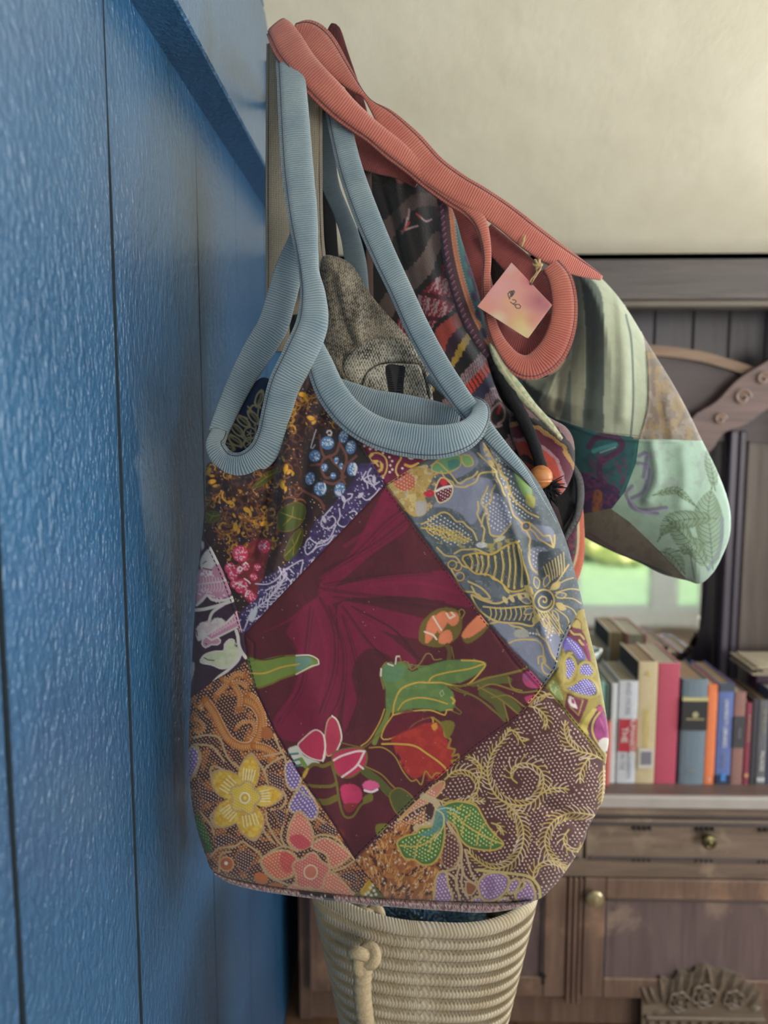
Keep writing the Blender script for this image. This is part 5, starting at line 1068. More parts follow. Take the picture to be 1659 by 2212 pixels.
def p_orange(c):
    c.fill((74, 34, 34)); O = (166, 98, 46); O2 = (196, 124, 62); CR = (196, 166, 124)
    c.mottle(A3, O, .1, 15, .95, 3, .12); c.mottle(A3, (70, 32, 32), .3, 10, .9, 17, .12); c.dotfield(A3, (226, 190, 160), 6.4, 1.35, .8, False)
    # paisley scrolls at the top
    for p, w in ((M5([(150, 370), (200, 440), (240, 520), (290, 600), (360, 640), (430, 630), (470, 560), (480, 470), (440, 400), (380, 370)]), 20), (M5([(330, 540), (370, 500), (430, 500), (440, 560), (400, 600)]), 9), (M5([(210, 340), (270, 280), (330, 210), (380, 220)]), 12), (M5([(250, 240), (300, 260), (350, 330), (350, 410)]), 12), (M5([(440, 640), (500, 650), (560, 690), (540, 720)]), 18), (M5([(410, 330), (450, 360), (490, 440), (500, 530)]), 12), (M5([(70, 480), (110, 490), (140, 530), (110, 560), (80, 540)]), 8), (M5([(300, 270), (350, 260), (400, 290)]), 10), (M5([(90, 400), (130, 420), (120, 380)]), 8)):
        c.stroke(p, w, (176, 104, 46)); c.stroke(p, w*.5, O2, al=.7)
        q = cr(p, 4.2)
        for k in range(1, len(q)-1):
            t = q[k+1]-q[k-1]; n = np.array([-t[1], t[0]])/(np.linalg.norm(t)+1e-6); c.stroke([q[k]-n*w*.1, q[k]+n*w*.36+t*.25], 1.2, (232, 184, 130)); c.dots([(q[k]-n*w*.42).tolist()], 1.1, (240, 214, 186))
    # cream outlined lattice
    for p in ([(80, 590), (150, 575), (230, 590), (260, 660), (290, 720), (350, 770)], [(80, 630), (180, 640), (230, 690), (260, 730)], [(95, 640), (120, 700), (90, 800), (50, 850)], [(560, 570), (590, 650), (620, 700), (640, 790)], [(620, 700), (560, 730), (510, 770), (500, 800)], [(500, 700), (560, 690), (600, 680)], [(510, 1040), (520, 1100), (560, 1180), (600, 1230)], [(490, 1050), (500, 1150), (560, 1220)], [(610, 900), (630, 960), (600, 1010), (540, 1020)], [(200, 1120), (180, 1060), (220, 1020), (260, 980)], [(60, 900), (110, 1020), (180, 1110), (200, 1170)], [(180, 1300), (230, 1250), (320, 1240), (370, 1210), (400, 1230)], [(230, 1390), (240, 1290), (300, 1270)], [(400, 1230), (470, 1280), (500, 1340)], [(230, 1430), (300, 1470), (420, 1500), (560, 1520)], [(470, 1330), (540, 1270), (620, 1240), (700, 1270)], [(480, 1350), (530, 1420), (640, 1470)], [(790, 1190), (840, 1170), (930, 1190), (990, 1260), (1040, 1320)], [(780, 1080), (800, 1060), (850, 1090), (900, 1120)], [(900, 1390), (970, 1370), (1030, 1330)], [(930, 1420), (980, 1480), (1040, 1520)], [(360, 780), (340, 820), (200, 760), (180, 810), (220, 850)], [(460, 730), (500, 790), (520, 860)], [(640, 1020), (620, 1080), (600, 1180), (620, 1230)]): c.stroke(M5(p), 4.4, CR)
    # dark petals between
    for pg in (M5([(110, 830), (160, 900), (230, 920), (210, 980), (130, 960)]), M5([(70, 900), (130, 1000), (100, 1030)]), M5([(520, 800), (600, 820), (620, 900), (540, 870)]), M5([(200, 1180), (280, 1170), (340, 1210), (220, 1240)]), M5([(330, 1290), (390, 1260), (440, 1310), (370, 1400)]), M5([(560, 1020), (630, 1040), (600, 1120)]), M5([(820, 1120), (880, 1100), (960, 1170), (860, 1160)]), M5([(930, 1340), (1000, 1290), (1020, 1320)]), M5([(950, 1420), (1030, 1390), (1060, 1470)])): c.poly(pg, (66, 28, 32), True, .95, (170, 106, 60), 2); c.dotfield(pg, (230, 206, 196), 6, 1.3)
    # violet flower at the seam and at the left rim
    for pg in (M5([(625, 760), (670, 730), (720, 830), (690, 900), (640, 880)]), M5([(650, 990), (700, 900), (740, 880), (820, 1010), (790, 1080), (720, 1050), (660, 1030)]), M5([(50, 660), (90, 650), (110, 720), (80, 800), (45, 830)])): c.poly(pg, (128, 104, 168), True, 1, CR, 4.4); c.dotfield(pg, (228, 220, 240), 7, 1.7, .9)
    c.stroke(M5([(700, 900), (760, 940), (800, 950)]), 4, (190, 170, 150))
    c.poly(M5([(90, 1040), (140, 1110), (190, 1260), (150, 1270), (100, 1140)]), (56, 100, 48), True); c.dotfield(M5([(90, 1040), (140, 1110), (190, 1260), (100, 1140)]), (150, 190, 130), 6, 1.2)
    # yellow star flower
    cx, cy = M5([(384, 950)])[0]
    for (x, y, w) in ((425, 700, 34), (600, 930, 34), (440, 1190, 44), (210, 1110, 40), (200, 810, 44)):
        px, py = M5([(x, y)])[0]; a = math.atan2(py-cy, px-cx); L = math.hypot(px-cx, py-cy); n = (-math.sin(a), math.cos(a)); u = (math.cos(a), math.sin(a)); w *= .62
        pg = [(cx, cy), (cx+u[0]*L*.45+n[0]*w, cy+u[1]*L*.45+n[1]*w), (cx+u[0]*L*.8+n[0]*w*.75, cy+u[1]*L*.8+n[1]*w*.75), (px, py), (cx+u[0]*L*.8-n[0]*w*.75, cy+u[1]*L*.8-n[1]*w*.75), (cx+u[0]*L*.45-n[0]*w, cy+u[1]*L*.45-n[1]*w)]
        c.poly([(q[0]+(q[0]-cx)*.08, q[1]+(q[1]-cy)*.08) for q in pg], CR, True); c.poly(pg, (222, 178, 62), True); c.mottle(pg, (232, 200, 96), .0, 7, .8, 3); c.mottle(pg, (206, 140, 50), .5, 6, .6, 9)
        for k in (-2, -1, 0, 1, 2): c.stroke([(cx+u[0]*L*.42+n[0]*k*w*.25, cy+u[1]*L*.42+n[1]*k*w*.25), (cx+u[0]*L*.68+n[0]*k*w*.3, cy+u[1]*L*.68+n[1]*k*w*.3)], 2.2, (246, 238, 196))
    pet = [(cx+(30+5*math.cos(5*t+.4))*math.cos(t), cy+(33+5*math.cos(5*t+.4))*math.sin(t)) for t in np.linspace(0, 6.28, 26)[:-1]]
    c.poly(pet, (224, 190, 70), True, 1, CR, 4); c.dotfield(pet, (240, 226, 150), 5, 1); c.ell(cx, cy, 10, 11, 0, (222, 180, 60), 1, (244, 238, 214), 3); c.ell(cx, cy, 3, 4, 0, (240, 224, 160))
    # pink flower
    pk = (206, 122, 104); cx, cy = M5([(777, 1393)])[0]
    for pg, col in ((M5([(650, 1120), (690, 1040), (730, 1040), (790, 1150), (780, 1230), (700, 1260), (640, 1210)]), (214, 124, 108)), (M5([(480, 1330), (560, 1270), (650, 1270), (700, 1330), (660, 1420), (560, 1430)]), (214, 112, 80)), (M5([(780, 1240), (860, 1190), (960, 1240), (1010, 1300), (900, 1370), (870, 1290)]), (206, 118, 100)), (M5([(880, 1390), (960, 1440), (1030, 1540), (880, 1540), (820, 1480)]), (214, 130, 104)), (M5([(640, 1490), (700, 1460), (780, 1500), (830, 1540), (640, 1530)]), (210, 128, 106))): c.poly(pg, col, True, 1, CR, 4.4); c.dotfield(pg, (240, 200, 180), 6.4, 1.4, .7)
    c.poly(M5([(650, 1190), (720, 1170), (780, 1230), (710, 1260)]), (196, 56, 84), True, .8); c.poly(M5([(610, 1270), (690, 1320), (650, 1400), (600, 1360)]), (200, 66, 78), True, .7)
    pet = [(cx+(37+5*math.cos(5*t+1))*math.cos(t), cy+(38+5*math.cos(5*t+1))*math.sin(t)) for t in np.linspace(0, 6.28, 28)[:-1]]
    c.poly(pet, (204, 108, 98), True, 1, CR, 4.4); c.dotfield(pet, (236, 190, 176), 6, 1.2); c.ell(cx, cy, 14, 15, 0, (206, 120, 100), 1, (222, 200, 170), 3)
    c.ell(*M5([(275, 1345)])[0], 15, 15, 0, (176, 100, 58), 1, (214, 160, 110), 3); c.ell(*M5([(272, 1340)])[0], 4, 4, 0, (236, 224, 220)); c.ell(*M5([(480, 1430)])[0], 16, 12, .4, (206, 112, 54)); c.ell(*M5([(570, 1480)])[0], 16, 9, .2, (184, 104, 50)); c.ell(*M5([(515, 565)])[0], 12, 14, 0, (176, 104, 60))
OUT = [(660, 770), (700, 850), (745, 905), (830, 945), (930, 955), (1010, 930), (1050, 920), (1085, 950), (1130, 998), (1168, 1050), (1200, 1112), (1224, 1172), (1243, 1240), (1258, 1300), (1276, 1380), (1291, 1440), (1302, 1500), (1312, 1560), (1315, 1600), (1309, 1650), (1306, 1715), (1292, 1750), (1269, 1792), (1262, 1818), (1232, 1868), (1196, 1915), (1155, 1946), (1080, 1951), (1000, 1950), (900, 1948), (800, 1941), (700, 1930), (600, 1917), (520, 1902), (463, 1884), (445, 1850), (426, 1792), (414, 1730), (408, 1660), (408, 1580), (412, 1500), (415, 1420), (420, 1330), (426, 1250), (434, 1180), (440, 1120), (444, 1060), (450, 1000), (500, 1012), (560, 985), (590, 930), (620, 860)]
BAGY = .95
def yb(X, Y): return BAGY+.00002*(X-860)+.02*np.clip((1000-Y)/250, 0, 1)*np.clip((700-X)/200, 0, 1)
tote = Cloth(OUT, 1.7, yb, .052, 190, folds=[
    ([(640, 830), (622, 930), (612, 1040), (618, 1130), (590, 1230)], 17, .012), ([(600, 930), (588, 1020), (572, 1110), (545, 1200)], 13, -.012), ([(700, 870), (672, 960), (655, 1080), (640, 1180)], 14, -.007),
    ([(470, 1040), (500, 1075), (540, 1095), (580, 1085)], 14, -.010), ([(450, 1070), (490, 1110), (550, 1130)], 15, .008), ([(560, 1020), (520, 1050), (470, 1060)], 10, .006), ([(670, 820), (640, 900)], 10, -.005),
    ([(1045, 960), (1075, 1040), (1110, 1140), (1140, 1240), (1180, 1380), (1212, 1470)], 13, .007), ([(1075, 970), (1110, 1060), (1150, 1180), (1180, 1300)], 16, -.007), ([(1110, 1010), (1170, 1120), (1210, 1240)], 15, .005),
    ([(640, 1300), (660, 1450), (700, 1600), (720, 1720)], 40, .004), ([(950, 1150), (960, 1300), (930, 1450)], 50, -.004), ([(1260, 1790), (1220, 1760), (1180, 1740)], 12, -.006), ([(1300, 1500), (1270, 1480), (1240, 1500)], 10, .004), ([(1200, 1520), (1260, 1570), (1300, 1580)], 12, -.004), ([(760, 1860), (740, 1700), (700, 1600)], 30, -.003)], back=.10)
for pl in (A0+[A0[0]], A4[:5], A5[-6:]+[A5[0]], A7[:4], A7[-5:]+[A7[0]], A2[1:11], A3[-3:-1]): tote.groove(pl, 2.6, .0016)
TM = cloth_mat('printed_cotton', 1400, .2)
bag = thing('tote_bag', 'patchwork batik tote bag with light blue ribbed straps, frontmost of the hanging bags', 'bag', tuple(P(860, 1400, BAGY)))
parts = [('fern_patch', None, p_fern, 'brown patch with gold fern scrolls, green leaves and violet blossoms', False), ('flower_patch', A3, p_orange, 'orange brown batik patch with a yellow star flower and a pink flower', False), ('leaf_patch', A2, p_white, 'dark purple patch with white and pink leaves', False), ('berry_patch', A1, p_brown, 'gathered brown and gold patch with blue berries and a purple border', False), ('grey_patch', A5, p_grey, 'blue grey patch with gold wandering lines', False), ('violet_patch', A7, p_violet, 'olive patch with violet petals and purple diamonds', False), ('magenta_patch', A4, p_magenta, 'small magenta patch with white dots and gold paisley', False), ('centre_patch', A0, p_centre, 'maroon diamond patch with magenta flower rays, pink buds and green leaves', False), ('triangle_patch', A8, p_tri, 'tiny yellow green triangle with white dots', False)]
tote.build(bag, parts, TM, cloth_mat('lining_cotton', 1400, .2))
DKT = plain('dark_thread', (40, 26, 60), .8, 0, 0, 10, 0)
def off(pl, d):
    p = np.array(pl, float); t = np.gradient(p, axis=0); t /= np.linalg.norm(t, axis=1)[:, None]; return (p+np.stack([-t[:, 1], t[:, 0]], 1)*d).tolist()
stitches('seam_stitching', bag, [off(A0[:6], 4), off(A0[5:13], 4), off(A0[12:], 4), off([(449, 1168)]+A2[2:6], 7), off(A7[:3]+[(1240, 1340)], -5), off([(1300, 1641)]+A7[-3:], 4), off(A4[1:4], 4), [(770, 1862), (798, 1899), (828, 1934)]], DKT, tote.depth)
# bottom binding strip, whitish with dark red strokes
bp = cr([(462, 1886, 5), (500, 1903, 12), (560, 1917, 14), (640, 1929, 14), (720, 1938, 15), (800, 1946, 17), (880, 1952, 18), (960, 1957, 19), (1040, 1961, 20), (1100, 1958, 14), (1150, 1947, 4)], 2)
c = Cv(455, 1870, 1165, 1985, 1.3); c.fill((196, 178, 176))
strip = [(p[0], p[1]-p[2]/2-2) for p in bp]+[(p[0], p[1]+p[2]/2+2) for p in bp[::-1]]
r = random.Random(3)
for k in range(0, len(bp), 2):
    x, y = bp[k][0], bp[k][1]; dx = r.uniform(-9, 9); c.stroke([(x-dx, y-11+r.random()*5), (x+r.uniform(-3, 3), y), (x+dx, y+6+r.random()*5)], 1.8, r.choice(((110, 34, 52), (86, 30, 46), (140, 60, 72))))
c.stroke([(655, 1922), (700, 1930), (712, 1946)], 22, (40, 30, 44)); c.dots([(672, 1932), (694, 1937), (702, 1934)], 2, (220, 210, 210))
m_ = len(bp); nn = 9; th = np.linspace(-math.pi*.55, math.pi*.55, nn); rows = []
for k in range(nn): v = math.sin(th[k]); rows.append(Pn(bp[:, 0], bp[:, 1]+v*bp[:, 2]*.55, BAGY-.004-.010*math.cos(th[k])-.006*(1-abs(v))))
V = np.stack(rows, 1).reshape(-1, 3)
ci = [(bp[:, 0], bp[:, 1]+math.sin(t)*bp[:, 2]*.55) for t in th]
cols = np.stack([c.col[np.clip(((y-c.y0)/c.c).astype(int), 0, c.ny-1), np.clip(((x-c.x0)/c.c).astype(int), 0, c.nx-1)] for x, y in ci], 1).reshape(-1, 3)
i = np.arange(m_-1)[:, None]*nn; k = np.arange(nn-1)[None]
o = mesh_np('bottom_binding', V, np.stack([i+k, i+k+1, i+nn+k+1, i+nn+k], -1).reshape(-1, 4), TM, bag, cols); o['label'] = 'narrow whitish base gusset with dark red strokes'
# navy lining seen through the arm opening
def p_navy(c):
    c.fill((14, 40, 78)); L = (170, 160, 120); f = lambda p: [(440+.1447*x, 780+.1447*y) for x, y in p]
    for a, b_, cc in ([(860, 440), (800, 560), (760, 620)], [(800, 640), (700, 700), (760, 900)], [(820, 700), (790, 900), (760, 960)], [(560, 830), (650, 860), (620, 980)], [(480, 980), (540, 1100), (600, 1160)], [(360, 1110), (420, 1240), (560, 1280)], [(400, 1090), (480, 1150), (560, 1270)], [(300, 1260), (360, 1300), (400, 1270)], [(870, 500), (820, 640), (850, 700)], [(660, 680), (700, 740), (690, 850)]): c.stroke(f([a, b_, cc]), 3.4, L)
    for (x, y, a) in ((745, 840, .9), (590, 900, .7), (500, 1030, .8), (470, 1190, .6), (830, 560, 1.9), (340, 1280, .3)):
        px, py = f([(x, y)])[0]; c.ell(px, py, 17, 7.5, a, (14, 34, 68), 1, L, 3)
        for k in range(-3, 4): c.stroke([(px+k*4*math.cos(a), py+k*4*math.sin(a)), (px+k*4*math.cos(a)+4, py+k*4*math.sin(a)-1)], 1.8, L)
    for (x, y) in ((690, 1080), (690, 1230)):
        px, py = f([(x, y)])[0]; c.ell(px, py, 13, 13, 0, (16, 40, 76), 1, L, 3.2)
        for k in range(5): a = k*1.257; c.stroke([(px, py), (px+7*math.cos(a), py+7*math.sin(a))], 2.6, L)
    c.stroke(f([(560, 1290), (620, 1200), (760, 1130), (780, 980)]), 3.4, L)
lin_ = Cloth([(570, 815), (606, 860), (590, 960), (560, 1010), (500, 1012), (462, 985), (470, 930), (520, 860)], 1.7, lambda X, Y: .988+0*X, .004, 30, back=.004)
lin_.build(bag, [('lining', None, p_navy, 'navy lining with cream leaves', True)], TM, None)
# ribbed light blue bands
BLU = rib_mat('light_blue_ribbing', (174, 196, 206), (148, 176, 192), 2.9, .38)
BLD = rib_mat('light_blue_ribbing_shaded', (140, 160, 172), (118, 140, 152), 2.2, .16)  # darker, flatter copy of the ribbing, with shade put into the colour
band('strap', bag, [(664, 450, .985, 30), (648, 520, .985, 46), (626, 580, .985, 54), (606, 650, .985, 58), (588, 706, .985, 60), (556, 760, .985, 58), (522, 820, .982, 50), (494, 880, .978, 44), (470, 938, .972, 38)], BLU, .006, 0, label='back edge of the arm opening binding')
band('strap', bag, [(626, 118, 1.05, 56), (629, 170, 1.03, 56), (635, 260, 1.0, 60), (643, 370, .975, 62), (654, 470, .955, 58), (662, 540, .94, 46), (668, 590, .932, 40), (676, 640, .925, 50), (674, 700, .918, 62), (648, 765, .912, 66), (615, 830, .912, 62), (598, 890, .915, 58), (586, 940, .918, 56), (566, 980, .92, 56), (528, 1003, .925, 50), (490, 998, .935, 44), (466, 966, .95, 38), (474, 935, .972, 34)], BLU, .0075, 1, label='long left strap running down round the arm opening')
band('neck_binding', bag, [(676, 745, .925, 40), (692, 790, .915, 52), (715, 845, .905, 58), (755, 896, .898, 60), (810, 932, .893, 62), (875, 950, .89, 66), (945, 955, .888, 66), (1000, 942, .892, 58), (1030, 915, .905, 44), (1038, 885, .925, 34), (1022, 868, .95, 24)], BLU, .008, 1, label='ribbed binding along the front neckline')
band('back_rim', bag, [(722, 830, .995, 30), (760, 852, .99, 46), (810, 873, .985, 56), (860, 884, .98, 62), (910, 892, .978, 58), (955, 898, .98, 48), (990, 905, .985, 26)], BLU, .007, 0, label='ribbed binding along the far rim of the opening')
band('strap', bag, [(722, 210, 1.075, 44), (738, 290, 1.05, 46), (758, 370, 1.03, 48), (790, 460, 1.01, 50), (826, 545, .995, 48), (866, 630, .98, 46), (905, 715, .965, 47), (950, 795, .95, 46), (995, 862, .935, 44), (1040, 920, .925, 38), (1085, 972, .918, 30), (1130, 1022, .925, 18), (1160, 1065, .937, 10), (1200, 1130, .946, 6)], BLU, .006, 1, label='right strap running down the side of the neckline')
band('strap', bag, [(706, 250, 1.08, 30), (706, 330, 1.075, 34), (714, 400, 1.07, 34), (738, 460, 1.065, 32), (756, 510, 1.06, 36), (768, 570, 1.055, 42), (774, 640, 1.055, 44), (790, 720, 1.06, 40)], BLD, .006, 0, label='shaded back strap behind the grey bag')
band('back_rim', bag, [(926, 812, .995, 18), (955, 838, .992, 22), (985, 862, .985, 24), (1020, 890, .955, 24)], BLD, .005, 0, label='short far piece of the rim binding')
# ============================================================ IRON COAT HOOK ON THE BEAM
IRON = plain('black_iron', (40, 38, 38), .5, .7, .2, 60)
HKY = 1.50; hz = P(602, 200, HKY).z; tipx = P(712, 118, 1.085)
hook = thing('coat_hook', 'black iron hook on the blue beam carrying all the hanging bags', 'hook', (LX, HKY, hz))
box('back_plate', LX, LX+.006, HKY-.015, HKY+.03, hz-.05, hz+.05, IRON, hook, .002)
MB().tube([(LX+.004, HKY+.008, hz-.02), (LX+.035, HKY-.02, hz-.03), P(640, 170, 1.25), P(640, 145, 1.13), P(668, 140, 1.098), P(700, 130, 1.09), (tipx.x, 1.088, tipx.z)], [.007]*6+[.008], 10).build('hook_arm', IRON, hook, True)
for z in (hz+.035, hz-.035): MB().lathe([(.004, .006), (.004, .009), (.001, .010)], (LX, HKY+.008, z), 'x', 10).build('screw', IRON, hook)
# ============================================================ GREY TWEED BAG
def tweed_mat():
    m, nt, b = new_mat('grey_tweed'); a = nt.nodes.new('ShaderNodeVertexColor'); a.layer_name = 'Col'
    n2 = noise(nt, coords(nt), 18, 4); n1 = noise(nt, coords(nt), 300, 3)
    k = ramp(nt, n2.outputs['Fac'], [(.3, (.72, .70, .66)), (.7, (1.1, 1.1, 1.1))])
    nt.links.new(mixc(nt, 1.0, a.outputs['Color'], k, 'MULTIPLY'), b.inputs['Base Color']); b.inputs['Roughness'].default_value = .9
    bump(nt, b, n1.outputs['Fac'], .35, .002); return m
TW = tweed_mat()
def herring_mat():
    m, nt, b = new_mat('tweed_webbing'); t = nt.nodes.new('ShaderNodeUVMap'); sp_ = nt.nodes.new('ShaderNodeSeparateXYZ'); nt.links.new(t.outputs[0], sp_.inputs[0])
    s = math_n(nt, 'SINE', math_n(nt, 'MULTIPLY', math_n(nt, 'ADD', sp_.outputs['X'], math_n(nt, 'MULTIPLY', sp_.outputs['Y'], 1.2)), 2.2))
    s2 = math_n(nt, 'SINE', math_n(nt, 'MULTIPLY', sp_.outputs['Y'], 2.9)); h = math_n(nt, 'ADD', s, s2)
    nt.links.new(ramp(nt, math_n(nt, 'MULTIPLY', math_n(nt, 'ADD', h, 2), .25), [(.2, tuple(alb((104, 96, 84)))), (.6, tuple(alb((196, 186, 164))))]), b.inputs['Base Color'])
    b.inputs['Roughness'].default_value = .9; bump(nt, b, h, .5, .0012); return m
TWB = herring_mat()
tw = thing('shoulder_bag', 'grey tweed bag with black zip poking out behind the blue neckline', 'bag', tuple(P(800, 700, 1.03)))
band('strap', tw, [(598, 95, 1.075, 40), (598, 200, 1.066, 42), (598, 400, 1.055, 44), (600, 560, 1.05, 46), (600, 680, 1.045, 46), (604, 760, 1.04, 40)], TWB, .0022, 1, e=.5)
band('strap', tw, [(618, 95, 1.083, 40), (622, 300, 1.075, 44), (628, 560, 1.07, 40), (634, 680, 1.065, 30)], TWB, .0022, 0, e=.5)
band('strap', tw, [(672, 120, 1.07, 42), (672, 300, 1.06, 44), (674, 450, 1.052, 42), (680, 560, 1.045, 44), (700, 640, 1.04, 50)], TWB, .0024, -1, e=.5)
def weave(c, d, l, p=4.4, ang=0, thr=.0):
    ca, sa = math.cos(ang), math.sin(ang); u = (c.X*ca+c.Y*sa)*2*math.pi/p; v = (-c.X*sa+c.Y*ca)*2*math.pi/p
    row = np.floor(v/(2*math.pi)) % 2; s = np.sin(u+row*math.pi)*np.sin(v*.5+math.pi/2*0)**2
    n = vnoise(c.X/3, c.Y/3)*.5+vnoise(c.X/40, c.Y/40)*.3; k = np.clip(.5+.9*s+n-thr, 0, 1)[..., None]
    c.col[:] = alb(d)*(1-k)+alb(l)*k
def p_tweed(c): weave(c, (60, 56, 52), (170, 164, 150), 4.6, .25)
def p_tweed_d(c): weave(c, (52, 50, 46), (150, 144, 130), 4.2, .1)
def p_tweed_shaded(c): weave(c, (54, 49, 46), (170, 160, 142), 5.2, .3)  # body tweed: its shading is put into a darker, browner tone
def p_tweed_l(c): weave(c, (50, 46, 44), (206, 200, 184), 6.0, .08)
b1 = Cloth([(694, 560), (722, 553), (760, 572), (790, 620), (820, 660), (862, 706), (905, 760), (926, 800), (934, 850), (936, 960), (760, 980), (700, 900), (690, 780), (688, 640)], 1.7, lambda X, Y: 1.048+0*X, .036, 90, folds=[([(720, 600), (735, 680), (760, 740)], 10, -.004), ([(700, 760), (735, 800), (760, 850)], 12, .006), ([(780, 640), (770, 720), (800, 770)], 12, .004), ([(745, 770), (790, 830)], 9, -.005)])
b1.build(tw, [('body', None, p_tweed_shaded, None, True)], TW, TW, 'back')
fl_ = Cloth([(742, 785), (775, 748), (820, 730), (880, 735), (906, 762), (928, 800), (934, 840), (931, 884), (922, 868), (916, 826), (908, 792), (890, 785), (830, 784), (800, 798), (784, 828), (770, 845), (745, 815)], 1.7, lambda X, Y: 1.012+0*X, .009, 40, folds=[([(786, 822), (806, 780), (840, 768), (890, 770), (916, 800)], 4, -.0014)], back=.006)
fl_.build(tw, [('flap', None, p_tweed_l, 'pale speckled flap edge folded over the zip', True)], TW, TW, 'flap_underside')
lo_ = Cloth([(786, 826), (802, 798), (834, 786), (890, 787), (910, 800), (922, 850), (925, 900), (780, 900)], 1.7, lambda X, Y: 1.004+0*X, .003, 20, back=.003)
lo_.build(tw, [('pocket_front', None, p_tweed_l, None, True)], TW, None, holes=([(834, 790), (868, 790), (876, 792), (872, 830), (868, 900), (846, 900), (838, 840)],))
BLK = plain('black_tape', (14, 14, 20), .6, 0, .1, 200, .2)
MB().prism([XZ(x, y, 1.0045) for x, y in ((826, 784), (888, 784), (884, 900), (836, 900))], 1.0045, 1.0065).build('zip_tape', BLK, tw)
TEETH = plain('dark_teeth', (34, 36, 52), .35, .3, 0, 10, 0)
for nm_, path in (('zip_teeth', [(838, 792), (843, 820), (849, 850), (854, 890)]), ('zip_teeth', [(868, 790), (865, 815), (862, 845), (860, 890)])):
    q = cr(path, 4.4); mb = MB()
    for (x, y) in q: a, b_ = P(x-4.5, y, 1.003), P(x+4.5, y, 1.003); mb.tube([a, b_], .0010, 6)
    stuff(mb.build(nm_, TEETH, tw))
# ============================================================ WOVEN STRIPED BAG
WV = cloth_mat('handwoven_wool', 500, .6, .95, .3)
wvb = thing('shoulder_bag', 'dark handwoven bag striped crimson and mauve, behind the right blue strap', 'bag', tuple(P(1000, 800, 1.12)))
def wave_rows(c, k=.25, p=4.6, ang=1.1):
    ca, sa = math.cos(ang), math.sin(ang); s = np.sin((c.X*ca+c.Y*sa)*2*math.pi/p)*np.sin((-c.X*sa+c.Y*ca)*2*math.pi/p)
    c.col *= (1+k*s+.25*k*vnoise(c.X/2.4, c.Y/2.4))[..., None]
ST = [(50, (24, 20, 27)), (34, (78, 62, 62)), (66, (26, 24, 28)), (42, (96, 80, 78)), (16, (18, 16, 22)), (78, (120, 26, 44)), (14, (26, 20, 28)), (38, (150, 62, 54)), (22, (50, 28, 48)), (14, (160, 130, 52)), (30, (20, 18, 24)), (26, (150, 122, 130)), (24, (196, 66, 54)), (26, (48, 46, 74)), (22, (150, 122, 130)), (64, (22, 20, 24)), (34, (140, 114, 116)), (22, (24, 20, 26)), (26, (110, 30, 48)), (30, (150, 122, 130)), (20, (24, 20, 26)), (200, (60, 40, 50))]
def p_woven(c):
    s = (c.X-860)*.88-(c.Y-380)*.48; ph = 1.15*(.62*(c.X-862)+.62*(c.Y-372)-.010*np.clip(s+10, 0, 80)**2-.0012*np.clip(-s-30, 0, 300)**2)+14*vnoise(c.X/60, c.Y/60)+1.5*np.sin(s*.5)
    c.fill((26, 22, 28)); a = 0
    for i, (w, col) in enumerate(ST):
        m = (ph >= a) & (ph < a+w); c.col[m] = alb(col)
        if col == (120, 26, 44): z = np.abs(((s*.5+ph) % 26)-13)-((ph-a) % 20)*.5; k = m & (np.abs(z) < 2.6); c.col[k] = alb((160, 130, 136)); k = m & (np.abs(((s*.7-ph*.6) % 40)-20) < 4); c.col[k] = alb((70, 18, 34))
        if col == (196, 66, 54): k = m & ((s % 9) < 3); c.col[k] = alb((60, 24, 34))
        if col in ((150, 122, 130), (116, 98, 94), (140, 114, 116), (98, 78, 74)): k = m & ((s+ph*.3) % 6 < 2.2); c.col[k] = alb(tuple(int(q*.55) for q in col))
        a += w
    for p in ([(880, 470), (876, 490), (868, 505)], [(866, 500), (888, 492), (902, 488)], [(905, 466), (920, 478), (932, 474)], [(884, 452), (882, 474)]): c.stroke(p, 3.2, (176, 150, 150))
    c.stroke([(872, 498), (884, 480)], 4, (170, 50, 60)); c.stroke([(900, 462), (908, 470)], 4, (150, 50, 60)); c.stroke([(852, 378), (866, 392)], 12, (120, 48, 44))
    for p in ([(1076, 872), (1062, 886), (1058, 906), (1070, 922), (1084, 918)], [(1080, 870), (1090, 886), (1088, 906), (1076, 916)], [(1068, 850), (1080, 862), (1094, 872)], [(1060, 840), (1076, 838)]): c.stroke(p, 4, (170, 142, 142))
    c.stroke([(1080, 878), (1076, 892)], 6, (190, 40, 60)); wave_rows(c)
w1 = Cloth([(772, 352), (800, 345), (862, 352), (918, 376), (956, 416), (968, 480), (980, 560), (998, 650), (1022, 716), (1062, 780), (1108, 868), (1150, 948), (1182, 1010), (1214, 1080), (1230, 1160), (1190, 1240), (1080, 1300), (940, 1290), (840, 1180), (800, 1000), (784, 760), (774, 540)], 2.2, lambda X, Y: 1.135+0*X, .045, 130, folds=[([(815, 370), (850, 470), (880, 600), (930, 740)], 14, -.010), ([(900, 380), (905, 480), (930, 600), (985, 720), (1060, 840)], 18, .010), ([(855, 370), (860, 450), (890, 560)], 12, .008), ([(1000, 700), (1060, 800), (1130, 940)], 14, -.006)], back=.11)
w1.build(wvb, [('body', None, p_woven, None, True)], WV, WV, 'back')
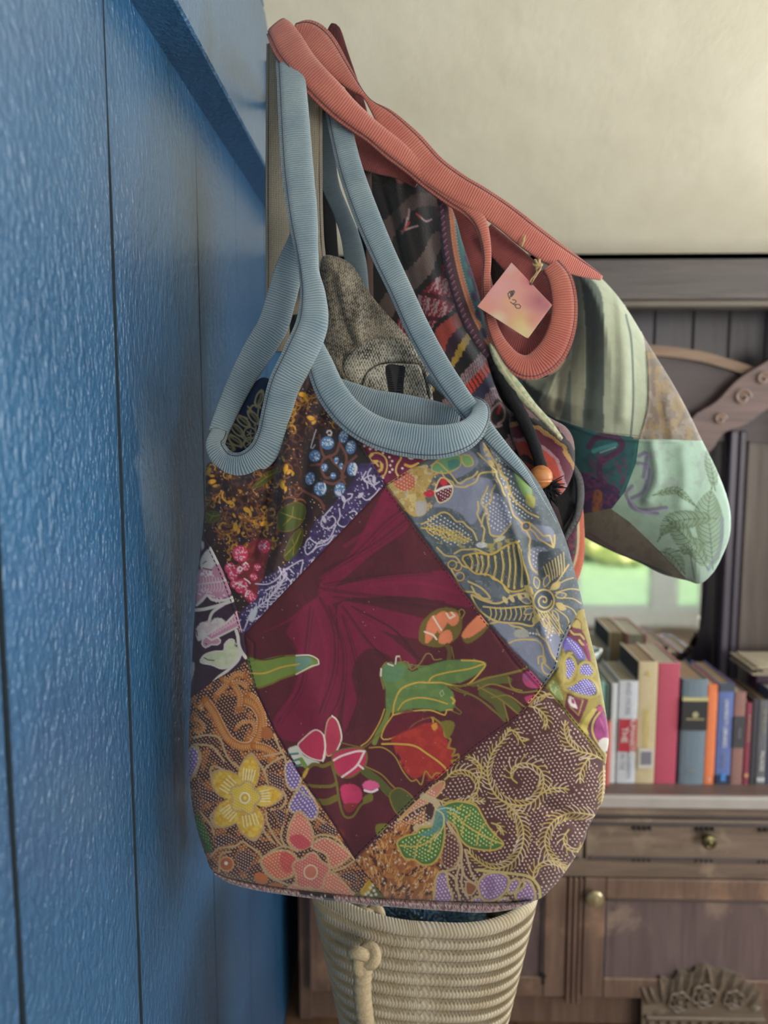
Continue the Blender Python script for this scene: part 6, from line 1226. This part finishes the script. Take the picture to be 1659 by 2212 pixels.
# folded-back woven edge with teal and orange trim
def p_trim(c):
    c.fill((60, 52, 70)); c.mottle([(940, 400), (1080, 400), (1080, 800), (940, 800)], (78, 60, 86), .0, 8, .8, 2)
    e = [(951, 418), (956, 470), (964, 540), (980, 610), (1004, 680), (1036, 740), (1062, 778)]
    c.stroke([(x+32, y-4) for x, y in e], 12, (72, 110, 116)); c.stroke([(x+20, y) for x, y in e], 11, (190, 120, 92)); c.stroke([(x+10, y+2) for x, y in e], 8, (84, 60, 66))
    q = cr([(x+26, y-1) for x, y in e], 6)
    for k in range(len(q)): c.dots([q[k].tolist()], 1.5, (150, 170, 160)); c.dots([(q[k][0]-9, q[k][1]+2)], 1.4, (214, 160, 120))
    for k in range(0, len(q), 1): x, y = q[k]; c.stroke([(x-22, y+4), (x-28, y+8+3*(k % 2))], 2.0, (190, 124, 134) if k % 2 else (130, 60, 80))
    for (x, y) in ((1010, 560), (1016, 590), (1026, 640), (1034, 680), (1044, 720)): c.ell(x, y, 8, 13, -.3, (64, 92, 92)); c.ell(x, y, 5, 9, -.3, (86, 60, 96))
    wave_rows(c, .2, 4)
w2 = Cloth([(944, 414), (962, 420), (984, 470), (998, 520), (1018, 580), (1036, 640), (1050, 700), (1062, 742), (1072, 790), (1050, 774), (1018, 732), (990, 680), (968, 610), (954, 540), (948, 470)], 1.8, lambda X, Y: 1.085+0*X, .008, 16, back=.005)
w2.build(wvb, [('trimmed_edge', None, p_trim, 'turned edge with orange, teal and purple trim', True)], WV, WV, 'trim_back')
def p_pouch(c):
    cx, cy = 1120, 1060; r_ = np.hypot((c.X-cx)*1.0, (c.Y-cy)*.9)+4*vnoise(c.X/14, c.Y/14); c.fill((52, 34, 44)); a = 40
    for w, col in ((16, (170, 76, 62)), (14, (60, 44, 50)), (26, (186, 78, 64)), (7, (170, 128, 140)), (20, (96, 34, 58)), (9, (172, 132, 76)), (14, (38, 32, 36)), (14, (128, 96, 100)), (14, (122, 56, 56)), (20, (70, 50, 60)), (60, (52, 34, 44))):
        m = (r_ >= a) & (r_ < a+w); c.col[m] = alb(col); a += w
    wave_rows(c)
w3_ = Cloth([(1112, 868), (1150, 880), (1192, 905), (1222, 922), (1238, 948), (1242, 985), (1238, 1020), (1222, 1056), (1204, 1072), (1180, 1070), (1150, 1040), (1120, 980), (1100, 920)], 2.0, lambda X, Y: 1.10+0*X, .02, 45, folds=[([(1130, 890), (1190, 940), (1236, 970)], 8, .004)], back=.02)
w3_.build(wvb, [('pouch', None, p_pouch, 'outer pouch in red, maroon and yellow curved stripes', True)], WV, WV, 'pouch_back')
MB_ = Cloth([(1150, 1010), (1190, 1060), (1222, 1050), (1238, 1015), (1252, 1050), (1252, 1100), (1236, 1150), (1210, 1190), (1180, 1180), (1150, 1100)], 3, lambda X, Y: 1.125+0*X, .01, 30, back=.01)
def p_blk(c): c.fill((22, 22, 28))
MB_.build(wvb, [('gusset', None, p_blk, 'black gusset', True)], WV, WV, 'gusset_back')
band('zip', wvb, [(1236, 1005, 1.11, 14), (1250, 1035, 1.108, 17), (1253, 1075, 1.105, 18), (1246, 1115, 1.104, 17), (1228, 1150, 1.104, 16), (1208, 1185, 1.104, 14)], plain('black_zip', (34, 36, 42), .4, 0, .1, 300, .3), .003, 0)
def p_side(c):
    c.fill((92, 60, 84)); P_ = [(1200, 1080), (1270, 1080), (1270, 1270), (1200, 1270)]
    c.mottle(P_, (72, 104, 84), .15, 7, .8, 2, .1); c.mottle(P_, (140, 60, 90), .3, 6, .8, 8, .1); e = [(1262, 1060), (1262, 1120), (1262, 1170), (1256, 1210), (1236, 1262)]
    c.stroke(e, 22, (192, 96, 66)); c.stroke([(x-13, y) for x, y in e], 5, (206, 180, 150)); wave_rows(c)
w4 = Cloth([(1248, 1078), (1258, 1090), (1262, 1130), (1263, 1190), (1256, 1232), (1244, 1262), (1228, 1290), (1200, 1280), (1196, 1200), (1212, 1150), (1236, 1110)], 1.8, lambda X, Y: 1.115+0*X, .014, 30, back=.02)
w4.build(wvb, [('side_panel', None, p_side, 'patterned side panel with orange and cream edge', True)], WV, WV, 'side_back')
CORD = plain('black_cord', (14, 16, 24), .95, 0, .3, 500, .6)
cp = cr([(1064, 770, 1.08), (1090, 830, 1.075), (1120, 885, 1.07), (1146, 940, 1.066), (1162, 985, 1.064), (1172, 1022, 1.064)], 8)
rr = np.random.RandomState(2); MB().tube([P(*q) for q in cp], [.0085+.0012*rr.randn()*.6 for q in cp], 14).build('cord', CORD, wvb, True)
MB().tube([P(*q) for q in cr([(1058, 765, 1.09), (1078, 830, 1.09), (1100, 872, 1.09), (1136, 900, 1.09)], 8)], .006, 10).build('cord', CORD, wvb, True)
bc = P(1168, 1030, 1.058)
m, nt, b = new_mat('honey_wood'); n0 = noise(nt, coords(nt, (1, 1, 6)), 60, 4, .6); nt.links.new(ramp(nt, n0.outputs['Fac'], [(.3, tuple(alb((196, 120, 62)))), (.7, tuple(alb((222, 152, 92))))]), b.inputs['Base Color']); b.inputs['Roughness'].default_value = .45
bead = MB().lathe([(.004, .0155)]+[(.0158*math.sin(a), .0155*math.cos(a)) for a in np.linspace(.3, 1.75, 12)]+[(.0148, -.004), (.0152, -.006)]+[(.0155*math.sin(a), .0155*math.cos(a)) for a in np.linspace(2.0, 2.85, 7)]+[(.004, -.0155)], bc, 'z', 28).build('wooden_bead', m, wvb, True)
mb = MB(); r = random.Random(4); t0 = P(1176, 1048, 1.066)
for k in range(170):
    d = Vector((r.uniform(-.5, 1.1), r.uniform(-.5, .4), r.uniform(-1.2, .2))).normalized()*r.uniform(.012, .028); d2 = d+Vector((r.uniform(-.008, .008), 0, r.uniform(-.008, .004))); mb.tube([t0+d*.1, t0+d*.6, t0+d2], [.0016, .0013, .0006], 5)
stuff(mb.build('tassel', CORD, wvb))
# its straps at the hook and the thin one dropping behind the pink band
WSM = wood('woven_strap', (40, 28, 30), (120, 46, 48), 'z', .9, 6)
band('strap', wvb, [(714, 60, 1.112, 18), (722, 68, 1.108, 26), (738, 116, 1.108, 26), (760, 185, 1.11, 28), (776, 250, 1.115, 34), (790, 330, 1.12, 34), (812, 390, 1.12, 40)], WSM, .003, 0)
band('strap', wvb, [(700, 150, 1.10, 34), (708, 230, 1.105, 30), (706, 350, 1.115, 30), (710, 450, 1.12, 26), (716, 560, 1.12, 28)], plain('strap_gap_shade', (38, 38, 44), .9), .003, 0, label='dark rear strip standing in for the shade between straps')  # dark strip painted as the shade between tweed and blue straps
band('strap', wvb, [(793, 330, 1.10, 15), (797, 450, 1.10, 15), (798, 560, 1.10, 15), (800, 700, 1.10, 15)], plain('brown_strap', (96, 74, 72), .9), .002, 0, label='thin brown strap')
# ============================================================ BAG WITH CORAL PINK STRAPS
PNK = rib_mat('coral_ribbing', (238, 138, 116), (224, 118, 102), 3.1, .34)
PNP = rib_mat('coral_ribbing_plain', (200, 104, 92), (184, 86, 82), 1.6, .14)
PND = rib_mat('coral_ribbing_shaded', (188, 88, 82), (164, 72, 74), 2.6, .3)  # darker coral copy for the rear bands, shade included in the colour
pk = thing('tote_bag', 'coral strapped patchwork bag with sage stripes, swung out furthest right', 'bag', tuple(P(1400, 1000, 1.2)))
SG = (188, 196, 172)
def p_sage(c):
    c.fill((186, 194, 170)); DK = (92, 104, 98); MID = (150, 152, 132)
    c.poly([(1238, 560), (1256, 600), (1262, 700), (1264, 900), (1262, 940), (1225, 930), (1234, 760), (1248, 680)], MID, True)
    c.poly([(1244, 575), (1262, 590), (1292, 620), (1303, 660), (1306, 760), (1304, 860), (1300, 950), (1260, 940), (1265, 820), (1264, 700), (1256, 620)], DK, True)
    c.poly([(1318, 600), (1334, 640), (1342, 760), (1336, 900), (1325, 940), (1330, 760), (1326, 660)], (164, 170, 148), True, .6)
    c.stroke([(1352, 680), (1364, 740), (1368, 860), (1362, 950)], 4.5, (98, 112, 106)); c.stroke([(1394, 760), (1398, 860), (1384, 950)], 3, (140, 156, 140))
    c.poly([(1228, 720), (1236, 760), (1222, 800), (1206, 860), (1200, 910), (1172, 895), (1190, 830), (1210, 760)], (196, 200, 176), True)
    c.poly([(1216, 850), (1232, 800), (1230, 940), (1204, 920)], (98, 110, 102), True); c.poly([(1130, 822), (1180, 815), (1206, 770), (1212, 760), (1196, 820), (1170, 880), (1150, 860)], (104, 114, 104), True)
    c.poly([(1168, 880), (1190, 845), (1230, 760), (1222, 850), (1204, 915), (1180, 905)], (168, 168, 148), True, .9); c.stroke([(1200, 915), (1262, 930), (1381, 942)], 2, (120, 124, 104))
def p_velvet(c):
    c.fill((120, 106, 94)); Pq = [(1340, 640), (1530, 640), (1530, 960), (1340, 960)]
    c.mottle(Pq, (148, 124, 88), .1, 16, .8, 3); c.mottle(Pq, (146, 134, 124), .2, 12, .7, 9); c.stroke([(1420, 800), (1425, 880), (1440, 940)], 12, (160, 134, 92), al=.5)
def p_mint(c):
    c.fill((158, 186, 168)); D = (84, 114, 98); Gd = (128, 146, 104); VI = (118, 112, 140)
    c.mottle([(1370, 950), (1520, 950), (1500, 1080), (1390, 1080)], (150, 164, 158), .2, 22, .6, 2)
    for p in ([(1376, 1000), (1400, 1010), (1390, 1060), (1360, 1080), (1372, 1100), (1420, 1110)], [(1380, 985), (1396, 980), (1390, 1030)], [(1365, 1050), (1352, 1068), (1380, 1100), (1440, 1096)]): c.stroke(p, 8, VI, al=.8); c.stroke([(x+6, y+4) for x, y in p], 3, (170, 164, 196), al=.8)
    def palm(p, L, s=1):
        q = cr(p, 5); c.stroke(p, 3, D)
        for k in range(2, len(q)-1):
            t = q[k+1]-q[k-1]; t /= np.linalg.norm(t)+1e-6; n = np.array([-t[1], t[0]]); l = L*math.sin(math.pi*min(1, k/len(q)+.12))
            for sd in (-1, 1): c.stroke([q[k], q[k]+n*sd*l*.6+t*l*.4, q[k]+n*sd*l*.9+t*l*.9], 2.6, D if (k % 2) else Gd)
    palm([(1540, 1230), (1535, 1160), (1530, 1100), (1540, 1040)], 34); palm([(1548, 1120), (1510, 1120), (1450, 1130), (1420, 1170)], 22); palm([(1536, 1170), (1500, 1175), (1470, 1150), (1440, 1120)], 24); palm([(1545, 1060), (1535, 1000), (1528, 960)], 14)
    palm([(1410, 1070), (1450, 1060), (1470, 1065), (1510, 1100)], 9); palm([(1530, 1230), (1500, 1190), (1460, 1190)], 18); palm([(1420, 1190), (1450, 1200), (1480, 1240)], 16)
    c.stroke([(1488, 1180), (1500, 1250)], 2.4, (90, 120, 104)); c.stroke([(1560, 1120), (1556, 1180), (1530, 1230)], 8, (110, 120, 140), al=.6)
def p_teal(c):
    c.fill((40, 92, 98)); Pq = [(1180, 890), (1400, 890), (1400, 1130), (1180, 1130)]; PU = (76, 44, 78)
    c.mottle(Pq, (34, 70, 82), .1, 20, .7, 3); c.stroke([(1272, 965), (1290, 945), (1330, 945), (1344, 965), (1320, 985), (1296, 1000), (1300, 1040), (1330, 1060), (1346, 1080)], 13, PU); c.stroke([(1282, 975), (1300, 968), (1330, 960)], 9, (70, 140, 144)); c.stroke([(1296, 978), (1330, 966)], 2, (170, 190, 190))
    c.poly([(1240, 1020), (1300, 1040), (1340, 1080), (1320, 1100), (1262, 1110), (1238, 1080)], (62, 42, 84), True); c.poly([(1284, 1060), (1300, 1064), (1298, 1100), (1280, 1106)], (150, 92, 50), True); c.mottle([(1270, 990), (1350, 990), (1350, 1090), (1270, 1090)], (110, 50, 90), .2, 6, .8, 4); c.stroke([(1376, 950), (1366, 1010), (1340, 1070)], 5, (36, 110, 104))
def p_brown2(c): c.fill((118, 110, 96)); c.mottle([(1240, 1090), (1500, 1090), (1500, 1270), (1240, 1270)], (104, 96, 82), .1, 14, .7, 3); c.stroke([(1258, 1160), (1320, 1190), (1400, 1222), (1450, 1242)], 6, (62, 66, 60)); c.stroke([(1270, 1150), (1330, 1188)], 4, (120, 70, 84))
PO = [(1218, 552), (1256, 572), (1298, 600), (1346, 655), (1400, 742), (1452, 826), (1488, 892), (1516, 950), (1546, 1010), (1568, 1066), (1578, 1110), (1576, 1158), (1557, 1208), (1538, 1240), (1512, 1261), (1484, 1254), (1430, 1240), (1380, 1215), (1320, 1190), (1262, 1160), (1226, 1130), (1200, 1060), (1186, 960), (1160, 890), (1122, 826), (1120, 800), (1160, 818), (1205, 800), (1235, 750), (1246, 680), (1240, 610)]
pb = Cloth(PO, 2.0, lambda X, Y: 1.21-.00012*(X-1380), .075, 150, folds=[([(1340, 660), (1350, 780), (1345, 900)], 15, .006), ([(1262, 600), (1270, 760), (1262, 900)], 16, -.005), ([(1440, 860), (1452, 940)], 12, .006), ([(1410, 960), (1420, 1030), (1400, 1080)], 14, .009), ([(1476, 970), (1480, 1040), (1470, 1090)], 15, .006), ([(1200, 905), (1290, 940), (1380, 952), (1515, 955)], 3, .0025), ([(1399, 760), (1401, 870), (1383, 945)], 3, .0025), ([(1180, 830), (1160, 870)], 8, .006), ([(1210, 800), (1200, 880)], 9, -.005)], back=.05, power=.6)
pb.build(pk, [('mint_patch', None, p_mint, 'mint patch printed with dark palm fronds', True), ('brown_patch', [(1240, 1112), (1318, 1098), (1360, 1128), (1420, 1186), (1478, 1246), (1500, 1275), (1400, 1260), (1180, 1190), (1170, 1108)], p_brown2, 'plain taupe patch along the underside', False), ('teal_patch', [(1110, 860), (1290, 930), (1381, 946), (1374, 1000), (1350, 1062), (1322, 1098), (1240, 1114), (1110, 1114)], p_teal, 'dark teal and purple patch', False), ('velvet_patch', [(1330, 590), (1360, 690), (1378, 742), (1385, 810), (1384, 882), (1368, 949), (1440, 949), (1560, 954), (1500, 760), (1400, 600)], p_velvet, 'brown velvet patch', False), ('striped_patch', [(1100, 515), (1300, 540), (1370, 660), (1392, 735), (1399, 810), (1398, 882), (1382, 946), (1290, 934), (1200, 905), (1100, 850)], p_sage, 'cotton patch with sage, cream and grey green stripes', False)], cloth_mat('faded_cotton', 1200, .2), cloth_mat('faded_cotton_back', 1200, .2))
def p_cream(c): c.fill((196, 196, 164)); c.mottle([(1050, 740), (1230, 740), (1230, 960), (1050, 960)], (150, 172, 130), .1, 8, .8, 3); c.stroke([(1062, 748), (1090, 800), (1126, 850), (1165, 895), (1216, 950)], 3, (222, 206, 178))
le = Cloth([(1056, 742), (1072, 748), (1092, 786), (1128, 832), (1158, 872), (1190, 908), (1216, 946), (1212, 952), (1196, 938), (1160, 902), (1118, 860), (1088, 818), (1066, 780)], 1.8, lambda X, Y: 1.072+0*X, .006, 12, back=.004)
le.build(pk, [('lining_edge', None, p_cream, 'pale green lining edge', True)], cloth_mat('pale_lining', 1200, .2), None)
# coral bands
band('strap', pk, [(598, 62, 1.054, 52), (608, 74, 1.048, 62), (626, 104, 1.04, 70), (650, 138, 1.034, 66), (680, 172, 1.03, 64), (712, 205, 1.03, 64), (744, 237, 1.033, 58), (774, 262, 1.036, 52), (806, 287, 1.04, 46), (846, 320, 1.046, 48), (888, 353, 1.052, 46), (932, 387, 1.058, 50), (978, 420, 1.062, 50), (1012, 446, 1.064, 42), (1036, 480, 1.065, 30), (1048, 520, 1.066, 22), (1052, 560, 1.066, 18), (1050, 600, 1.067, 18), (1052, 650, 1.068, 20), (1061, 700, 1.07, 24), (1080, 746, 1.072, 32), (1112, 784, 1.072, 44), (1150, 792, 1.072, 56), (1190, 762, 1.07, 62), (1213, 712, 1.068, 58), (1219, 655, 1.068, 54), (1210, 605, 1.07, 50), (1190, 574, 1.074, 40)], PNK, .0075, 1, e=.5, label='front strap curling down into the round arm opening', wk=1.03)
band('strap', pk, [(636, 66, 1.07, 30), (664, 74, 1.066, 62), (694, 98, 1.06, 64), (731, 146, 1.055, 48), (762, 183, 1.052, 28), (786, 206, 1.048, 10), (804, 228, 1.046, 17), (834, 258, 1.045, 44), (884, 312, 1.048, 62), (932, 364, 1.052, 62), (985, 402, 1.056, 58), (1040, 434, 1.06, 56), (1090, 468, 1.066, 56), (1140, 508, 1.074, 58), (1190, 544, 1.084, 54), (1242, 574, 1.10, 40), (1298, 600, 1.12, 12)], PNK, .0042, -1, e=.45, label='upper strap twisting once and running along the top down to the sage stripes', wk=1.03)
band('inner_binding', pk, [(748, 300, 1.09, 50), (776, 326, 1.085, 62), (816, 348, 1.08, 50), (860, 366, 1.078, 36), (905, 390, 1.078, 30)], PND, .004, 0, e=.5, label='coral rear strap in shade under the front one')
band('inner_binding', pk, [(960, 430, 1.115, 60), (985, 490, 1.115, 74), (1008, 560, 1.115, 76), (1032, 640, 1.115, 66), (1056, 710, 1.115, 50)], PND, .004, 0, e=.5, label='coral inner side of the rear binding, toned for shade')
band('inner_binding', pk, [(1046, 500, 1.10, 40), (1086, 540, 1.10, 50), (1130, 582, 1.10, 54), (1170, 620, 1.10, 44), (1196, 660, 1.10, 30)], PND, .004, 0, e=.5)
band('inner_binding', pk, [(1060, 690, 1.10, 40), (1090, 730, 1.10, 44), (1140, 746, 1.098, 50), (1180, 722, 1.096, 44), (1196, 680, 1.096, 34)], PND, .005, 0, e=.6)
band('lining_fold', pk, [(1098, 690, 1.105, 16), (1106, 716, 1.10, 18), (1112, 744, 1.10, 12)], plain('pink_lining', (176, 124, 140), .9), .003, 0)
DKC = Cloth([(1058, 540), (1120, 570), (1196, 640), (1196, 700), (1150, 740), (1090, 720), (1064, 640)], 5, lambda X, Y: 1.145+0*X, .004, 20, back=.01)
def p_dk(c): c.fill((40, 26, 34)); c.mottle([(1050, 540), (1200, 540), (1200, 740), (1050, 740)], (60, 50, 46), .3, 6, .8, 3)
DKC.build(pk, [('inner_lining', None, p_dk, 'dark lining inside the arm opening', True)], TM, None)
# price tag on its string
tg = thing('price_tag', 'square pink and yellow watercolour price tag with handwritten price, tied to the coral strap', 'tag', tuple(P(1115, 650, 1.045)), None)
def p_tag(c):
    f = lambda p: [(1020+.12056*x, 540+.12056*y) for x, y in p]; c.fill((222, 150, 140))
    Q = lambda s: [(a, b_) for a, b_ in s]; B = [(1025, 560), (1195, 560), (1195, 740), (1025, 740)]
    def soft(x, y, r_, col, al): d = np.hypot(c.X-x, c.Y-y)/r_; k = (al*np.clip(1-d, 0, 1))[..., None]; c.col[:] = c.col*(1-k)+alb(col)*k
    soft(1080, 620, 50, (226, 160, 160), .9); soft(1100, 575, 22, (218, 176, 170), .9); soft(1165, 650, 42, (176, 92, 108), 1); soft(1145, 605, 26, (204, 104, 116), .9); soft(1045, 660, 26, (226, 150, 130), .8)
    soft(1100, 655, 30, (226, 170, 130), .9); soft(1125, 700, 44, (222, 190, 120), 1); soft(1130, 722, 34, (226, 204, 150), 1); soft(1075, 690, 26, (222, 208, 170), 1); soft(1150, 690, 22, (214, 130, 120), .7); soft(1180, 660, 20, (178, 104, 112), .8)
    K = (46, 42, 38)
    for p in ([(640, 790), (670, 745), (745, 728), (762, 750), (735, 800), (700, 840)], [(640, 780), (650, 830), (672, 872)], [(690, 740), (740, 790)], [(670, 760), (720, 815)], [(700, 735), (690, 800), (665, 880)], [(720, 745), (700, 830)], [(738, 740), (715, 820)], [(722, 892), (765, 895), (790, 920), (770, 950), (730, 965)], [(685, 932), (760, 985), (775, 975)], [(770, 1010), (790, 975), (840, 975), (870, 1010), (850, 1045), (800, 1045), (768, 1010)]): c.stroke(f(p), 1.9, K)
tgc = Cloth([(1105, 567), (1193, 659), (1140, 732), (1031, 662)], .9, lambda X, Y: 1.045+.0*X, .0002, 3, smooth=False, back=.0006)
m, nt, b = new_mat('watercolour_card'); a = nt.nodes.new('ShaderNodeVertexColor'); a.layer_name = 'Col'; nt.links.new(a.outputs['Color'], b.inputs['Base Color']); b.inputs['Roughness'].default_value = .5
hole = [(1147+4.2*math.cos(t), 613+3.6*math.sin(t)) for t in np.linspace(0, 6.28, 9)[:-1]]
tgc.build(tg, [('card', None, p_tag, None, False)], m, m, 'card_back', holes=(hole,))
TWN = plain('jute_string', (196, 166, 120), .9, 0, .2, 400, .5)
kp = [P(*q) for q in cr([(1147, 613, 1.047), (1151, 606, 1.038), (1160, 592, 1.036), (1168, 578, 1.040), (1166, 566, 1.046), (1158, 562, 1.052)], 2)]
MB().tube(kp, .0011, 7).build('string', TWN, tg, True); MB().tube([P(*q) for q in cr([(1150, 618, 1.050), (1146, 606, 1.052), (1158, 590, 1.050), (1160, 570, 1.052)], 2)], .0010, 7).build('string', TWN, tg, True)
mb = MB()
for (a_, r_) in ((0, .0052), (1.1, .0048), (2.2, .005)):
    mb.tube([P(1161, 572, 1.046)+Vector((r_*math.cos(t)*math.cos(a_), r_*math.sin(t)*.8, r_*math.cos(t)*math.sin(a_)*1.4+.002*math.sin(t))) for t in np.linspace(0, 6.28, 14)[:-1]], .0021, 7, True)
mb.build('knot', TWN, tg, True)
band('strap', pk, [(1134, 508, 1.062, 5), (1130, 522, 1.061, 6), (1126, 534, 1.062, 4)], TWN, .0015, 0)['label'] = 'small jute tuft poking through the strap'
# ============================================================ COILED ROPE BASKET
bx, by, bz = .030, 1.150, .800; A_, B_ = .166, .118
bk = thing('basket', 'cream coiled cotton rope basket hanging low under the patchwork bag', 'basket', (bx, by, .5))
m, nt, b = new_mat('cotton_rope'); t = nt.nodes.new('ShaderNodeUVMap'); sp_ = nt.nodes.new('ShaderNodeSeparateXYZ'); nt.links.new(t.outputs[0], sp_.inputs[0])
# braided rope: herringbone strands, alternating slant above and below the middle of each coil
v_ = math_n(nt, 'ABSOLUTE', math_n(nt, 'SUBTRACT', sp_.outputs['Y'], .5)); s_ = math_n(nt, 'SINE', math_n(nt, 'MULTIPLY', math_n(nt, 'ADD', sp_.outputs['X'], math_n(nt, 'MULTIPLY', v_, 20.0)), 1.3))
n0 = noise(nt, coords(nt), 30, 4); n1 = noise(nt, coords(nt), 700, 2)
base = ramp(nt, n0.outputs['Fac'], [(.3, tuple(alb((196, 180, 150)))), (.7, tuple(alb((218, 206, 182))))]); g = ramp(nt, math_n(nt, 'ADD', math_n(nt, 'MULTIPLY', s_, .5), .5), [(0, (.88, .86, .83)), (.5, (1, 1, 1))])
nt.links.new(mixc(nt, 1.0, base, g, 'MULTIPLY'), b.inputs['Base Color']); b.inputs['Roughness'].default_value = .95
p = bump(nt, b, s_, .4, .0014); bump(nt, b, n1.outputs['Fac'], .4, .001, p); ROPE = m
def ringpt(a, row):
    z = bz-.0215*row; k = 1-1.15*(bz-z); e = .72; ca, sa = math.cos(a), math.sin(a)
    w = .010*math.exp(-row*.35)*math.cos(2*a+.6)+.007*math.exp(-row*.5)*math.sin(3*a)
    return Vector((bx+(A_*k)*math.copysign(abs(ca)**e, ca), by+(B_*k+w)*math.copysign(abs(sa)**e, sa), z+.006*math.exp(-row*.4)*math.cos(3*a+1.4)+.004*math.sin(a*2)))
NR, NA, NT = 16, 150, 10
for row in range(NR):
    V = np.zeros((NA, NT, 3)); U = np.zeros((NA, NT, 2)); arc = 0
    for i in range(NA):
        a = 2*math.pi*i/NA; c = ringpt(a, row); n_ = ringpt(a+.02, row)-c; arc += n_.length*(2*math.pi/NA/.02); n_.normalize(); up = Vector((0, 0, 1)); o_ = n_.cross(up)
        for j in range(NT):
            th = 2*math.pi*j/NT; V[i, j] = c+o_*.0082*math.cos(th)+up*.0116*math.sin(th); U[i, j] = (arc*1000, (j/NT+.5) % 1)
    i = np.arange(NA)[:, None]; j = np.arange(NT)[None]
    Q = np.stack([i*NT+j, ((i+1) % NA)*NT+j, ((i+1) % NA)*NT+(j+1) % NT, i*NT+(j+1) % NT], -1).reshape(-1, 4)
    mesh_np('coil', V.reshape(-1, 3), Q, ROPE, bk, uv=U.reshape(-1, 2))
mb = MB()
for k in range(9):
    s = 1-k/9; pts = [Vector((bx+(ringpt(a, NR).x-bx)*s, by+(ringpt(a, NR).y-by)*s, bz-.0215*NR+.004)) for a in np.linspace(0, 2*math.pi, 48, endpoint=False)]; mb.tube(pts, .010, 6, True)
stuff(mb.build('base_coils', ROPE, bk, True))
THR = plain('stitch_thread', (206, 190, 156), .8, 0, 0, 10, 0); mb = MB()
for row in range(0, NR-1):
    n = 110; pts = []
    for i in range(n*2+1):
        a = math.pi+2*math.pi*i/(2*n)*.58-.1; r_ = row+(.18 if i % 2 else .82); c = ringpt(a, r_); nn_ = (c-Vector((bx, by, c.z))).normalized(); t_ = ringpt(a+.02, r_)-c; o_ = t_.normalized().cross(Vector((0, 0, 1)))
        pts.append(c+o_*.0072)
    mb.tube(pts, .00075, 4)
stuff(mb.build('zigzag_stitching', THR, bk))
# rope handle with knots
RP = plain('twisted_rope', (196, 176, 140), .95, 0, .15, 300, .6)
def rope(path, r_, nm='handle', lumps=()):
    q = cr(path, 5); pts = [P(*w[:3]) for w in q]; MB().tube(pts, [r_*(1+.06*math.sin(i*1.7)) for i in range(len(pts))], 12).build(nm, RP, bk, True)
rope([(792, 2068, 1.002), (786, 2090, .998), (782, 2130, 1.002), (786, 2180, 1.012), (792, 2230, 1.024), (796, 2300, 1.04)], .0125)
def knot(c, r_, t):
    mb = MB(); mb.tube([c+Vector((r_*(math.sin(a)+2*math.sin(2*a))*.42, -r_*.45*math.sin(3*a), r_*(math.cos(a)-2*math.cos(2*a))*.42)) for a in np.linspace(0, 2*math.pi, 50, endpoint=False)], t, 10, True); mb.build('knot', RP, bk, True)
knot(P(786, 2070, .998), .0135, .0088)
rope([(700, 1930, 1.17), (740, 1950, 1.13), (775, 1965, 1.08), (800, 1985, 1.06), (815, 1995, 1.07), (812, 2010, 1.09)], .0125)
knot(P(800, 1984, 1.055), .012, .0085)
# fluffy teal towel in the basket
tf = thing('towel', 'fluffy teal and bright blue towel lying inside the rope basket', 'towel', (bx, by, .62))
m, nt, b = new_mat('towel_terry'); n0 = noise(nt, coords(nt), 9, 4); nt.links.new(ramp(nt, n0.outputs['Fac'], [(.3, tuple(alb((52, 84, 92)))), (.6, tuple(alb((84, 124, 136)))), (.78, tuple(alb((130, 160, 206))))]), b.inputs['Base Color']); b.inputs['Roughness'].default_value = 1; b.inputs['Sheen Weight'].default_value = .6
bump(nt, b, noise(nt, coords(nt), 260, 3).outputs['Fac'], 1.0, .004); TEAL = m
bm = bmesh.new(); bmesh.ops.create_icosphere(bm, subdivisions=6, radius=1)
co = np.array([v.co[:] for v in bm.verts]); nn_ = 1+.16*vnoise(co[:, 0]*3+9, co[:, 1]*3+co[:, 2]*2+4)+.05*vnoise(co[:, 0]*13+30, co[:, 1]*13+co[:, 2]*8+30)
for v, k in zip(bm.verts, nn_): v.co = Vector((v.co.x*.105*k, v.co.y*.068*k, v.co.z*.10*k))
me = bpy.data.meshes.new('towel_body'); bm.to_mesh(me); bm.free(); me.materials.append(TEAL); me.polygons.foreach_set('use_smooth', [True]*len(me.polygons))
o = bpy.data.objects.new('folded_cloth', me); link(o, tf); o.location = (.0, .0, .095)
r = random.Random(8); mb = MB(); vs = [v.co.copy() for v in me.vertices if v.co.z > .03]
for k in range(1500):
    v = r.choice(vs)+Vector((bx, by, .715)); d = (v-Vector((bx, by, .715))).normalized()*.008+Vector((r.uniform(-.004, .004), r.uniform(-.004, .004), r.uniform(-.002, .004))); mb.tube([v-d*.2, v+d*.6, v+d], [.0016, .0013, .0005], 4)
stuff(mb.build('pile', plain('pile_blue', (110, 148, 186), 1, 0, .3, 60, .2), tf))
# low stool carrying the basket (below the frame)
SW = wood('stool_pine', (150, 116, 78), (180, 144, 100), 'x', .5)
st = thing('stool', 'plain pine stool hidden below the rope basket', 'stool', (bx, by, 0))
zt = bz-.0215*NR-.0075; MB().lathe([(.13, zt-.028), (.14, zt-.02), (.14, zt-.004), (.135, zt)], (bx, by, 0), 'z', 40).build('seat', SW, st)
for sx in (-1, 1):
    for sy in (-1, 1): MB().tube([(bx+sx*.08, by+sy*.07, zt-.02), (bx+sx*.11, by+sy*.10, 0)], [.014, .012], 12).build('leg', SW, st, True)
for sy in (-1, 1): MB().tube([(bx-.10, by+sy*.088, .18), (bx+.10, by+sy*.088, .18)], .009, 8).build('stretcher', SW, st, True)
